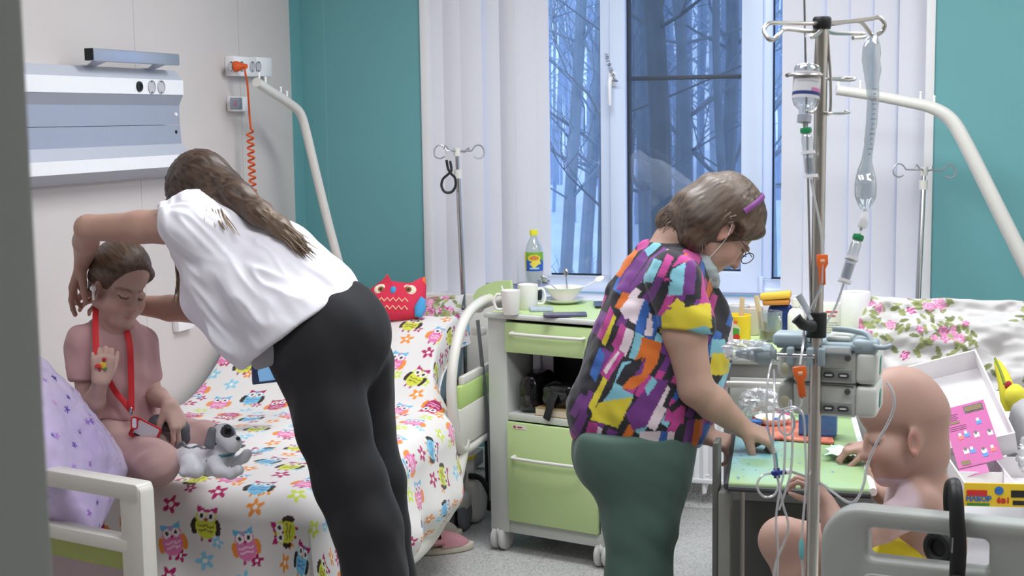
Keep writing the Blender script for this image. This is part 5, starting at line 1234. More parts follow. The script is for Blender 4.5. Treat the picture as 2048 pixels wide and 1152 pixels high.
def text(body, p, ex, ez, size, m, par, name='lettering', bold=.0):
    cu = bpy.data.curves.new(name, 'FONT'); cu.body = body; cu.size = size; cu.extrude = .0004; cu.offset = bold; cu.materials.append(m)
    o = bpy.data.objects.new(name, cu); COL.objects.link(o); nrm = np.cross(ex, ez); Mx = Matrix.Identity(4)
    for i in range(3): Mx[i][0], Mx[i][1], Mx[i][2], Mx[i][3] = ex[i], ez[i], nrm[i], p[i]
    bpy.context.view_layer.update(); me = bpy.data.meshes.new_from_object(o.evaluated_get(bpy.context.evaluated_depsgraph_get())); bpy.data.objects.remove(o)
    me.transform(Mx); me.materials.clear(); return link(name, me, m, par)
px = 3.3/2860; F_ = lambda u, v: GO+gex*((u-1928)*px/abs(np.dot(gex, RT)))+cez*((1012-v)*px)-gey*.0012
m_tb = mat('ink_blue', '#2f6fc0', .4, var=0); m_tr = mat('ink_red', '#cf2f2c', .4, var=0); m_tg = mat('ink_green', '#3f8f3f', .4, var=0); m_tk = mat('ink_black', '#1d1b1a', .4, var=0); m_ty = mat('ink_yellow', '#f0d23c', .4, var=0)
text('НАБОР', F_(1931, 1001), gex, cez, .0165, m_tb, fp_, bold=.0007); text('6в1', F_(1990, 1004), gex, cez, .019, m_tr, fp_, bold=.0007)
q = MB(); q.box(F_(1952, 985), (.045, .0006, .014), RG); q.build('red_band', m_tr, fp_, smooth=False)
q = MB(); q.box(F_(1955, 1008), (.050, .0006, .006), RG); q.build('green_band', m_tg, fp_, smooth=False)
q = MB(); q.ell(F_(1994, 979), (.010, .002, .010), RG); q.build('blue_ball', m_tb, fp_)
q = MB(); q.box(F_(2034, 985), (.040, .0008, .016), RG); bb_ = q.build('black_band', m_tk, fp_, smooth=False); q = MB(); q.box(F_(2036, 1003), (.036, .0008, .010), RG); q.build('black_band', m_tk, fp_, smooth=False)
# lid standing open behind
lo_ = P(1885, 938, 3.58); lr_ = P(2036, 902, 3.55); lt_ = P(1858, 770, 3.84); lex = unit(lr_-lo_); lez = unit(lt_-lo_ - lex*np.dot(lt_-lo_, lex)); lny = np.cross(lex, lez)
if np.dot(lny, FW) > 0: lny = -lny
LW, LH = np.linalg.norm(lr_-lo_), np.linalg.norm(lt_-lo_)*1.06
ld_ = thing('white_tray', 'white box lid standing open behind the child on the right bed', 'box lid', lo_)
def lbox(x0, x1, z0, z1, y0, y1, name): q = MB(); q.box(lo_+lex*(x0+x1)/2+lez*(z0+z1)/2+lny*(y0+y1)/2, (x1-x0, z1-z0, y1-y0), np.stack([lex, lez, lny], 1)); return q.build(name, m_card, ld_, smooth=False)
lbox(-.12, LW, 0, LH, -.004, 0, 'lid_panel'); lbox(-.12, LW, LH-.004, LH, 0, .062, 'top_wall'); lbox(LW-.004, LW, 0, LH-.004, 0, .062, 'side_wall'); lbox(-.12, LW-.004, 0, .004, 0, .062, 'bottom_wall'); lbox(-.12, -.116, .004, LH-.004, 0, .062, 'side_wall')
sh0 = P(1917, 938, 3.47); shr = P(2007, 917, 3.43); sht = P(1882, 820, 3.66); sex = unit(shr-sh0); sez = unit((sht-sh0)-sex*np.dot(sht-sh0, sex)*.0); SW, SH = np.linalg.norm(shr-sh0), np.linalg.norm(sht-sh0)
sny = unit(np.cross(sex, sez)); sny = -sny if np.dot(sny, FW) > 0 else sny
shp = thing('instruction_sheet', 'bright pink instruction sheet leaning in the white box lid', 'leaflet', sh0)
def shq(x, y, w, h_, m, name, lift, par): q = MB(); c_ = lambda a, b: sh0+sex*a*SW+sez*b*SH+sny*lift; pl = [c_(x, y), c_(x+w, y), c_(x+w, y+h_), c_(x, y+h_)]; q.add(pl+[p-sny*.0006 for p in pl], [(0, 1, 2, 3), (7, 6, 5, 4), (0, 4, 5, 1), (1, 5, 6, 2), (2, 6, 7, 3), (3, 7, 4, 0)]); return q.build(name, m, par, smooth=False)
m_pk = mat('sheet_pink', '#b5478e', .5); s0 = shq(0, 0, 1, 1, m_pk, 'paper', 0, shp); s1 = shq(0, -.14, .62, .14, mat('sheet_pink_fold', '#ba609c', .5), 'folded_strip', -.002, shp)
m_ol = mat('print_olive', '#6f5a2c', .5, var=0); m_dk = mat('print_plum', '#5b2a50', .5, var=0); m_wh = mat('print_white', '#e9e2ee', .5, var=0); m_pb = mat('print_blue', '#3f7fd0', .5, var=0); m_pr = mat('print_coral', '#d8645a', .5, var=0)
a_ = shq(.50, .84, .44, .12, m_tk, 'title_box', .0008, s0); shq(.53, .86, .38, .08, m_ol, 'title_bar', .0016, a_); shq(.03, .90, .18, .05, m_ol, 'heading', .0008, s0); shq(.03, .71, .30, .04, m_ol, 'heading', .0008, s0); shq(.10, .03, .20, .07, m_ol, 'heading', .0008, s0)
for k in range(4): shq(.03, .86-.03*k, .30-.04*(k % 2), .008, m_dk, 'text_line', .0008, s0)
for k in range(3): shq(.05, .66-.03*k, .40, .006, m_dk, 'text_line', .0008, s0)
for (x, y, c_) in ((.68, .62, m_pb), (.20, .44, m_pr), (.34, .46, m_pb), (.55, .42, m_wh), (.85, .40, m_wh), (.22, .20, m_wh), (.36, .19, m_pb), (.60, .14, m_wh), (.60, .09, m_pb), (.80, .14, m_pr)):
    f_ = shq(x, y, .12, .07, c_, 'figure', .0008, s0); shq(x+.02, y+.05, .06, .05, m_wh if c_ is not m_wh else m_tk, 'figure_top', .0016, f_)
cd1 = thing('yellow_card', 'yellow printed card behind the back of the child', 'card', P(1890, 900, 3.64)); q = MB(); o_ = P(1868, 905, 3.64); kk = 3.64/2860
q.prism([(0, 0), (34*kk, -4*kk), (26*kk, 60*kk), (2*kk, 66*kk)], o_, RT, -(-UP), FW, .003); q.build('card', m_cy, cd1, smooth=False)
q = MB(); q.prism(circ(7*kk), P(1886, 886, 3.636), RT, UP, FW, .002); q.build('dark_spot', m_tk, cd1, smooth=False)
q = MB(); q.prism([(0, 0), (16*kk, 0), (12*kk, 22*kk), (4*kk, 20*kk)], P(1874, 862, 3.636), RT, UP, FW, .002); q.build('blue_spot', m_tb, cd1, smooth=False)
film_bag('clear_bag', 'crumpled clear bag lying in the yellow box bottom', GO+RG @ A(.23, .15, .085), (.17, .14, .12), 8, m_film, RG)
q = MB(); q.ell(GO+RG @ A(.29, .075, .055), (.05, .03, .045), RG, pw=.8); tt = thing('toy_part', 'white and red toy part in the yellow box bottom', 'toy part', GO+RG @ A(.29, .075, .01)); q.build('shell', m_white_c, tt); q = MB(); q.ell(GO+RG @ A(.235, .06, .06), (.014, .012, .022), RG @ roty(.5)); q.build('red_tab', mat('toy_red', '#d0453c', .4), tt)
bn = thing('yellow_plush', 'yellow plush toy beside the rose pillow on the right bed', 'soft toy', P(2010, 790, 3.95)); k_ = 3.95/2860
q = MB(); q.tube(smoothpath([P(1994, 724, 4.02), P(2006, 752, 3.98), P(2015, 785, 3.95), P(2018, 820, 3.95)], 6), [.009, .018, .022, .022], 12); q.build('plush_body', mat('plush_yellow', '#d9cf3a', .9), bn)
q = MB(); q.ell(P(2030, 792, 3.92), (.028, .024, .034)); q.build('plush_foot', mat('plush_light', '#e8df4c', .9), bn)
q = MB(); q.ell(P(2017, 771, 3.925), (.010, .008, .013)); q.build('red_patch', mat('plush_red', '#a5303a', .9), bn)
q = MB(); q.tube(smoothpath([P(1990, 717, 4.02), P(2000, 740, 3.965), P(2009, 768, 3.935)], 5), .004, 6); q.build('green_piping', mat('plush_green', '#7a8a3a', .9), bn)
blob('storage_bag', 'grey bag standing at the right edge beside the toy box', 'bag', P(2074, 885, 3.78), (.14, .18, .21), mat('bag_grey', '#a5a3a6', .7), 6, RG)

# headphones hung over the right footboard
hp = thing('headphones', 'black headphones hanging over the right bed footboard', 'headphones', P(1908, 1000, 2.62))
dF = np.dot(P(1905, 1030, 2.62)-CAM, FW)
pth = [(1905, 1075, .085), (1897, 1020, .085), (1898, 975, .05), (1906, 962, .0), (1912, 985, -.03), (1914, 1040, -.045), (1917, 1095, -.05), (1914, 1155, -.05), (1912, 1190, -.05)]
q = MB(); q.tube(smoothpath([P(u, v, 2.60+o_) for u, v, o_ in pth], 6), [(.008, .004), (.010, .005), (.011, .006), (.012, .006), (.014, .007), (.014, .007), (.012, .006)], 12, flat=RT); q.build('headband', m_blk, hp)
ec = P(1886, 1094, 2.70); Be = basis(unit(ivec(-.75, .05, -.6))); q = MB(); q.lathe([(.0001, -.016), (.03, -.016), (.036, -.008), (.036, .006), (.033, .012)], ec, Be, 28); cupo = q.build('ear_cup', m_blk, hp)
q = MB(); ring = [ec+Be @ A(.025*math.cos(a), .025*math.sin(a), .013) for a in np.linspace(0, 2*PI, 24, endpoint=False)]; q.tube(ring, .009, 8, closed=True); q.build('ear_pad', mat('pad_black', '#242426', .7), cupo)
q = MB(); q.tube([P(1908, 1075, 2.55), P(1910, 1092, 2.55), P(1906, 1106, 2.55)], [(.004, .002), (.006, .002), (.004, .002)], 8, flat=RT); q.build('steel_slider', m_steel, hp)
q = MB(); q.ell(P(1914, 1196, 2.54), (.034, .018, .042)); q.build('ear_cup', m_blk, hp)
# ------------------------------------------------------------------ people
m_skin = vmat('skin', .52, .35, bump=.05, bscale=500, sss=.12)
m_hair = vmat('hair', .42, .45, bump=.25, bscale=900)
m_cloth = vmat('cloth', .85, .2, bump=.12, bscale=800, sheen=.15)
def head_frame(c, f, u0, s):
    f = unit(f); u = unit(u0-f*np.dot(u0, f)); l = np.cross(u, f)
    return dict(c=np.asarray(c, float), f=f, u=u, l=l, s=s, B=np.stack([f, l, u], 1))
def head(S, H, kid=0.0):
    """skull, jaw, brow, sockets, eyes, nose, lips, ears; kid in 0..1 lowers and shortens the face"""
    s, B = H['s'], H['B']
    fu = lambda U: U*(1-.14*kid)-.035*kid
    pt = lambda F, L, U: H['c']+s*(B @ A(F, L, U))
    ft = lambda F, L, U: pt(F-.008*kid, L, fu(U))
    S.ell(pt(-.012, 0, .030+.006*kid), np.array([.100, .078, .090])*s, B, .01)
    S.ell(ft(.028, 0, -.045), np.array([.066, .060-.005*kid, .074-.010*kid])*s, B, .03*s)
    S.ball(ft(.072, 0, -.104), .019*s, .03*s)
    for g in (-1, 1):
        S.cap(ft(.004, g*(.054-.012*kid), -.058+.006*kid), ft(.062, g*.022, -.100), .017*s, .016*s, .03*s)
        S.ball(ft(.058, g*.038, -.036), (.026+.006*kid)*s, .03*s)
        S.ball(ft(.101+.005*kid, g*.033, .000), (.015-.002*kid)*s, .016*s, '-')
        S.ball(ft(.0765, g*.032, -.002), .0135*s, .004*s)
        S.cap(ft(.086-.012*kid, g*.045, .012), ft(.095-.012*kid, g*.018, .013), .006*s, .006*s, .012*s)
        S.cap(ft(.0855-.002*kid, g*.044, .005), ft(.0905-.002*kid, g*.022, .0045), .0034*s, .0034*s, .004*s)
        S.ball(ft(.094, g*.0125, -.040), .0082*s, .008*s)
        S.ball(ft(.1015, g*.006, -.049), .0035*s, .004*s, '-')
        Be = B @ rotz(g*.45) @ roty(-.18)
        S.ell(ft(-.006+.012*kid, g*.079, -.006-.010*kid), np.array([.020, .0075, .032])*s, Be, .008*s)
        S.ell(ft(-.002+.012*kid, g*.087, -.006-.010*kid), np.array([.0115, .0075, .020])*s, Be, .004*s, '-')
        S.ball(ft(.0+.012*kid, g*.079, -.034-.010*kid), .008*s, .006*s)
    S.cap(ft(.088, 0, .012), ft(.107-.003*kid, 0, -.034), .0085*s, (.0105-.002*kid)*s, .012*s)
    S.ball(ft(.110-.003*kid, 0, -.037), (.0105-.0015*kid)*s, .010*s)
    for a, b in ((-.022, 0), (0, .022)):
        S.cap(ft(.083 if a < 0 else .0935, a, -.068), ft(.0935 if a < 0 else .083, b, -.068), .0046*s, .0046*s, .006*s)
        S.cap(ft(.082 if a < 0 else .0915, a*.85, -.0775), ft(.0915 if a < 0 else .082, b*.85, -.0775), .0055*s, .0055*s, .006*s)
    S.cap(ft(.096, -.018, -.0727), ft(.096, .018, -.0727), .0022*s, .0022*s, .003*s, '-')
    H['fu'] = fu; H['kid'] = kid; H['pt'] = pt; H['ft'] = ft
def head_col(H, V, C, lips='#b06a62', brow='#5a4234', lash='#3c2c26', iris='#4a3b30', closed=True, blush=.25):
    q = ((V-H['c']) @ H['B'])/H['s']; F, L, U = q[:, 0], q[:, 1], q[:, 2]; kid = H['kid']; W = (U+.035*kid)/(1-.14*kid); aL = np.abs(L)
    near = (F > .03) & (F < .14) & (np.linalg.norm(q, axis=1) < .15) & (aL < .07) & (W > -.13) & (W < .09)
    def mixc(m, hcol, op):
        o = (np.clip(m, 0, 1)*op*near)[:, None]; C[:] = C*(1-o)+lc(hcol)*o
    mixc(np.exp(-((aL-.042)/.018)**2-((W+.035)/.016)**2), '#c9685c', blush)
    mixc(np.exp(-(L/.010)**2-((W+.040)/.012)**2), '#c9685c', blush*.8)
    mixc(((L/(.025-.007*kid))**2+((W+.073)/(.010-.002*kid))**2 < 1)*(F > .055), lips, .75-.25*kid)
    mixc((np.abs(W-.020-.006*(1-((aL-.032)/.02)**2)) < .0042)*(np.abs(aL-.032) < .021)*1.0, brow, .75-.35*kid)
    e = ((aL-.032)/.0145)**2+((W+.002)/.0065)**2 < 1
    if closed: mixc((np.abs(W+.006-.003*((aL-.032)/.012)**2) < .0032)*(np.abs(aL-.032) < .017)*1.0, lash, .85)
    else:
        mixc(e*1.0, '#e8e2dc', .95); mixc(((aL-.033)**2+(W+.003)**2 < .0058**2)*1.0, iris, 1.0); mixc((np.abs(W-.0042) < .0022)*(np.abs(aL-.032) < .015)*1.0, lash, .85)
    ear = (np.abs(L) > .0805) & (F < .045) & (F > -.05) & (W > -.05) & (W < .03) & (np.linalg.norm(q, axis=1) < .13); o = (ear*.28)[:, None]; C[:] = C*(1-o)+lc('#c4705c')*o
def skin_col(V, base, var=.05, seed=0.0):
    n = fbm(V*9+seed)[:, None]; C = np.tile(lc(base), (len(V), 1)); C = C*(1+var*n); r = np.clip(fbm(V*22+seed+5)*.5, 0, 1)[:, None]
    return (C*(1-.10*r)+lc('#c2745f')*.10*r).astype(np.float32)
def hand(S, w, d, n, side, s=1.0, curl=(.3, .35, .4, .45), thumb=(.6, .75, -.3), spread=.06, bend=None):
    """wrist w, direction d to the knuckles, n out of the back of the hand, side picks where the thumb sits"""
    d = unit(d); n = unit(n-d*np.dot(n, d)); t = np.cross(d, n)*side; w = np.asarray(w, float); X = lambda a, b, c=0: w+s*(d*a+t*b+n*c)
    kn = [(.082, .030), (.088, .0105), (.084, -.0095), (.074, -.028)]; ln = [(.042, .026, .021), (.047, .029, .022), (.043, .027, .021), (.033, .021, .018)]
    for (a, b) in kn: S.cap(X(.004, b*.55), X(a-.004, b), .0145*s, .0115*s, .014*s)
    for i, (a, b) in enumerate(kn):
        p = X(a-.006, b); ang = 0; c_ = curl[i]; cs_ = (c_, c_*1.15, c_*.8) if not hasattr(c_, '__len__') else c_
        for j, L in enumerate(ln[i]):
            ang += cs_[j]; e = unit(d*math.cos(ang)-n*math.sin(ang)+t*(1.5-i)*spread*math.cos(ang)); q = p+e*L*s
            S.cap(p, q, (.0092-.0007*j)*s*(.92 if i == 3 else 1), (.0085-.0008*j)*s*(.92 if i == 3 else 1), .004*s); p = q
    p = X(.018, .024, -.006); e = unit(d*thumb[0]+t*thumb[1]+n*thumb[2])
    for j, (L, r0, r1) in enumerate(((.040, .0155, .0115), (.031, .0112, .0095), (.025, .0095, .0075))):
        q = p+e*L*s; S.cap(p, q, r0*s, r1*s, .008*s if j == 0 else .004*s); p = q; e = unit(e+d*.28-t*.10+n*thumb[2]*.25)
def strands(mb, roots, tips, r, n, rn, sag=.03, jit=.012, mid=None):
    for k in range(n):
        f = rn.random(); i = f*(len(roots)-1); a = roots[int(i)]+(roots[min(len(roots)-1, int(i)+1)]-roots[int(i)])*(i-int(i)); b = tips[int(i)]+(tips[min(len(tips)-1, int(i)+1)]-tips[int(i)])*(i-int(i))
        J = lambda m: np.array([rn.uniform(-m, m) for _ in range(3)]); a = a+J(jit); b = b+J(jit*1.6)
        ms = mid(f) if mid else (a+b)/2+A(0, 0, -sag); pts = smoothpath([a, (a+ms)/2+J(jit*.5), ms+J(jit), (ms+b)/2+J(jit*.7), b], 4); mb.tube(pts, [r, r*1.1, r, r*.8, r*.25], 5)
def tube_col(name, mb, m, parent, colf, label=None):
    V = np.array(mb.v); me = bpy.data.meshes.new(name); me.from_pydata(mb.v, [], mb.f); me.update(); me.shade_smooth(); at = me.color_attributes.new('Col', 'FLOAT_COLOR', 'POINT'); c = np.ones((len(V), 4), np.float32); c[:, :3] = colf(V); at.data.foreach_set('color', c.ravel()); return link(name, me, m, parent, label)
def hair_col(V, dark, light, flow, lam=.006, seed=0, hi=None):
    B = basis(flow); q = V @ B; n = fbm(np.stack([q[:, 0]/lam, q[:, 1]/lam, q[:, 2]/(lam*18)], 1)+seed, 2)*.5+.5; n = np.clip(n, 0, 1)[:, None]
    C = lc(dark)*(1-n)+lc(light)*n
    return C.astype(np.float32)
def grooves(V, Q, flow, amp=.003, lam=.008, seed=0):
    N = vnormals(V, Q); B = basis(flow); q = V @ B; return V+N*(amp*fbm(np.stack([q[:, 0]/lam, q[:, 1]/lam, q[:, 2]/(lam*14)], 1)+seed, 2))[:, None]
def inpoly(x, y, poly):
    m = np.zeros(x.shape, bool); n = len(poly)
    for i in range(n):
        (x0, y0), (x1, y1) = poly[i], poly[(i+1) % n]
        if y0 == y1: continue
        c = ((y0 > y) != (y1 > y)) & (x < (x1-x0)*(y-y0)/(y1-y0)+x0); m ^= c
    return m
def bbox(pts, pad): p = np.array(pts); return p.min(0)-pad, p.max(0)+pad
def downto(p, z): q = np.array(p, float); q[2] = z; return q

# ================================================================== woman in the white t-shirt
dA = 3.72
hA = head_frame(P(404, 398, 3.90), ivec(-.62, .55, .56), ivec(-.25, -1, -.1), 1.0)
nk = P(436, 436, 3.87); spA = [(P(440, 462, 3.83), .108), (P(474, 520, 3.80), .122), (P(540, 588, 3.76), .142), (P(604, 655, 3.72), .158)]
shL, elL, wrL = P(385, 452, 3.74), P(176, 456, 3.80), P(166, 523, 3.99); shR, elR, wrR = P(432, 490, 4.06), P(398, 622, 4.12), P(255, 608, 4.17)
nearleg = [(P(640, 730, 3.68), .112), (P(668, 850, 3.64), .088), (P(702, 960, 3.62), .080), (P(735, 1060, 3.60), .078), (P(752, 1152, 3.60), .078)]
farleg = [(P(712, 735, 3.82), .108), (P(733, 850, 3.82), .080), (P(755, 960, 3.81), .076), (P(768, 1060, 3.80), .070), (P(778, 1152, 3.80), .074)]
ftN, ftF = downto(nearleg[-1][0], .075), downto(farleg[-1][0], .075)
wA = thing('person', 'woman in a white t-shirt and black trousers leaning over the owl blanket', 'person', downto(ftN, 0))
pts = [hA['c'], elL, wrL, elR, wrR, ftN-A(.15, 0, .07), ftF, P(790, 650, 3.7), P(140, 600, 4.1)]
S = Sdf(*bbox(pts, .14), .0042)
head(S, hA); S.chain([(hA['c']+hA['B'] @ A(-.02, 0, -.05), .052), (nk, .055)], .02)
S.chain([(nk, .06)]+[(p, r-.034) for p, r in spA], .03)
S.chain([(shL, .056), (shL*.5+elL*.5, .0405), (elL, .0345)], .02); S.chain([(elL, .0345), (elL*.6+wrL*.4, .034), (wrL, .024)], .012)
S.chain([(shR, .056), (elR, .036)], .02); S.chain([(elR, .037), (elR*.6+wrR*.4, .037), (wrR, .025)], .012)
hand(S, wrL, ivec(-.40, .72, .35), ivec(-.75, -.45, -.3), -1, .96, (.25, .22, .3, .4), (.55, .7, -.45))
hand(S, wrR, ivec(-.92, -.25, -.12), ivec(.05, -.6, .75), -1, .96, (.45, .5, .55, .6))
S.chain([(p, r-.03) for p, r in nearleg]+[(ftN, .04)], .03); S.chain([(p, r-.03) for p, r in farleg]+[(ftF, .04)], .03); S.cap(spA[-1][0], nearleg[0][0], .09, .08, .04); S.cap(spA[-1][0], farleg[0][0], .09, .08, .04)
for ft_ in (ftN, ftF): S.chain([(ft_+A(.02, 0, -.03), .036), (ft_+A(-.10, .03, -.045), .030), (ft_+A(-.16, .05, -.052), .022)], .02)
V, Qd = S.mesh(2); C = skin_col(V, '#b59081', .05); head_col(hA, V, C)
# tattoo near the sleeve
tt = P(318, 425, 3.715); dq = V-tt; m_ = np.exp(-((dq @ RT)/.020)**2-((dq @ UP)/.012)**2)*(fbm(V*60) > -.15)*(np.abs(dq @ FW) < .05); C = C*(1-.55*m_[:, None])+lc('#5a6a62')*.55*m_[:, None]
fastmesh('body', V, Qd, m_skin, wA, None, C)
# t-shirt
gp = [p for p, r in spA]+[nk, shL, P(720, 590, 3.7), P(500, 730, 3.7)]
S = Sdf(*bbox(gp, .20), .005)
S.cap(P(428, 444, 3.86), spA[0][0], .064, .105, .03); S.chain(spA, .03); S.cap(shL, shR, .074, .07, .05); S.cap(P(408, 470, 3.80), P(455, 580, 3.80), .09, .10, .05)
S.chain([(P(440, 600, 3.79), .085), (P(478, 655, 3.76), .075), (P(508, 705, 3.74), .055)], .05)
S.chain([(P(560, 530, 3.78), .11), (P(640, 600, 3.74), .105)], .05)
hn = ivec(.58, .81); S.plane(P(604, 655, 3.72), hn)
S2 = S.twin(); S2.cap(shL+ivec(.06, .02), P(338, 450, 3.755), .078, .062, .02); S2.cap(shR, P(420, 560, 4.08), .07, .062, .02); S2.plane(P(346, 452, 3.755), ivec(-.87, .50))
S.merge(S2, .03); S.cap(P(419, 420, 3.87), P(400, 402, 3.89), .050, .055, .012, '-')
V, Qd = S.mesh(2); ax = ivec(.69, .72)
fade = np.clip(((P(604, 655, 3.72)-V) @ hn)/.05, .15, 1)
V = fold(V, Qd, .013, ivec(.80, .52, .1), .26, .050, 1.3, mask=fade); V = fold(V, Qd, .010, ivec(.70, .68), .20, .026, 8.1, ridge=True, mask=fade*.8); V = relax(V, Qd, .5)
C = np.tile(lc('#eceaf2'), (len(V), 1)); fastmesh('t_shirt', V, Qd, m_cloth, wA, None, C)
# trousers
gp = [p for p, r in nearleg+farleg]+[ftN, ftF, P(600, 640, 3.72), P(770, 660, 3.72)]
S = Sdf(*bbox(gp, .19), .006)
S.cap(P(610, 655, 3.74), P(655, 690, 3.73), .140, .148, .03); S.ball(P(680, 665, 3.70), .128, .05); S.ball(P(672, 690, 3.84), .13, .05)
S.chain(nearleg+[(downto(nearleg[-1][0], .05), .088)], .05); S.chain(farleg+[(downto(farleg[-1][0], .05), .085)], .018)
S.plane(P(588, 634, 3.72), -ivec(.62, .78)); S.plane(A(0, 0, .03), A(0, 0, -1))
V, Qd = S.mesh(2); V = fold(V, Qd, .010, A(0, 0, 1), .45, .07, 3.3); V = fold(V, Qd, .003, ivec(.5, .8), .15, .04, 5.7)
C = np.tile(lc('#1f1f22'), (len(V), 1)); tr_ = fastmesh('trousers', V, Qd, vmat('trouser_cloth', .8, .25, bump=.1, bscale=900, sheen=.08), wA, None, C)
lg = MB(); p = P(700, 1110, 3.53); lg.prism([(0, 0), (.004, .012), (.002, .02), (.010, .006), (.008, -.004)], p, RT, UP, FW, .004); lg.build('small_mark', mat('mark_white', '#d8d8da', .5, var=0), tr_, smooth=False)
for ft_, nm in ((ftN, 0), (ftF, 1)):
    q = MB(); q.ell(ft_+A(-.07, .02, -.045), (.13, .048, .03), rotz(-.3), pw=.8); q.build('shoe', mat('shoe_white', '#d9d6d2', .6), wA)
S = Sdf(*bbox([P(545, 700, 3.72)], .20), .006); S.chain([(P(588, 660, 3.73), .124), (P(574, 690, 3.72), .104)], .02); S.plane(P(556, 728, 3.7), ivec(.3, 1)); S.plane(P(575, 650, 3.73), -ivec(.55, .8))
V, Qd = S.mesh(2); fastmesh('hem_shade_fill', V, Qd, m_cloth, wA, None, np.tile(lc('#9b989c'), (len(V), 1)))  # grey filler added under the hem, coloured as the shade inside the shirt
# long brown hair
S = Sdf(*bbox([hA['c'], P(625, 510, 3.74), P(372, 560, 3.9)], .15), .0045); pt = hA['pt']
S.ell(pt(-.020, 0, .030), np.array([.106, .084, .098]), hA['B'], .01); S.ell(pt(-.03, -.02, -.03), np.array([.085, .085, .085]), hA['B'], .03)
S.cap(pt(.055, .075, .02), pt(.06, .07, -.08), .022, .018, .02); S.cap(pt(.055, -.075, .02), pt(.06, -.07, -.08), .022, .018, .02)
fl = [P(438, 378, 3.83), P(474, 398, 3.77), P(520, 428, 3.715), P(560, 455, 3.685), P(592, 480, 3.67), P(614, 502, 3.665)]
S.chain(list(zip(fl, (.058, .044, .031, .024, .017, .008))), .025)
S.chain([(P(415, 395, 3.80), .035), (P(432, 412, 3.765), .028), (P(452, 440, 3.735), .014)], .02)
S.ell(pt(.105, 0, -.06), np.array([.06, .052, .09]), hA['B'], .02, '-')
V, Qd = S.mesh(2); V = grooves(V, Qd, ivec(.8, .6), .0026, .007)
C = hair_col(V, '#2d211c', '#5f4b3e', ivec(.8, .6), .007); f_ = np.clip(((V-P(470, 395, 3.77)) @ RT)/.18, 0, 1)[:, None]; C = C*(1-.5*f_)+hair_col(V, '#6f5743', '#a58f78', ivec(.8, .6), .006)*.5*f_
hr = fastmesh('long_hair', V, Qd, m_hair, wA, None, C)
rn = random.Random(3); st = MB()
strands(st, [P(440, 372, 3.80), P(470, 392, 3.74)], [P(600, 486, 3.655), P(624, 512, 3.65)], .0028, 60, rn, .0, .012, lambda f: P(525+14*f, 420+16*f, 3.69))
strands(st, [P(395, 395, 3.79), P(440, 400, 3.76)], [P(405, 440, 3.665), P(482, 472, 3.655)], .0017, 16, rn, .0, .003, lambda f: P(413+36*f, 416+10*f, 3.70))
strands(st, [P(372, 440, 3.85), P(382, 450, 3.86)], [P(354, 595, 3.86), P(388, 620, 3.84)], .0024, 60, rn, .0, .012, lambda f: P(360+16*f, 520, 3.84))
tube_col('loose_strands', st, m_hair, hr, lambda V: hair_col(V, '#5a4536', '#a08a72', ivec(.7, .7), .01))

# ================================================================== girl on the bed
hG = head_frame(P(243, 562, 4.0), ivec(.72, .36, -.60), ivec(.05, -1, .05), .87)
nkG = P(230, 655, 4.03); tG = [(P(228, 690, 4.06), .088), (P(238, 760, 4.08), .090), (P(252, 835, 4.10), .096)]
sRg, eRg, wRg = P(166, 690, 3.98), P(180, 828, 3.93), P(202, 762, 3.86); sLg, eLg, wLg = P(284, 690, 4.12), P(303, 785, 4.08), P(338, 808, 3.97)
kRg, kLg = P(318, 928, 3.90), P(412, 880, 4.05); hRg, hLg = P(232, 885, 4.08), P(280, 872, 4.14); aRg, aLg = P(255, 955, 4.0), P(340, 915, 4.0)
gG = thing('person', 'girl in dusty pink sitting cross-legged on the owl blanket', 'person', downto(P(250, 900, 4.08), .58))
S = Sdf(*bbox([hG['c'], eRg, wLg, kRg, kLg, aRg, P(380, 870, 3.95), P(130, 700, 3.95)], .14), .0036)
head(S, hG, .75); S.chain([(hG['pt'](-.045, 0, -.0), .066), (hG['pt'](-.03, 0, -.08), .042), (nkG, .040)], .025); S.chain([(nkG, .045)]+[(p, r-.014) for p, r in tG], .03)
S.cap(sRg, sLg, .040, .040, .03); S.chain([(sRg, .040), (eRg, .028)], .015); S.chain([(eRg, .029), (eRg*.6+wRg*.4, .029), (wRg, .019)], .01)
S.chain([(sLg, .040), (eLg, .028)], .015); S.chain([(eLg, .028), (eLg*.6+wLg*.4, .028), (wLg, .019)], .01)
hand(S, wRg, ivec(.10, -.92, -.1), ivec(.35, -.1, -.9), 1, .82, ((1.0, 1.5, 1.0), (1.1, 1.5, 1.0), (1.1, 1.5, 1.0), (1.1, 1.5, 1.0)), (.6, .4, -.6), 0)
hand(S, wLg, ivec(.42, .82, -.05), ivec(.62, -.45, -.55), 1, .84, (.45, .5, .55, .6), (.6, .5, -.5))
S.cap(hRg, kRg, .06, .042, .03); S.cap(hLg, kLg, .06, .042, .03); S.cap(kRg, aRg, .042, .030, .02); S.cap(kLg, aLg, .042, .030, .02)
S.chain([(aRg, .028), (aRg+ivec(-.02, .01, .12), .024)], .02); S.chain([(aLg, .028), (aLg+ivec(-.10, .02, .02), .024)], .02)
V, Qd = S.mesh(2); C = skin_col(V, '#c3a196', .04, 2); head_col(hG, V, C, '#b5766c', '#6e5444', '#3c2c26', blush=.3)
def spot(V, C, p, r, hcol, op=.8):
    d_ = np.linalg.norm(V-p, axis=1); o = np.clip(1.6-1.2*d_/r, 0, 1)[:, None]*op; C[:] = C*(1-o)+lc(hcol)*o
spot(V, C, P(160, 815, 3.90), .022, '#7d6a68', .55)
fastmesh('body', V, Qd, m_skin, gG, None, C)
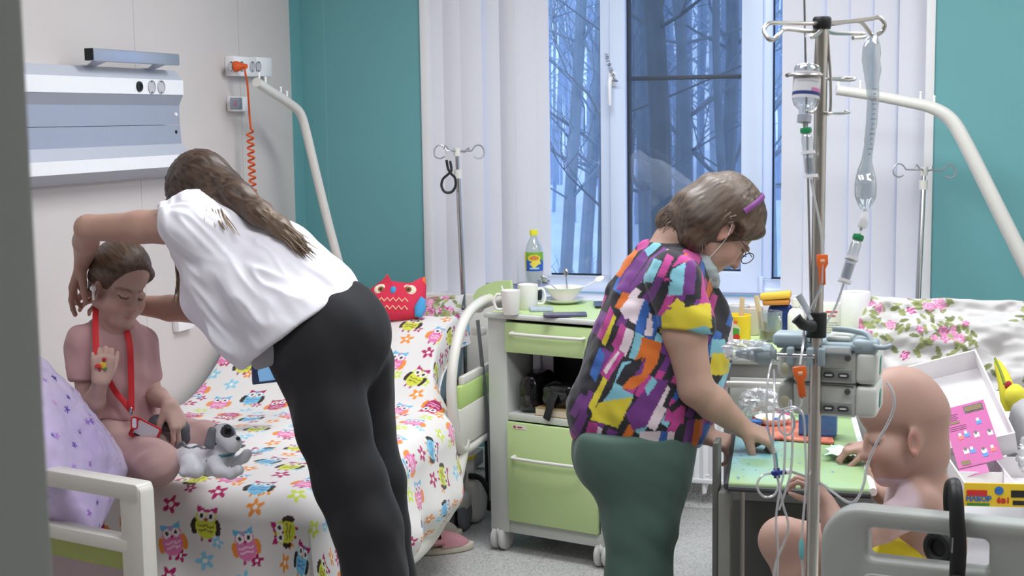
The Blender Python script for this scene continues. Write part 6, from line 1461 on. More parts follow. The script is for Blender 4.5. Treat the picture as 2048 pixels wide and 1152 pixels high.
# sticker tattoo on the back of the hand
bh = wRg+ivec(.10, -.92, -.1)*.045+ivec(.35, -.1, -.9)*.0145
for k, (dx_, dy_, r_, hcol) in enumerate(((0, 0, .010, '#d9b63a'), (.004, .016, .006, '#b8323a'), (-.010, -.012, .006, '#a83a40'), (.008, -.008, .005, '#5a8a4a'))):
    q = MB(); q.ell(bh+RT*dx_+UP*dy_, (r_, r_*.3, r_*.9), basis(UP, RT)); q.build('hand_sticker', mat('tattoo_'+hcol[1:], hcol, .5, var=0), gG)
# t-shirt
S = Sdf(*bbox([tG[0][0], tG[2][0], sRg, sLg, P(120, 770, 3.95), P(310, 860, 4.1)], .12), .0045)
S.cap(nkG+A(0, 0, -.01), tG[0][0], .050, .088, .03); S.chain([(p, r+.004) for p, r in tG], .03); S.cap(sRg+A(.01, 0, .004), sLg-A(.01, 0, 0), .049, .049, .03); S.ball(P(225, 848, 4.08), .092, .03)
S.plane(P(252, 838, 4.10), ivec(-.10, 1, -.05))
S2 = S.twin(); S2.cap(sRg, sRg*.42+eRg*.58, .050, .046, .02); S2.plane(P(160, 762, 3.95), ivec(.0, 1, -.05)); S.merge(S2, .025)
S2 = S.twin(); S2.cap(sLg, sLg*.35+eLg*.65, .047, .043, .02); S2.plane(P(292, 765, 4.1), ivec(.1, 1, 0)); S.merge(S2, .025)
S.cap(P(233, 645, 4.0), P(245, 632, 3.97), .036, .045, .008, '-')
V, Qd = S.mesh(2); V = fold(V, Qd, .005, ivec(.8, .5), .14, .04, 2.2); V = fold(V, Qd, .003, ivec(.2, 1), .12, .025, 6.1)
fastmesh('t_shirt', V, Qd, m_cloth, gG, None, np.tile(lc('#c39a9b'), (len(V), 1)))
# trousers
S = Sdf(*bbox([hRg, kRg, kLg, hLg, aRg, aLg], .11), .0045)
S.cap(hRg+A(0, 0, .02), hLg+A(0, 0, .02), .098, .095, .03); S.cap(hRg, kRg, .080, .056, .03); S.cap(hLg, kLg, .078, .052, .03); S.cap(kRg, aRg, .054, .044, .02); S.cap(kLg, aLg, .052, .042, .02); S.cap(P(285, 905, 4.0), P(300, 885, 4.02), .06, .06, .03)
S.plane(A(0, 0, .567), A(0, 0, -1))
V, Qd = S.mesh(2); V = fold(V, Qd, .006, ivec(.8, .5), .14, .035, 4.4); V = fold(V, Qd, .003, ivec(.9, -.4), .12, .024, 9.1)
fastmesh('trousers', V, Qd, m_cloth, gG, None, np.tile(lc('#bf9c98'), (len(V), 1)))
# pulled-back hair with a tail held behind the head
S = Sdf(*bbox([hG['c'], P(165, 575, 4.1)], .15), .004); pt, ft = hG['pt'], hG['ft']
S.ell(pt(-.018, 0, .036), np.array([.110, .087, .098])*.87, hG['B'], .01); S.chain([(pt(-.11, 0, .02), .028), (P(196, 520, 4.08), .024), (P(186, 575, 4.12), .016)], .02)
for g in (-1, 1): S.cap(pt(.035, g*.072, .040), pt(-.06, g*.060, -.01), .014, .02, .02)
fc = hG['c']+hG['s']*(hG['B'] @ A(.080, .006, -.030)); S.ell(fc, np.array([.074, .084, .098])*hG['s'], hG['B'] @ roty(.28), .012, '-')
V, Qd = S.mesh(2); V = grooves(V, Qd, unit(hG['f']*1+hG['u']*-.2), .0012, .005)
fastmesh('hair', V, Qd, m_hair, gG, None, hair_col(V, '#3d2e25', '#6b5443', unit(hG['f']-hG['u']*.2), .005))
st = MB(); rn = random.Random(9)
strands(st, [pt(-.10, -.03, .05), pt(-.10, .0, .06)], [P(186, 560, 4.10), P(196, 585, 4.08)], .0014, 16, rn, -.004, .006, lambda f: P(186, 525, 4.08))
tube_col('loose_strands', st, m_hair, gG, lambda V: hair_col(V, '#4a382c', '#6b5443', hG['f'], .01))
# earbud, lanyard, controller
eb = MB(); e0 = pt(-.006, -.092, hG['fu'](-.010)); eb.ell(e0, (.010, .008, .009)); eb.tube([e0+A(0, 0, -.002), e0+ivec(.10, 1, -.2)*.032], .0036, 8)
tag(eb.build('earbud', mat('earbud_white', '#eeeef0', .25), dedupe=False), 'white wireless earbud in the ear of the girl in pink', 'earbud')
ln = thing('lanyard', 'red lanyard with a badge worn by the girl in pink', 'lanyard', P(262, 820, 3.97)); m_rr = mat('ribbon_red', '#c9272f', .6)
def ribbon(path, w, nrm, name): q = MB(); q.tube(smoothpath(path, 6), [(w, .0012)], 6, flat=nrm) if False else q.tube(smoothpath(path, 6), [(w, .0014), (w, .0014)], 8, flat=nrm); return q.build(name, m_rr, ln)
ribbon([P(200, 590, 4.08), P(193, 605, 4.02), P(191, 640, 3.93), P(192, 690, 3.88), P(197, 735, 3.835)], .0085, RT, 'left_ribbon')
ribbon([P(219, 762, 3.90), P(232, 785, 3.955), P(248, 803, 3.96), P(263, 822, 3.955)], .008, ivec(.7, -.7), 'lower_ribbon')
ribbon([P(246, 652, 4.06), P(254, 664, 3.985), P(260, 695, 3.955), P(262, 750, 3.955), P(263, 822, 3.950)], .0085, RT, 'right_ribbon')
q = MB(); q.ell(P(262, 822, 3.945), (.006, .004, .012), np.eye(3)); q.build('clip', m_steel, ln)
b0 = P(266, 850, 3.93); bx, bz = unit(ivec(.80, .42, .1)), unit(ivec(-.12, -.90, -.30)); bn_ = unit(np.cross(bx, bz))
if np.dot(bn_, FW) > 0: bn_ = -bn_
bz = unit(np.cross(bn_, bx)*np.sign(np.dot(np.cross(bn_, bx), bz)))
q = MB(); q.prism(rrect(.078, .062, .006, 3, .038, -.002), b0, bx, bz, bn_, .003); bc = q.build('badge_cover', m_rr, ln)
q = MB(); q.prism(rrect(.062, .046, .003, 3, .040, .002), b0+bn_*.0031, bx, bz, bn_, .001); q.build('badge_paper', mat('badge_white', '#dcdbe2', .5, var=0), bc, smooth=False)
q = MB(); q.prism(rrect(.058, .005, .001, 2, .040, -.019), b0+bn_*.0043, bx, bz, bn_, .0006); q.build('black_strip', m_tk, bc, smooth=False)
q = MB(); q.quadframe(rrect(.020, .036, .008, 4), rrect(.013, .028, .005, 4), P(269, 846, 3.915), RT, UP, -FW, .003); q.build('red_tag', m_rr, ln); q = MB(); q.prism(rrect(.012, .026, .004, 3), P(269, 846, 3.915), RT, UP, -FW, .002); q.build('tag_paper', MATS['badge_white'], ln, smooth=False)
gc = P(338, 850, 3.985); S = Sdf(gc-.10, gc+.10, .0035); cx_ = unit(ivec(.95, .25, .1)); cn = unit(ivec(.1, -.75, -.55))
S.cap(gc-cx_*.03, gc+cx_*.03, .024, .024, .01, '+', (cn, .6)); S.cap(gc-cx_*.036, gc-cx_*.045+ivec(-.1, .9, -.2)*.03, .018, .014, .015); S.cap(gc+cx_*.036, gc+cx_*.045+ivec(.1, .9, -.2)*.03, .018, .014, .015)
cg = thing('game_controller', 'dark grey remote controller in the hand of the girl in pink', 'controller', gc); V, Qd = S.mesh(2); fastmesh('controller_shell', V, Qd, vmat('controller_plastic', .4), cg, None, np.tile(lc('#57565c'), (len(V), 1)))
for dx_ in (-.022, -.004):
    q = MB(); q.lathe([(.0001, .004), (.006, .003), (.007, 0)], gc+cx_*dx_+cn*.014, basis(cn), 14); q.build('button', mat('button_light', '#b9b9c2', .4), cg)

# ================================================================== woman in the patterned blouse
dB = 3.85
hB = head_frame(P(1440, 452, 3.83), ivec(.64, .72, .22), ivec(.74, -.67, .0), 1.0)
nkB = P(1355, 492, 3.86)
tB = [(P(1336, 545, 3.86), .108), (P(1318, 610, 3.86), .138), (P(1308, 680, 3.86), .158), (P(1298, 750, 3.86), .170), (P(1286, 815, 3.86), .172), (P(1272, 880, 3.86), .164)]
sB, eB, wB_ = P(1347, 558, 3.70), P(1392, 778, 3.68), P(1482, 853, 3.73); sB2, eB2, wB2 = P(1375, 560, 4.03), P(1405, 780, 4.08), P(1405, 868, 4.02)
legN = [(P(1285, 960, 3.80), .105), (P(1280, 1050, 3.79), .088), (P(1278, 1152, 3.79), .078)]; legF = [(P(1262, 960, 3.95), .105), (P(1272, 1050, 3.95), .085), (P(1275, 1152, 3.95), .074)]
fN, fF = downto(legN[-1][0], .075), downto(legF[-1][0], .075)
pB = thing('person', 'woman in a colourful patterned blouse and green trousers at the overbed table', 'person', downto(fN, 0))
S = Sdf(*bbox([hB['c'], eB, wB_, eB2, fN, fF, P(1540, 880, 3.7), P(1150, 860, 3.86)], .15), .0042)
head(S, hB); S.chain([(hB['pt'](-.045, 0, -.0), .066), (hB['pt'](-.03, 0, -.07), .056), (nkB, .062)], .025); S.chain([(nkB, .066)]+[(p, r-.025) for p, r in tB], .03)
S.chain([(sB, .060), (sB*.5+eB*.5, .054), (eB, .044)], .02); S.chain([(eB, .045), (eB*.62+wB_*.38, .043), (wB_, .028)], .015); S.chain([(sB2, .06), (eB2, .045)], .02); S.chain([(eB2, .045), (wB2, .03)], .015)
hand(S, wB_, ivec(.85, .36, .18), ivec(.40, -.80, -.35), 1, 1.0, ((.7, 1.0, .6), (.8, 1.1, .6), (.9, 1.15, .7), (1.0, 1.2, .7)), (.6, .35, -.7), .0)
hand(S, wB2, ivec(.80, .30, -.1), ivec(.2, -.75, -.5), -1, .95, (.5, .55, .6, .7), (.6, .5, -.5), .02)
S.chain([(tB[-1][0], .13)]+[(p, r-.03) for p, r in legN]+[(fN, .042)], .03); S.chain([(tB[-1][0], .13)]+[(p, r-.03) for p, r in legF]+[(fF, .042)], .03)
for ft_ in (fN, fF): S.chain([(ft_+A(-.02, 0, -.03), .038), (ft_+RT*.10+A(0, 0, -.045), .030), (ft_+RT*.16+A(0, 0, -.052), .022)], .02)
V, Qd = S.mesh(2); C = skin_col(V, '#b39282', .05, 4); head_col(hB, V, C, '#a8665c', '#6a5546', '#4a3a32', blush=.3); spot(V, C, P(1453, 489, 3.74), .006, '#5f3e34', .9)
fastmesh('body', V, Qd, m_skin, pB, None, C)
# trousers
S = Sdf(*bbox([p for p, r in legN+legF]+[fN, fF, P(1160, 880, 3.86), P(1390, 860, 3.86)], .18), .006)
S.cap(P(1276, 868, 3.86), P(1268, 905, 3.87), .150, .148, .03); S.ball(P(1252, 905, 3.80), .135, .05); S.ball(P(1246, 905, 3.94), .13, .05)
S.chain([(P(1290, 910, 3.80), .118)]+legN+[(downto(fN, .05), .085)], .05); S.chain([(P(1270, 910, 3.95), .118)]+legF+[(downto(fF, .05), .08)], .02)
S.plane(A(*P(1280, 850, 3.86)), A(0, 0, 1)); S.plane(A(0, 0, .035), A(0, 0, -1))
pk_ = smoothpath([P(1275, 945, 3.68), P(1310, 935, 3.68), P(1345, 905, 3.70)], 6)
V, Qd = S.mesh(2); V = fold(V, Qd, .007, A(0, 0, 1), .45, .07, 13.3); V = fold(V, Qd, .003, ivec(.7, .5), .15, .035, 15.7)
fastmesh('trousers', V, Qd, m_cloth, pB, None, np.tile(lc('#4e665d'), (len(V), 1)))
for ft_ in (fN, fF):
    q = MB(); q.ell(ft_+RT*.07+A(0, 0, -.045), (.13, .048, .03), basis(A(0, 0, 1), RT), pw=.8); q.build('shoe', mat('clog_white', '#d5d3cf', .6), pB)
# blouse
S = Sdf(*bbox([p for p, r in tB]+[nkB, sB, sB2, P(1440, 720, 3.86)], .22), .0034)
S.cap(P(1352, 505, 3.86), tB[0][0], .072, .110, .03); S.chain(tB, .03); S.cap(sB, sB2, .07, .07, .05); S.ball(P(1385, 700, 3.88), .105, .05); S.ball(P(1388, 640, 3.92), .10, .05); S.ball(P(1376, 780, 3.88), .10, .05); S.ball(P(1215, 820, 3.86), .11, .05)
S.plane(P(1270, 885, 3.86), ivec(-.05, 1, 0))
S2 = S.twin(); S2.cap(sB, P(1370, 640, 3.69), .071, .069, .02); S2.cap(P(1372, 640, 3.69), P(1374, 700, 3.69), .070, .072, .02); S2.plane(P(1370, 660, 3.69), ivec(-.08, 1, 0)); dS = S2.d.copy(); S.merge(S2, .018)
S.cap(P(1378, 458, 3.86), P(1346, 478, 3.85), .060, .070, .010, '-')
V, Qd = S.mesh(2); V = fold(V, Qd, .007, ivec(.3, 1), .18, .045, 21.3); V = fold(V, Qd, .0045, ivec(.9, .45), .12, .028, 25.1)
ii = np.clip(((V-S.lo)/S.h).round().astype(int), 0, S.n-1); slv = dS[ii[:, 0], ii[:, 1], ii[:, 2]] < .010
# print laid out on the garment, measured along its own width and length
org = P(1300, 700, 3.86); gw = unit(RT*A(1, 1, 0)); sc_ = 2860/3.86; X_ = ((V-org) @ gw)*sc_+1300; Y_ = -((V-org) @ A(0, 0, 1))*sc_*1.0+700-((V-org) @ unit(FW*A(1, 1, 0)))*sc_*.14
zx, zy = (X_-1120)*1.92, (Y_-320)*1.92
zx = zx+fbm(V*12, 1)*10; zy = zy+fbm(V*12+9, 1)*10
Kk = dict(o='#cc6c30', p='#6c3a7c', m='#b24488', l='#7fb9c9', w='#d8c8cf', b='#3a62a8', y='#d0bf3c', k='#2d2c31')
TOR = [('o', (215, 440), (280, 325), (295, 345), (240, 450)), ('p', (215, 490), (250, 420), (325, 330), (345, 350), (250, 500)), ('m', (300, 300), (360, 280), (330, 335), (290, 345)), ('l', (318, 345), (370, 308), (380, 330), (330, 370)),
 ('p', (250, 500), (335, 375), (390, 335), (400, 345), (275, 510)), ('w', (255, 520), (398, 342), (408, 348), (280, 530)), ('k', (285, 480), (400, 360), (430, 380), (320, 520)), ('m', (322, 470), (470, 340), (520, 360), (420, 420), (365, 520)), ('k', (365, 440), (470, 360), (480, 372), (375, 450)),
 ('w', (222, 570), (262, 520), (312, 530), (285, 605), (240, 610)), ('b', (268, 655), (310, 530), (335, 560), (302, 658)), ('w', (300, 665), (335, 565), (358, 575), (330, 665)), ('m', (140, 680), (190, 555), (202, 590), (165, 700)), ('y', (155, 700), (200, 590), (210, 600), (168, 710)),
 ('m', (188, 700), (225, 625), (242, 640), (205, 728)), ('w', (205, 722), (242, 640), (268, 652), (230, 742)), ('l', (240, 745), (270, 652), (302, 665), (262, 752)), ('o', (275, 720), (292, 668), (362, 690), (345, 765), (300, 835), (255, 872), (215, 872), (232, 832), (290, 808), (302, 742)),
 ('l', (145, 932), (180, 870), (215, 768), (252, 758), (240, 802), (215, 872), (257, 890), (246, 932)), ('k', (190, 850), (225, 780), (290, 740), (280, 790), (215, 862)), ('y', (105, 985), (140, 922), (257, 900), (200, 1017)), ('y', (100, 930), (158, 800), (172, 808), (118, 965)), ('b', (105, 810), (150, 715), (165, 740), (122, 840)),
 ('m', (140, 810), (200, 708), (228, 730), (165, 840)), ('w', (152, 800), (205, 720), (212, 725), (160, 815)), ('p', (228, 965), (290, 880), (340, 828), (392, 840), (305, 1010), (255, 1025)), ('l', (300, 862), (328, 818), (348, 840), (310, 892)), ('w', (300, 1012), (386, 858), (398, 868), (325, 1012)),
 ('m', (368, 990), (400, 905), (455, 938), (445, 1000)), ('k', (385, 940), (440, 900), (450, 920), (400, 960)), ('w', (270, 1125), (284, 1030), (410, 1030), (405, 1130)), ('b', (345, 1130), (360, 1030), (386, 1030), (376, 1130)), ('p', (428, 1120), (460, 985), (492, 985), (470, 1110)), ('o', (465, 1110), (492, 985), (525, 985), (502, 1105)),
 ('m', (70, 1060), (100, 990), (132, 1000), (120, 1070)), ('p', (150, 1080), (165, 1020), (200, 1030), (190, 1080)), ('p', (60, 980), (100, 870), (118, 880), (80, 990)), ('l', (555, 755), (565, 685), (620, 685), (620, 755)), ('y', (555, 830), (565, 738), (640, 738), (640, 815)), ('b', (505, 1090), (530, 1000), (560, 1000), (560, 1080))]
SLV = [('l', (385, 525), (400, 430), (458, 398), (440, 525)), ('p', (440, 525), (458, 398), (502, 380), (482, 525)), ('m', (498, 565), (520, 385), (575, 400), (548, 565)), ('m', (400, 420), (440, 370), (540, 350), (560, 380), (470, 390)), ('k', (485, 540), (502, 385), (522, 385), (505, 545)), ('y', (360, 590), (380, 570), (545, 556), (545, 648), (360, 672)), ('y', (385, 560), (420, 535), (445, 555), (430, 575)), ('l', (425, 668), (440, 646), (520, 636), (545, 668))]
C = np.tile(lc(Kk['k']), (len(V), 1))
ca, cb = zx*.88+zy*.47, -zx*.47+zy*.88; col_ = np.floor(ca/34); ia = col_.astype(int); ib = np.floor(cb/95+(ia*.37 % 1)).astype(int)
hs = ((ia*73856093) ^ (ib*19349663)) & 1023
for k, key in enumerate('pmlpwbomkk'): C[(hs % 19 == k) & (np.abs(ca/34-col_-.5) < .44)] = lc(Kk[key])
for it in TOR: C[(~slv) & inpoly(zx, zy, it[1:])] = lc(Kk[it[0]])
for it in SLV: C[slv & inpoly(zx, zy, it[1:])] = lc(Kk[it[0]])
fastmesh('blouse', V, Qd, m_cloth, pB, None, C)
# bobbed hair, headband, glasses, mask
S = Sdf(*bbox([hB['c'], P(1330, 470, 3.85)], .17), .004); pt, ft = hB['pt'], hB['ft']
S.ell(pt(-.018, 0, .036), np.array([.116, .096, .104]), hB['B'], .01); S.ell(pt(-.055, 0, -.02), np.array([.085, .098, .085]), hB['B'], .03)
S.chain([(P(1390, 430, 3.84), .060), (P(1362, 440, 3.85), .052), (P(1340, 446, 3.86), .030), (P(1325, 445, 3.86), .015)], .03); S.chain([(P(1394, 450, 3.77), .040), (P(1386, 480, 3.775), .030), (P(1384, 500, 3.79), .018)], .025); S.chain([(P(1395, 455, 3.92), .040), (P(1375, 488, 3.92), .030)], .025)
S.cap(pt(.068, -.058, .062), pt(.020, -.086, .020), .016, .018, .02); S.cap(pt(.068, .058, .062), pt(.020, .086, .020), .016, .018, .02); S.cap(pt(.02, .088, .02), pt(.0, .085, -.07), .02, .02, .02)
fc = pt(.085, 0, -.045); S.ell(fc, np.array([.080, .098, .095]), hB['B'] @ roty(.22), .012, '-'); S.ell(pt(.008, -.098, -.012), np.array([.030, .030, .040]), hB['B'], .008, '-')
V, Qd = S.mesh(2); fl_ = unit(ivec(-.75, .62)); N_ = vnormals(V, Qd); V = V+N_*(.0025*np.sin(((V-hB['c']) @ fl_)*80+fbm(V*12, 1)*3)*np.clip(((V-pt(.02, 0, 0)) @ -hB['f'])/.10, 0, 1))[:, None]; V = grooves(V, Qd, fl_, .0016, .007, 3)
C = hair_col(V, '#2e231c', '#64503f', fl_, .006, 4); gr = np.clip(((V-hB['c']) @ unit(ivec(-.3, -1)))/.12, 0, 1)[:, None]*.2; C = C*(1-gr)+lc('#9a8d84')*gr
hb_ = fastmesh('bobbed_hair', V, Qd, m_hair, pB, None, C)
st = MB(); rn = random.Random(12); strands(st, [pt(-.08, -.03, .06), pt(-.10, -.05, .0)], [P(1322, 440, 3.84), P(1352, 470, 3.80)], .0026, 40, rn, 0, .014, lambda f: P(1368-8*f, 405+30*f, 3.80)); strands(st, [pt(-.01, -.09, .03), pt(-.05, -.09, .02)], [P(1380, 508, 3.775), P(1404, 498, 3.765)], .0022, 30, rn, 0, .010, lambda f: P(1400+12*f, 460, 3.745))
tube_col('loose_strands', st, m_hair, hb_, lambda V: hair_col(V, '#5a483c', '#9a8676', fl_, .01, 2))
q = MB()
bp = [hB['pt'](.016-.022*abs(th), -.0975*math.sin(th), .036+.1045*math.cos(th)) for th in np.linspace(-1.35, 1.35, 34)]
q.tube(bp, [(.0075, .003)]*34, 8, flat=hB['f']); q.build('headband', mat('band_purple', '#7d3f86', .5), pB)
q = MB()
for g in (-1, 1):
    ring = [ft(.108, g*.034, -.004)+hB['s']*(hB['l']*.024*math.cos(a)-hB['f']*.004*g*math.cos(a)*g+hB['u']*.018*math.sin(a)) for a in np.linspace(0, 2*PI, 20, endpoint=False)]; q.tube(ring, .0013, 6, closed=True)
    q.tube([ft(.106, g*.058, .004), ft(.06, g*.078, .006), ft(-.012, g*.084, .008)], .0013, 6)
q.tube([ft(.108, -.010, -.002), ft(.112, 0, .002), ft(.108, .010, -.002)], .0013, 6); q.build('glasses', mat('glasses_dark', '#4a4652', .3, .4), pB, dedupe=False)
S = Sdf(ft(.05, 0, -.11)-.11, ft(.05, 0, -.11)+.11, .003); S.ell(ft(.050, 0, -.104), np.array([.070, .074, .052]), hB['B'] @ roty(.15), .01); S.ell(ft(.068, 0, -.064), np.array([.080, .09, .032]), hB['B'] @ roty(.2), .008, '-')
V, Qd = S.mesh(2); V = fold(V, Qd, .004, hB['l'], .05, .012, 2); mk = fastmesh('face_mask', V, Qd, vmat('mask_fabric', .85), pB, None, np.tile(lc('#a9b7ba'), (len(V), 1)))
q = MB(); q.tube(smoothpath([ft(-.010, -.090, .018), ft(.012, -.082, -.02), ft(.028, -.062, -.085)], 5), .0014, 6); q.tube(smoothpath([ft(-.010, .090, .018), ft(.012, .082, -.02), ft(.028, .062, -.085)], 5), .0014, 6); q.build('ear_loops', mat('elastic_white', '#dfdfe2', .7), mk, dedupe=False)

# ================================================================== child with a bald head on the right bed
hK = head_frame(P(1795, 840, 3.12), ivec(-.94, .22, -.06), ivec(-.22, -1, 0), .92)
nkK = P(1836, 958, 3.15); tK = [(P(1846, 1012, 3.17), .080), (P(1846, 1080, 3.19), .088), (P(1838, 1150, 3.2), .098)]
sK, eK, wK = P(1838, 1010, 3.07), P(1688, 1092, 2.96), P(1652, 1006, 3.02); sK2, eK2, wK2 = P(1835, 1005, 3.27), P(1770, 985, 3.42), P(1742, 893, 3.60)
kK, kK2 = P(1566, 1082, 3.14), P(1600, 1110, 3.34); aK, aK2 = P(1632, 1270, 3.12), P(1640, 1290, 3.32)
pK = thing('person', 'bald bare-chested small child sitting at the overbed table on the right bed', 'person', downto(P(1838, 1150, 3.2), .47))
S = Sdf(*bbox([hK['c'], nkK, eK, wK, wK2, kK, aK, aK2, P(1930, 1100, 3.2), P(1670, 910, 3.7)], .13), .0034)
head(S, hK, 1.0); S.chain([(hK['pt'](-.05, 0, -.005), .070), (hK['pt'](-.045, 0, -.09), .048), (nkK, .046)], .03); S.chain([(nkK, .048)]+tK, .03); S.cap(sK, sK2, .042, .042, .04)
S.chain([(sK, .044), (sK*.5+eK*.5, .034), (eK, .028)], .02); S.chain([(eK, .029), (eK*.6+wK*.4, .030), (wK, .020)], .012); S.chain([(sK2, .042), (eK2, .028)], .02); S.chain([(eK2, .028), (eK2*.6+wK2*.4, .027), (wK2, .020)], .012)
hand(S, wK, ivec(-.45, -.70, -.05), ivec(.75, -.40, -.5), -1, .68, (.75, .8, .85, .9), (.7, .4, -.6), .03)
hand(S, wK2, ivec(-.90, .12, .25), ivec(-.1, -.9, -.2), -1, .74, (.75, .8, .85, .9), (.7, .4, -.5), .02)
S.chain([(tK[-1][0], .08), (kK, .052)], .03); S.chain([(tK[-1][0]+FW*.08, .08), (kK2, .052)], .03); S.chain([(kK, .050), (kK*.65+aK*.35, .043), (aK, .028)], .015); S.chain([(kK2, .050), (kK2*.65+aK2*.35, .043), (aK2, .028)], .015)
for a_ in (aK, aK2): S.chain([(a_+A(.01, 0, -.02), .028), (a_+A(-.07, 0, -.035), .022), (a_+A(-.10, 0, -.04), .016)], .015)
V, Qd = S.mesh(2); C = skin_col(V, '#b39184', .04, 7); head_col(hK, V, C, '#b8736a', '#b08a72', '#5f463a', '#3b4650', blush=.2)
spot(V, C, P(1698, 892, 3.62), .012, '#6b5a48', .8)
dq = V-P(1790, 990, 3.08); m_ = np.clip(1.5-((dq @ RT)/.040)**2-((dq @ unit(ivec(-.5, .85)))/.055)**2, 0, 1)*(np.abs(dq @ FW) < .12)*(((V-P(1800, 958, 3.08)) @ UP) < 0); C = C*(1-.7*m_[:, None])+lc('#cdbcca')*.7*m_[:, None]
fastmesh('body', V, Qd, m_skin, pK, None, C)
S = Sdf(*bbox([tK[-1][0], P(1720, 1110, 3.15), P(1900, 1180, 3.2)], .12), .005); S.chain([(P(1840, 1110, 3.19), .096), (P(1838, 1150, 3.2), .106)], .03); S.chain([(P(1838, 1150, 3.18), .094), (P(1735, 1118, 3.16), .068)], .03); S.chain([(P(1838, 1150, 3.28), .094), (P(1735, 1128, 3.33), .068)], .03); S.ball(P(1760, 1088, 3.13), .055, .04)
S.plane(P(1722, 1115, 3.2), ivec(-1, -.15, 0)); S.plane(P(1740, 1050, 3.13), ivec(.42, -.9, 0)); S.plane(A(0, 0, .465), A(0, 0, -1))
V, Qd = S.mesh(2); V = fold(V, Qd, .009, ivec(.5, .8), .08, .03, 31); fastmesh('shorts', V, Qd, m_cloth, pK, None, np.tile(lc('#d8c52e'), (len(V), 1)))
# ------------------------------------------------------------------ toy dog on the blanket
dg = thing('toy_dog', 'white and grey toy dog lying on the owl blanket by the girl', 'toy dog', P(425, 935, 3.86))
m_dw = vmat('toy_plastic', .3, .5); dc = lambda u, v, d=3.86: P(u, v, d); k_ = 3.86/2860
def soft(name, fn, col, parent, h=.0032, pad=.06, pts=None, post=None, colfn=None, m=None):
    S = Sdf(*bbox(pts, pad), h); fn(S); V, Qd = S.mesh(2); C = np.tile(lc(col), (len(V), 1)) if colfn is None else colfn(V); return fastmesh(name, V, Qd, m or m_dw, parent, None, C)
def body_f(S):
    S.chain([(dc(362, 918, 3.92), .030), (dc(385, 916, 3.90), .034), (dc(425, 922, 3.87), .036), (dc(445, 915, 3.86), .030)], .02); S.cap(dc(445, 912, 3.86), dc(452, 895, 3.855), .026, .024, .015)
def body_c(V):
    C = np.tile(lc('#e6e6ec'), (len(V), 1)); u = (V-dc(400, 918)) @ RT/k_; v = -((V-dc(400, 918)) @ UP)/k_
    for c0, u0, u1 in ((12, -45, -15), (2, 15, 35)): C[(np.abs(v-c0-3*np.sin(u*.55)) < 1.6) & (u > u0) & (u < u1)] = lc('#55565e')
    C[(v < -20) & (np.abs(v+22-2*np.sin(u*.2)) < 2.0) & (u < 30)] = lc('#55565e'); return C
soft('dog_body', body_f, '', dg, pts=[dc(355, 918), dc(460, 900)], colfn=body_c)
def head_f(S): S.ell(dc(446, 868, 3.84), (.030, .027, .029)); S.cap(dc(452, 872, 3.83), dc(466, 890, 3.815), .025, .021, .015); S.ball(dc(470, 884, 3.81), .017, .012)
def head_c(V):
    C = np.tile(lc('#e8e8ee'), (len(V), 1)); u = (V-dc(456, 862, 3.81)) @ RT/k_; v = -((V-dc(456, 862, 3.81)) @ UP)/k_; C[(u/15)**2+(v/13)**2 < 1] = lc('#33343a'); return C
hd = soft('dog_head', head_f, '', dg, h=.0026, pts=[dc(420, 850), dc(480, 905)], colfn=head_c)
q = MB(); q.ell(dc(476, 877, 3.797), (.006, .005, .005)); q.build('nose', m_blk, hd); q = MB(); q.ell(dc(455, 862, 3.806), (.009, .004, .010), basis(UP, RT)); q.build('eye', mat('eye_gloss', '#111114', .08), hd)
soft('ear', lambda S: S.cap(dc(424, 862, 3.815), dc(419, 888, 3.815), .012, .015, .01, '+', (FW, .55)), '#77787f', dg, h=.0026, pts=[dc(405, 850), dc(435, 905)])
soft('ear', lambda S: S.cap(dc(436, 856, 3.88), dc(434, 882, 3.885), .012, .015, .01, '+', (FW, .55)), '#77787f', dg, h=.0026, pts=[dc(420, 850), dc(450, 905)])
q = MB(); q.tube([dc(449, 904, 3.857)+.031*(RT*math.cos(a)*.9+(FW*.9+UP*.25)*math.sin(a)) for a in np.linspace(0, 2*PI, 24, endpoint=False)], .004, 8, closed=True); q.build('collar', mat('collar_teal', '#56929a', .3), dg)
for nm, pp in (('front_leg', [(430, 925, 3.83, .022), (437, 940, 3.81, .018), (462, 948, 3.79, .013), (478, 940, 3.78, .014)]), ('front_leg', [(455, 915, 3.88, .02), (470, 925, 3.87, .014), (488, 916, 3.86, .012), (494, 908, 3.855, .014)]), ('hind_leg', [(378, 925, 3.85, .026), (392, 940, 3.83, .020), (368, 944, 3.83, .014)]), ('hind_leg', [(360, 915, 3.95, .022), (352, 930, 3.95, .016), (348, 938, 3.93, .013)])):
    soft(nm, lambda S: S.chain([(dc(u, v, d), r) for u, v, d, r in pp], .012), '#e4e4ea', dg, h=.0028, pts=[dc(u, v, d) for u, v, d, r in pp])
q = MB(); q.tube(smoothpath([dc(362, 905, 3.92), dc(355, 893, 3.92), dc(365, 886, 3.92), dc(372, 897, 3.91)], 5), [.005, .0055, .005], 8); q.build('tail', mat('dog_grey', '#66676e', .4), dg)

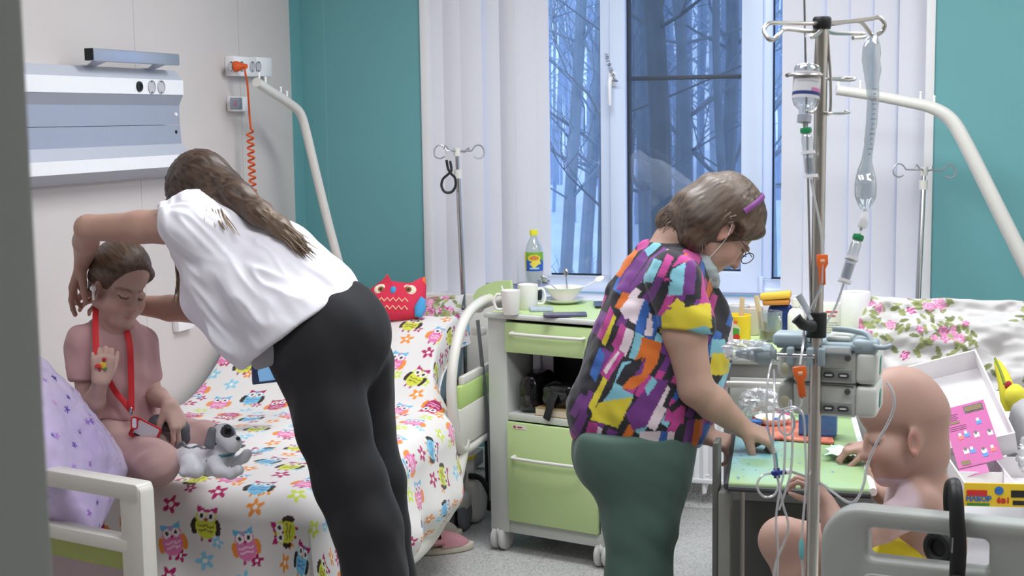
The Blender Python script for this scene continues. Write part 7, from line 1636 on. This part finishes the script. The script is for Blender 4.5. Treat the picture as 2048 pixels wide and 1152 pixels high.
# ------------------------------------------------------------------ drip stand in the foreground
dS_ = 2.78; top = P(1644, 46, dS_); lowp = P(1619, 1152, dS_); bx_ = lowp+(lowp-top)*0; base = A(lowp[0], lowp[1], 0)
sd = thing('drip_stand', 'steel drip stand with hooks standing in front of the seated child', 'drip stand', base)
m_ps = mat('pole_steel', '#cdcac4', .28, 1.0, var=.03)
ptop = np.array(top); q = MB(); q.cyl(A(base[0], base[1], .07), ptop, .0125, n=20); q.build('pole', m_ps, sd)
PX = lambda u, v, d=dS_: P(u, v, d)
axp = lambda z: A(base[0], base[1], .07)+(ptop-A(base[0], base[1], .07))*(z-.07)/(ptop[2]-.07)
for k in range(5):
    a = 2*PI*k/5+1.13; e = A(math.cos(a), math.sin(a), 0); q = MB(); q.tube([axp(.085), axp(.075)+e*.10, axp(.06)+e*.20], [.014, .013, .011], 10); lg = q.build('leg', m_ps, sd); q = MB(); q.lathe([(.001, -.012), (.022, -.012), (.025, -.006), (.025, .006), (.022, .012), (.001, .012)], A(base[0], base[1], .026)+e*.205, basis(A(-e[1], e[0], 0)), 18); q.build('castor', MATS['castor_grey'], lg)
q = MB(); q.lathe([(.0001, -.012), (.016, -.012), (.018, -.006), (.018, .008), (.0155, .012), (.0001, .0125)], ptop, None, 24); q.build('top_cap', m_blk, sd)
def hook(pts, r=.0042): q = MB(); q.tube(smoothpath(pts, 6), r, 9); return q.build('hook', m_ps, sd)
hook([ptop, PX(1605, 47, 2.74), PX(1560, 46, 2.70), PX(1538, 47, 2.68), PX(1528, 60, 2.67), PX(1536, 77, 2.66), PX(1547, 79, 2.66), PX(1560, 66, 2.665), PX(1572, 58, 2.68), PX(1610, 62, 2.73), PX(1640, 62, 2.775)])
hook([ptop, PX(1690, 44, 2.80), PX(1740, 38, 2.83), PX(1758, 35, 2.84), PX(1769, 48, 2.845), PX(1765, 62, 2.85), PX(1755, 69, 2.85)])
hook([PX(1665, 48, 2.79), PX(1712, 42, 2.82), PX(1728, 50, 2.84), PX(1740, 66, 2.85), PX(1746, 70, 2.85)])
hook([ptop-A(0, 0, .012), PX(1665, 66, 2.85), PX(1700, 67, 2.93), PX(1726, 68, 2.96), PX(1727, 74, 2.95), PX(1706, 76, 2.92)])
hook([ptop-A(0, 0, .012), PX(1635, 68, 2.70), PX(1625, 74, 2.64), PX(1622, 70, 2.63)])
# bottle cage: two uprights and rings fixed to the pole
def wire(pts, name='cage_wire', r=.0028): q = MB(); q.tube(smoothpath(pts, 4), r, 8); return q.build(name, m_ps, sd)
wire([PX(1634, 62), PX(1632, 100), PX(1630, 135), PX(1628, 160)]); wire([PX(1655, 62), PX(1658, 110), PX(1661, 160), PX(1660, 224), PX(1645, 226)])
bc_ = PX(1614, 150, 2.76)
wire([bc_+RT*.030*math.cos(a)+(FW*.97+UP*.12)*.030*math.sin(a) for a in np.linspace(.3, 2*PI-.1, 20)]+[PX(1640, 153, 2.775)]); wire([PX(1580, 150, 2.76), PX(1576, 150, 2.755), PX(1574, 151, 2.75)], r=.004)
wire([PX(1640, 156), PX(1656, 158), PX(1690, 161, 2.84), PX(1706, 160, 2.87), PX(1709, 157, 2.88), PX(1690, 156, 2.90), PX(1662, 157, 2.82)])
wire([PX(1648, 226), PX(1660, 227, 2.77), PX(1685, 227, 2.83), PX(1698, 225, 2.86), PX(1690, 222, 2.86)]); wire([PX(1638, 158, 2.77), PX(1636, 200, 2.77), PX(1628, 222, 2.765), PX(1615, 224, 2.75)])
q = MB(); q.cyl(axp(1.0), A(axp(2.1)[0], axp(2.1)[1], 2.12), .0001, n=4) if False else None
wr = thing('thin_rod', 'thin steel rod rising out of frame behind the drip bottle', 'rod', PX(1612, 300, 2.80)); q = MB(); q.cyl(PX(1608, -40, 2.80), PX(1622, 640, 2.80), .0022, n=8); q.build('rod', m_steel, wr)
# inverted glass bottle
gb0, gb1 = PX(1616, 131, 2.76), PX(1608, 244, 2.755); ub = unit(gb0-gb1); Lb = np.linalg.norm(gb0-gb1); Bb = basis(ub, RT); bt_ = thing('infusion_bottle', 'upside down infusion bottle with navy label in the stand cage', 'bottle', gb1); kz = Lb/.116
m_ig = clear('infusion_glass', '#e9eef2', .10, .03, .4)
q = MB(); q.lathe([(r, z*kz) for r, z in ((.0001, .116), (.022, .116), (.0255, .112), (.026, .100), (.026, .048), (.022, .034), (.0115, .024), (.0105, .012), (.0125, .010), (.0125, .002), (.0001, .002))], gb1, Bb, 30); q.build('bottle_glass', m_ig, bt_, angle=60)
q = MB(); q.lathe([(.0001, -.001), (.0135, -.001), (.0137, .013), (.0115, .014)], gb1, Bb, 24); q.build('crimp_cap', m_alu, bt_)
vs = []; cl = []; fs = []; n = 36; m2 = 30; fa_ = math.atan2(np.dot(-FW, Bb[:, 1]), np.dot(-FW, Bb[:, 0]))
for j in range(m2+1):
    z = (.046+.055*j/m2)*kz
    for i in range(n+1):
        a = fa_-2.0+4.0*i/n; vs.append(gb1+Bb @ A(.0264*math.cos(a), .0264*math.sin(a), z)); f = j/m2; c_ = lc('#d2d2d6')
        if .12 < f < .26: c_ = lc('#2d3f78')
        if .26 < f < .40 and .55 < i/n < .80: c_ = lc('#c77fae')
        if f > .5 and int(f*14) % 2 == 0 and .25 < i/n < .7: c_ = lc('#b5b5bb')
        cl.append(c_)
for j in range(m2):
    for i in range(n): a = j*(n+1)+i; fs.append((a, a+1, a+n+2, a+n+1))
fastmesh('bottle_label', np.array(vs), np.array(fs), MATS['label_print'], bt_, None, np.array(cl))
m_cl = clear('drip_plastic', '#eef2f4', .16, .05, .35); m_gc = mat('cap_green', '#1f8a55', .4); m_wc = mat('connector_white', '#e6e6ea', .35); m_tube = clear('tube_plastic', '#e8e9ec', .50, .12, .3)
def chamber(name, label, a, b, r, gcap):
    a, b = np.asarray(a), np.asarray(b); t_ = thing(name, label, 'drip chamber', b); u_ = unit(b-a); B = basis(u_, RT); L = np.linalg.norm(b-a)
    q = MB(); q.lathe([(.0001, -.006), (.0105, -.006), (.0115, -.001), (.0105, .004), (.0001, .004)], a, B, 20); q.build('green_cap', m_gc, t_)
    q = MB(); q.lathe([(.004, .004), (r*.8, .006), (r, .014), (r, L*.52), (r*.98, L-.012), (r*.6, L-.004), (.0035, L)], a, B, 22); q.build('chamber_tube', m_cl, t_, angle=60)
    for z in (.46, .96): q = MB(); q.lathe([(.0001, L*z-.003), (r+.003, L*z-.003), (r+.0032, L*z+.003), (.0001, L*z+.003)], a, B, 20); q.build('ring', m_wc, t_)
    q = MB(); q.lathe([(.0001, .0), (r*.85, L*.56), (r*.85, L*.93), (.0001, L*.94)], a, B, 16) if False else q.cyl(a+u_*L*.58, a+u_*L*.93, r*.82, n=16); q.build('fluid', clear('drip_fluid', '#c8d3dc', .12, .02, .4), t_)
    return t_
chamber('drip_chamber', 'drip chamber with green cap below the glass bottle', PX(1612, 262, 2.755), PX(1622, 356, 2.755), .0105, True)
q = MB(); q.cyl(PX(1609, 246, 2.755), PX(1611, 258, 2.755), .004, n=10); tag(q.build('spike', m_wc), 'white spike joining the glass bottle to its drip chamber', 'connector')
# long narrow bag-like bottle hanging from the right hook
hb2 = thing('infusion_bag', 'long collapsed clear infusion bottle hanging from the right hook', 'infusion bag', PX(1740, 240, 2.85)); w_ = [(1749, 70, 5), (1748, 76, 9), (1744, 88, 16), (1742, 110, 19), (1745, 140, 18), (1744, 165, 14), (1746, 200, 12), (1742, 250, 11), (1738, 290, 10), (1733, 320, 11), (1731, 345, 17), (1731, 372, 23), (1731, 395, 21), (1731, 412, 11), (1730, 420, 5)]
q = MB(); pts = [PX(u, v, 2.845) for u, v, r in w_]; kk = 2.845/2860; sp_ = smoothpath(pts, 4); rr = list(np.interp(np.linspace(0, len(w_)-1, len(sp_)), range(len(w_)), [r for u, v, r in w_])); q.tube(sp_, [(r*kk, r*kk*(.55 if i < len(sp_)*.72 else .9)) for i, r in enumerate(rr)], 22, flat=RT); q.v = [tuple(np.array(p)+.0016*fbm(np.array([p])*60)[0]) for p in q.v]; q.build('bag_body', clear('bag_plastic', '#e6edf1', .16, .07, .5), hb2, angle=60)
q = MB()
for k in range(14): v = 178+k*10; f = (v-165)/130; u = np.interp(v, [w[1] for w in w_], [w[0] for w in w_]); p = PX(u+4, v, 2.845-.012); q.box(p, ((.010 if k % 3 == 0 else .005), .0008, .0012), np.stack([RT, FW, UP], 1))
q.build('graduation_marks', mat('mark_grey', '#62676e', .5, var=0), hb2, smooth=False, dedupe=False)
q = MB(); q.tube([PX(1730, 420, 2.845), PX(1729, 432, 2.845), PX(1726, 444, 2.845), PX(1723, 455, 2.845)], [.0035, .0075, .0105, .0095], 14, flat=RT); tag(q.build('white_connector', m_wc), 'white conical connector below the collapsed infusion bottle', 'connector')
chamber('drip_chamber', 'drip chamber with green cap below the collapsed infusion bottle', PX(1716, 476, 2.84), PX(1688, 566, 2.83), .0105, True)
q = MB(); q.tube([PX(1723, 456, 2.845), PX(1719, 468, 2.842)], .003, 8); tag(q.build('spike', m_wc), 'white spike above the lower right green capped chamber', 'connector')

# ------------------------------------------------------------------ two stacked infusion pumps clamped to the stand
m_pump = mat('pump_white', '#ced2cc', .4, var=.015); m_pumpb = mat('pump_bluegrey', '#9fb0b8', .4, var=.02); m_pumpd = mat('pump_recess', '#9ba19d', .45)
a0, a1 = P(1556, 702, 2.84), P(1750, 712, 2.775); pex = unit((a1-a0)*A(1, 1, 0)); pez = A(0, 0, 1); pey = np.cross(pez, pex)
if np.dot(pey, FW) < 0: pey = -pey
RPp = np.stack([pex, pey, pez], 1); PW = np.linalg.norm((a1-a0)*A(1, 1, 0)); o0 = P(1556, 762, 2.84)
def pl_(x, y, z): return o0+pex*x+pey*y+pez*z
def pbox(par, name, x0, x1, y0, y1, z0, z1, m, bevel=.004, lab=None): q = MB(); q.box(pl_((x0+x1)/2, (y0+y1)/2, (z0+z1)/2), (x1-x0, y1-y0, z1-z0), RPp); return q.build(name, m, par, lab, bevel=bevel, seg=3)
for n_, (z0, z1, lab) in enumerate(((-.066, -.001, 'lower infusion pump of the stack on the drip stand'), (.0, .066, 'upper infusion pump of the stack with grey blue clamps'))):
    pm = thing('infusion_pump', lab, 'infusion pump', pl_(PW/2, .06, z0), 'stacked infusion pumps')
    cs_ = pbox(pm, 'pump_case', .03, PW-.035, .0, .12, z0, z1, m_pump, .007)
    pbox(pm, 'left_end', -.005, .034, .006, .115, z0+.002, z1-.002, m_pump, .018)
    fc_ = pbox(pm, 'front_door', PW-.037, PW+.004, -.004, .124, z0+.001, z1-.001, mat('pump_door', '#d9dcd6', .35, var=.01), .010)
    q = MB(); q.prism([(.035, .010), (.058, .014), (.062, .044), (.045, .040)], pl_(PW+.0045, 0, z0+.006), pey, pez, pex, .0012); q.build('teal_mark', mat('pump_teal', '#23907f', .4, var=0), fc_, smooth=False)
    rc = pbox(cs_, 'recess', .085, PW-.044, -.0025, .002, z0+.006, z0+.030, m_pumpd, .002)
    for x in (.100, .128):
        q = MB(); q.quadframe(rrect(.022, .011, .005, 4), rrect(.015, .005, .002, 4), pl_(x, -.0028, z0+.018), pex, pez, -pey, .004); q.build('port_rim', mat('port_dark', '#4a4d4c', .4), rc, bevel=.0005)
        q = MB(); q.prism(rrect(.013, .003, .001, 2), pl_(x, -.0030, z0+.018), pex, pez, -pey, .005); q.build('port', m_sockw, rc, smooth=False)
    pbox(cs_, 'seam', .034, PW-.04, -.0012, .001, z1-.003, z1-.0015, mat('seam_dark', '#5f6462', .6), 0)
    q = MB(); q.lathe([(.006, 0), (.006, .003), (.003, .0035), (.0001, .002)], pl_(PW-.052, -.001, z0+.052), basis(-pey), 14); q.build('screw', mat('screw_steel', '#77797a', .35, .8), cs_)
    q = MB(); q.ell(pl_(.015, -.001, z0+.026), (.010, .006, .012), RPp); q.build('soft_key', mat('key_beige', '#c9c5a9', .5), cs_)
up_ = pm
cl_ = thing('pump_clamp', 'grey blue clamp and knob holding the pumps to the drip stand', 'clamp', pl_(.06, -.02, .066)); zc_ = .0665
pbox(cl_, 'clamp_plate', -.004, PW-.02, -.004, .118, zc_, zc_+.014, m_pumpb, .005)
pbox(cl_, 'left_block', -.01, .055, -.012, .05, zc_+.006, zc_+.030, m_pumpb, .007); pbox(cl_, 'right_block', PW-.045, PW+.004, -.004, .05, zc_-.006, zc_+.022, m_pumpb, .009); pbox(cl_, 'white_lid', .09, PW-.05, .02, .116, zc_+.014, zc_+.024, m_pump, .005); pbox(cl_, 'rail', .085, PW-.045, -.012, -.004, zc_-.008, zc_+.010, m_pumpb, .003); pbox(cl_, 'label_plate', PW-.098, PW-.048, -.0135, -.012, zc_-.004, zc_+.008, mat('plate_light', '#cfd5d6', .4), .001)
for x in (.028, .066, .088): pbox(cl_, 'jaw', x-.008, x+.006, -.026, -.004, zc_-.030, zc_+.006, m_pumpb, .004)
kz_ = zc_-.010; q = MB(); q.cyl(pl_(-.005, -.022, kz_), pl_(.075, -.022, kz_), .0045, n=12); q.build('screw_rod', m_steel, cl_)
q = MB(); Bx = basis(-pex, pez); q.lathe([(.004, -.006), (.010, -.004), (.013, .0), (.021, .006), (.022, .026), (.018, .034), (.013, .048), (.010, .064), (.0085, .075), (.0001, .077)], pl_(-.004, -.022, kz_), Bx, 26); q.build('knob', mat('knob_bluegrey', '#93a2a8', .4), cl_)
q = MB(); q.tube(smoothpath([pl_(.10, .05, zc_+.035), pl_(.14, .04, zc_+.034), pl_(.17, .02, zc_+.030), pl_(.185, .0, zc_+.012), pl_(.205, -.004, zc_+.010), pl_(.218, .0, zc_+.014)], 5), [.006, .0055, .0045], 10); q.build('carry_handle', m_pumpb, cl_)
film_bag('plastic_wrap', 'crumpled clear wrap around the clamp knob', pl_(-.055, -.024, kz_+.006), (.10, .045, .040), 12, m_film, RPp, .35)
q = MB(); q.tube([PX(1597, 590, 2.80), PX(1612, 615, 2.80), PX(1624, 640, 2.79)], [(.007, .002), (.006, .002), (.005, .002)], 8, flat=RT); tag(q.build('plastic_strip', mat('strip_grey', '#a9b0b8', .35)), 'grey plastic strip sticking up from the black pole clamp', 'strip')
# black pole clamp
bk = thing('pole_clamp', 'black plastic clamp around the pole above the pumps', 'clamp', PX(1631, 655)); q = MB(); q.cyl(axp(PX(1631, 680)[2]), axp(PX(1631, 628)[2]), .0195, n=22); q.build('collar', m_blk, bk, bevel=.003)
q = MB(); q.tube([PX(1622, 652, 2.76), PX(1606, 650, 2.74), PX(1598, 642, 2.73), PX(1592, 636, 2.73)], [(.014, .012), (.013, .010), (.009, .010), (.012, .011)], 12); q.build('lever', m_blk, bk)
# orange roller tags
m_ot = mat('clamp_orange', '#e2692c', .4)
def roller(label, a, b, dpt, w):
    t_ = thing('roller_clamp', label, 'tube clamp', PX(*b, dpt)); a, b = PX(*a, dpt), PX(*b, dpt); u_ = unit(b-a); B = np.stack([unit(RT-u_*np.dot(RT, u_)), u_, np.cross(RT, u_)], 1); L = np.linalg.norm(b-a)
    q = MB(); q.prism([(-w, 0), (w, 0), (w*1.05, L*.30), (w*.55, L*.48), (w*.6, L), (-w*.45, L), (-w*.55, L*.48), (-w*.95, L*.28)], a-B[:, 2]*.006, B[:, 0], B[:, 1], B[:, 2], .012); q.build('clamp_body', m_ot, t_, bevel=.002)
    q = MB(); q.lathe([(.0001, -.004), (.007, -.004), (.007, .004), (.0001, .004)], a+u_*L*.22, basis(B[:, 0]), 16); q.build('wheel', mat('wheel_peach', '#e9b79c', .5), t_)
roller('orange roller clamp on the tube in front of the pole above the pumps', (1644, 509), (1644, 570), 2.74, .0105); roller('orange roller clamp with handwritten mark in front of the pumps', (1598, 733), (1604, 794), 2.66, .012)
q = MB(); p = PX(1603, 748, 2.65)
for dx_, dz_, L, r_ in ((-.003, .002, .007, .3), (.002, .003, .006, -.4), (.000, -.004, .006, 1.2)): q.box(p+RT*dx_+UP*dz_, (.0012, .0008, L), np.stack([RT, FW, UP], 1) @ roty(r_))
# tubing
def tubing(label, pts, r=.0023, m=None, n=6): q = MB(); q.tube(smoothpath([PX(u, v, d) for u, v, d in pts], n), r, 8); return tag(q.build('infusion_tube', m or m_tube), label, 'tube')
tubing('clear tube from the bottle chamber down to the upper orange clamp', [(1622, 358, 2.755), (1630, 400, 2.75), (1640, 450, 2.745), (1645, 500, 2.74), (1645, 545, 2.735), (1640, 580, 2.74), (1612, 640, 2.80), (1606, 690, 2.70), (1600, 730, 2.655)])
tubing('clear tube from the right chamber running down behind the pole clamp', [(1687, 568, 2.83), (1680, 590, 2.83), (1668, 620, 2.84), (1650, 650, 2.84)])
tubing('clear tube looping down from the left end of the pumps to the blue stopcock', [(1556, 722, 2.84), (1546, 720, 2.80), (1538, 745, 2.76), (1533, 790, 2.74), (1535, 850, 2.73), (1545, 890, 2.73), (1552, 925, 2.73), (1553, 938, 2.73)])
tubing('clear tube hanging straight from the upper pump beside the coil', [(1548, 740, 2.78), (1549, 790, 2.74), (1546, 850, 2.72), (1547, 905, 2.72), (1556, 960, 2.715), (1566, 1010, 2.71), (1577, 1050, 2.71), (1568, 1085, 2.71), (1552, 1125, 2.71), (1545, 1170, 2.71)])
ring = [(1573+16*math.cos(a), 846+24*math.sin(a), 2.70+.004*a) for a in np.linspace(-1.5, 2*PI*2-1.5, 26)]
tubing('coiled clear tube hanging below the orange marked clamp', [(1604, 796, 2.66), (1598, 815, 2.68)]+ring+[(1580, 800, 2.74)], n=4)
tubing('clear tube falling from the coil across the stopcock line', [(1566, 822, 2.72), (1570, 870, 2.70), (1568, 940, 2.70), (1560, 980, 2.70), (1552, 1040, 2.70), (1556, 1100, 2.70), (1554, 1170, 2.70)])
tubing('clear tube from the lower pump curving left of the pole', [(1582, 800, 2.74), (1585, 870, 2.71), (1582, 940, 2.70), (1570, 985, 2.70), (1558, 1020, 2.70)])
tubing('clear tube running close along the left of the pole to the cyan connector', [(1560, 820, 2.72), (1590, 815, 2.70), (1606, 830, 2.69), (1610, 880, 2.69), (1612, 960, 2.69), (1607, 1030, 2.69), (1603, 1080, 2.69)])
q = MB(); q.tube([PX(1603, 1078, 2.69), PX(1603, 1090, 2.69), PX(1603, 1110, 2.69), PX(1604, 1118, 2.69)], [.003, .0052, .0048, .003], 12); tag(q.build('tube_connector', mat('connector_cyan', '#6fb8bd', .35)), 'cyan connector on the tube beside the pole', 'connector'); tubing('clear tube below the cyan connector', [(1604, 1118, 2.69), (1606, 1150, 2.69), (1612, 1190, 2.69)])
stc = thing('stopcock', 'dark blue three way stopcock on the hanging tubes', 'stopcock', PX(1555, 945, 2.725)); m_nb = mat('stopcock_navy', '#26388f', .35)
q = MB(); q.cyl(PX(1553, 936, 2.725), PX(1554, 956, 2.725), .0062, n=14); q.cyl(PX(1546, 947, 2.725), PX(1572, 944, 2.725), .0045, n=12); q.ell(PX(1551, 946, 2.717), (.009, .005, .006), np.stack([RT, FW, UP], 1)); q.build('valve', m_nb, stc, dedupe=False); q = MB(); q.tube([PX(1572, 944, 2.725), PX(1580, 942, 2.725)], .0052, 12); q.build('white_cap', m_wc, stc); q = MB(); q.tube([PX(1551, 906, 2.725), PX(1552, 934, 2.725)], [.0032, .0048], 10); q.build('cyan_sleeve', MATS['connector_cyan'], stc)
tubing('clear tube making a small loop left of the stopcock', [(1556, 956, 2.725), (1557, 972, 2.715), (1548, 990, 2.71), (1530, 994, 2.71), (1517, 982, 2.71), (1515, 966, 2.71), (1526, 951, 2.71), (1545, 946, 2.72)])
tubing('clear tube crossing behind the pole and rising past the cheek of the child', [(1580, 943, 2.725), (1602, 950, 2.80), (1622, 958, 2.84), (1650, 972, 2.80), (1680, 995, 2.74), (1700, 1005, 2.72), (1714, 998, 2.71), (1727, 970, 2.70), (1735, 930, 2.70), (1752, 888, 2.69), (1775, 848, 2.68), (1788, 815, 2.67), (1786, 785, 2.67), (1774, 765, 2.68)], .0029)
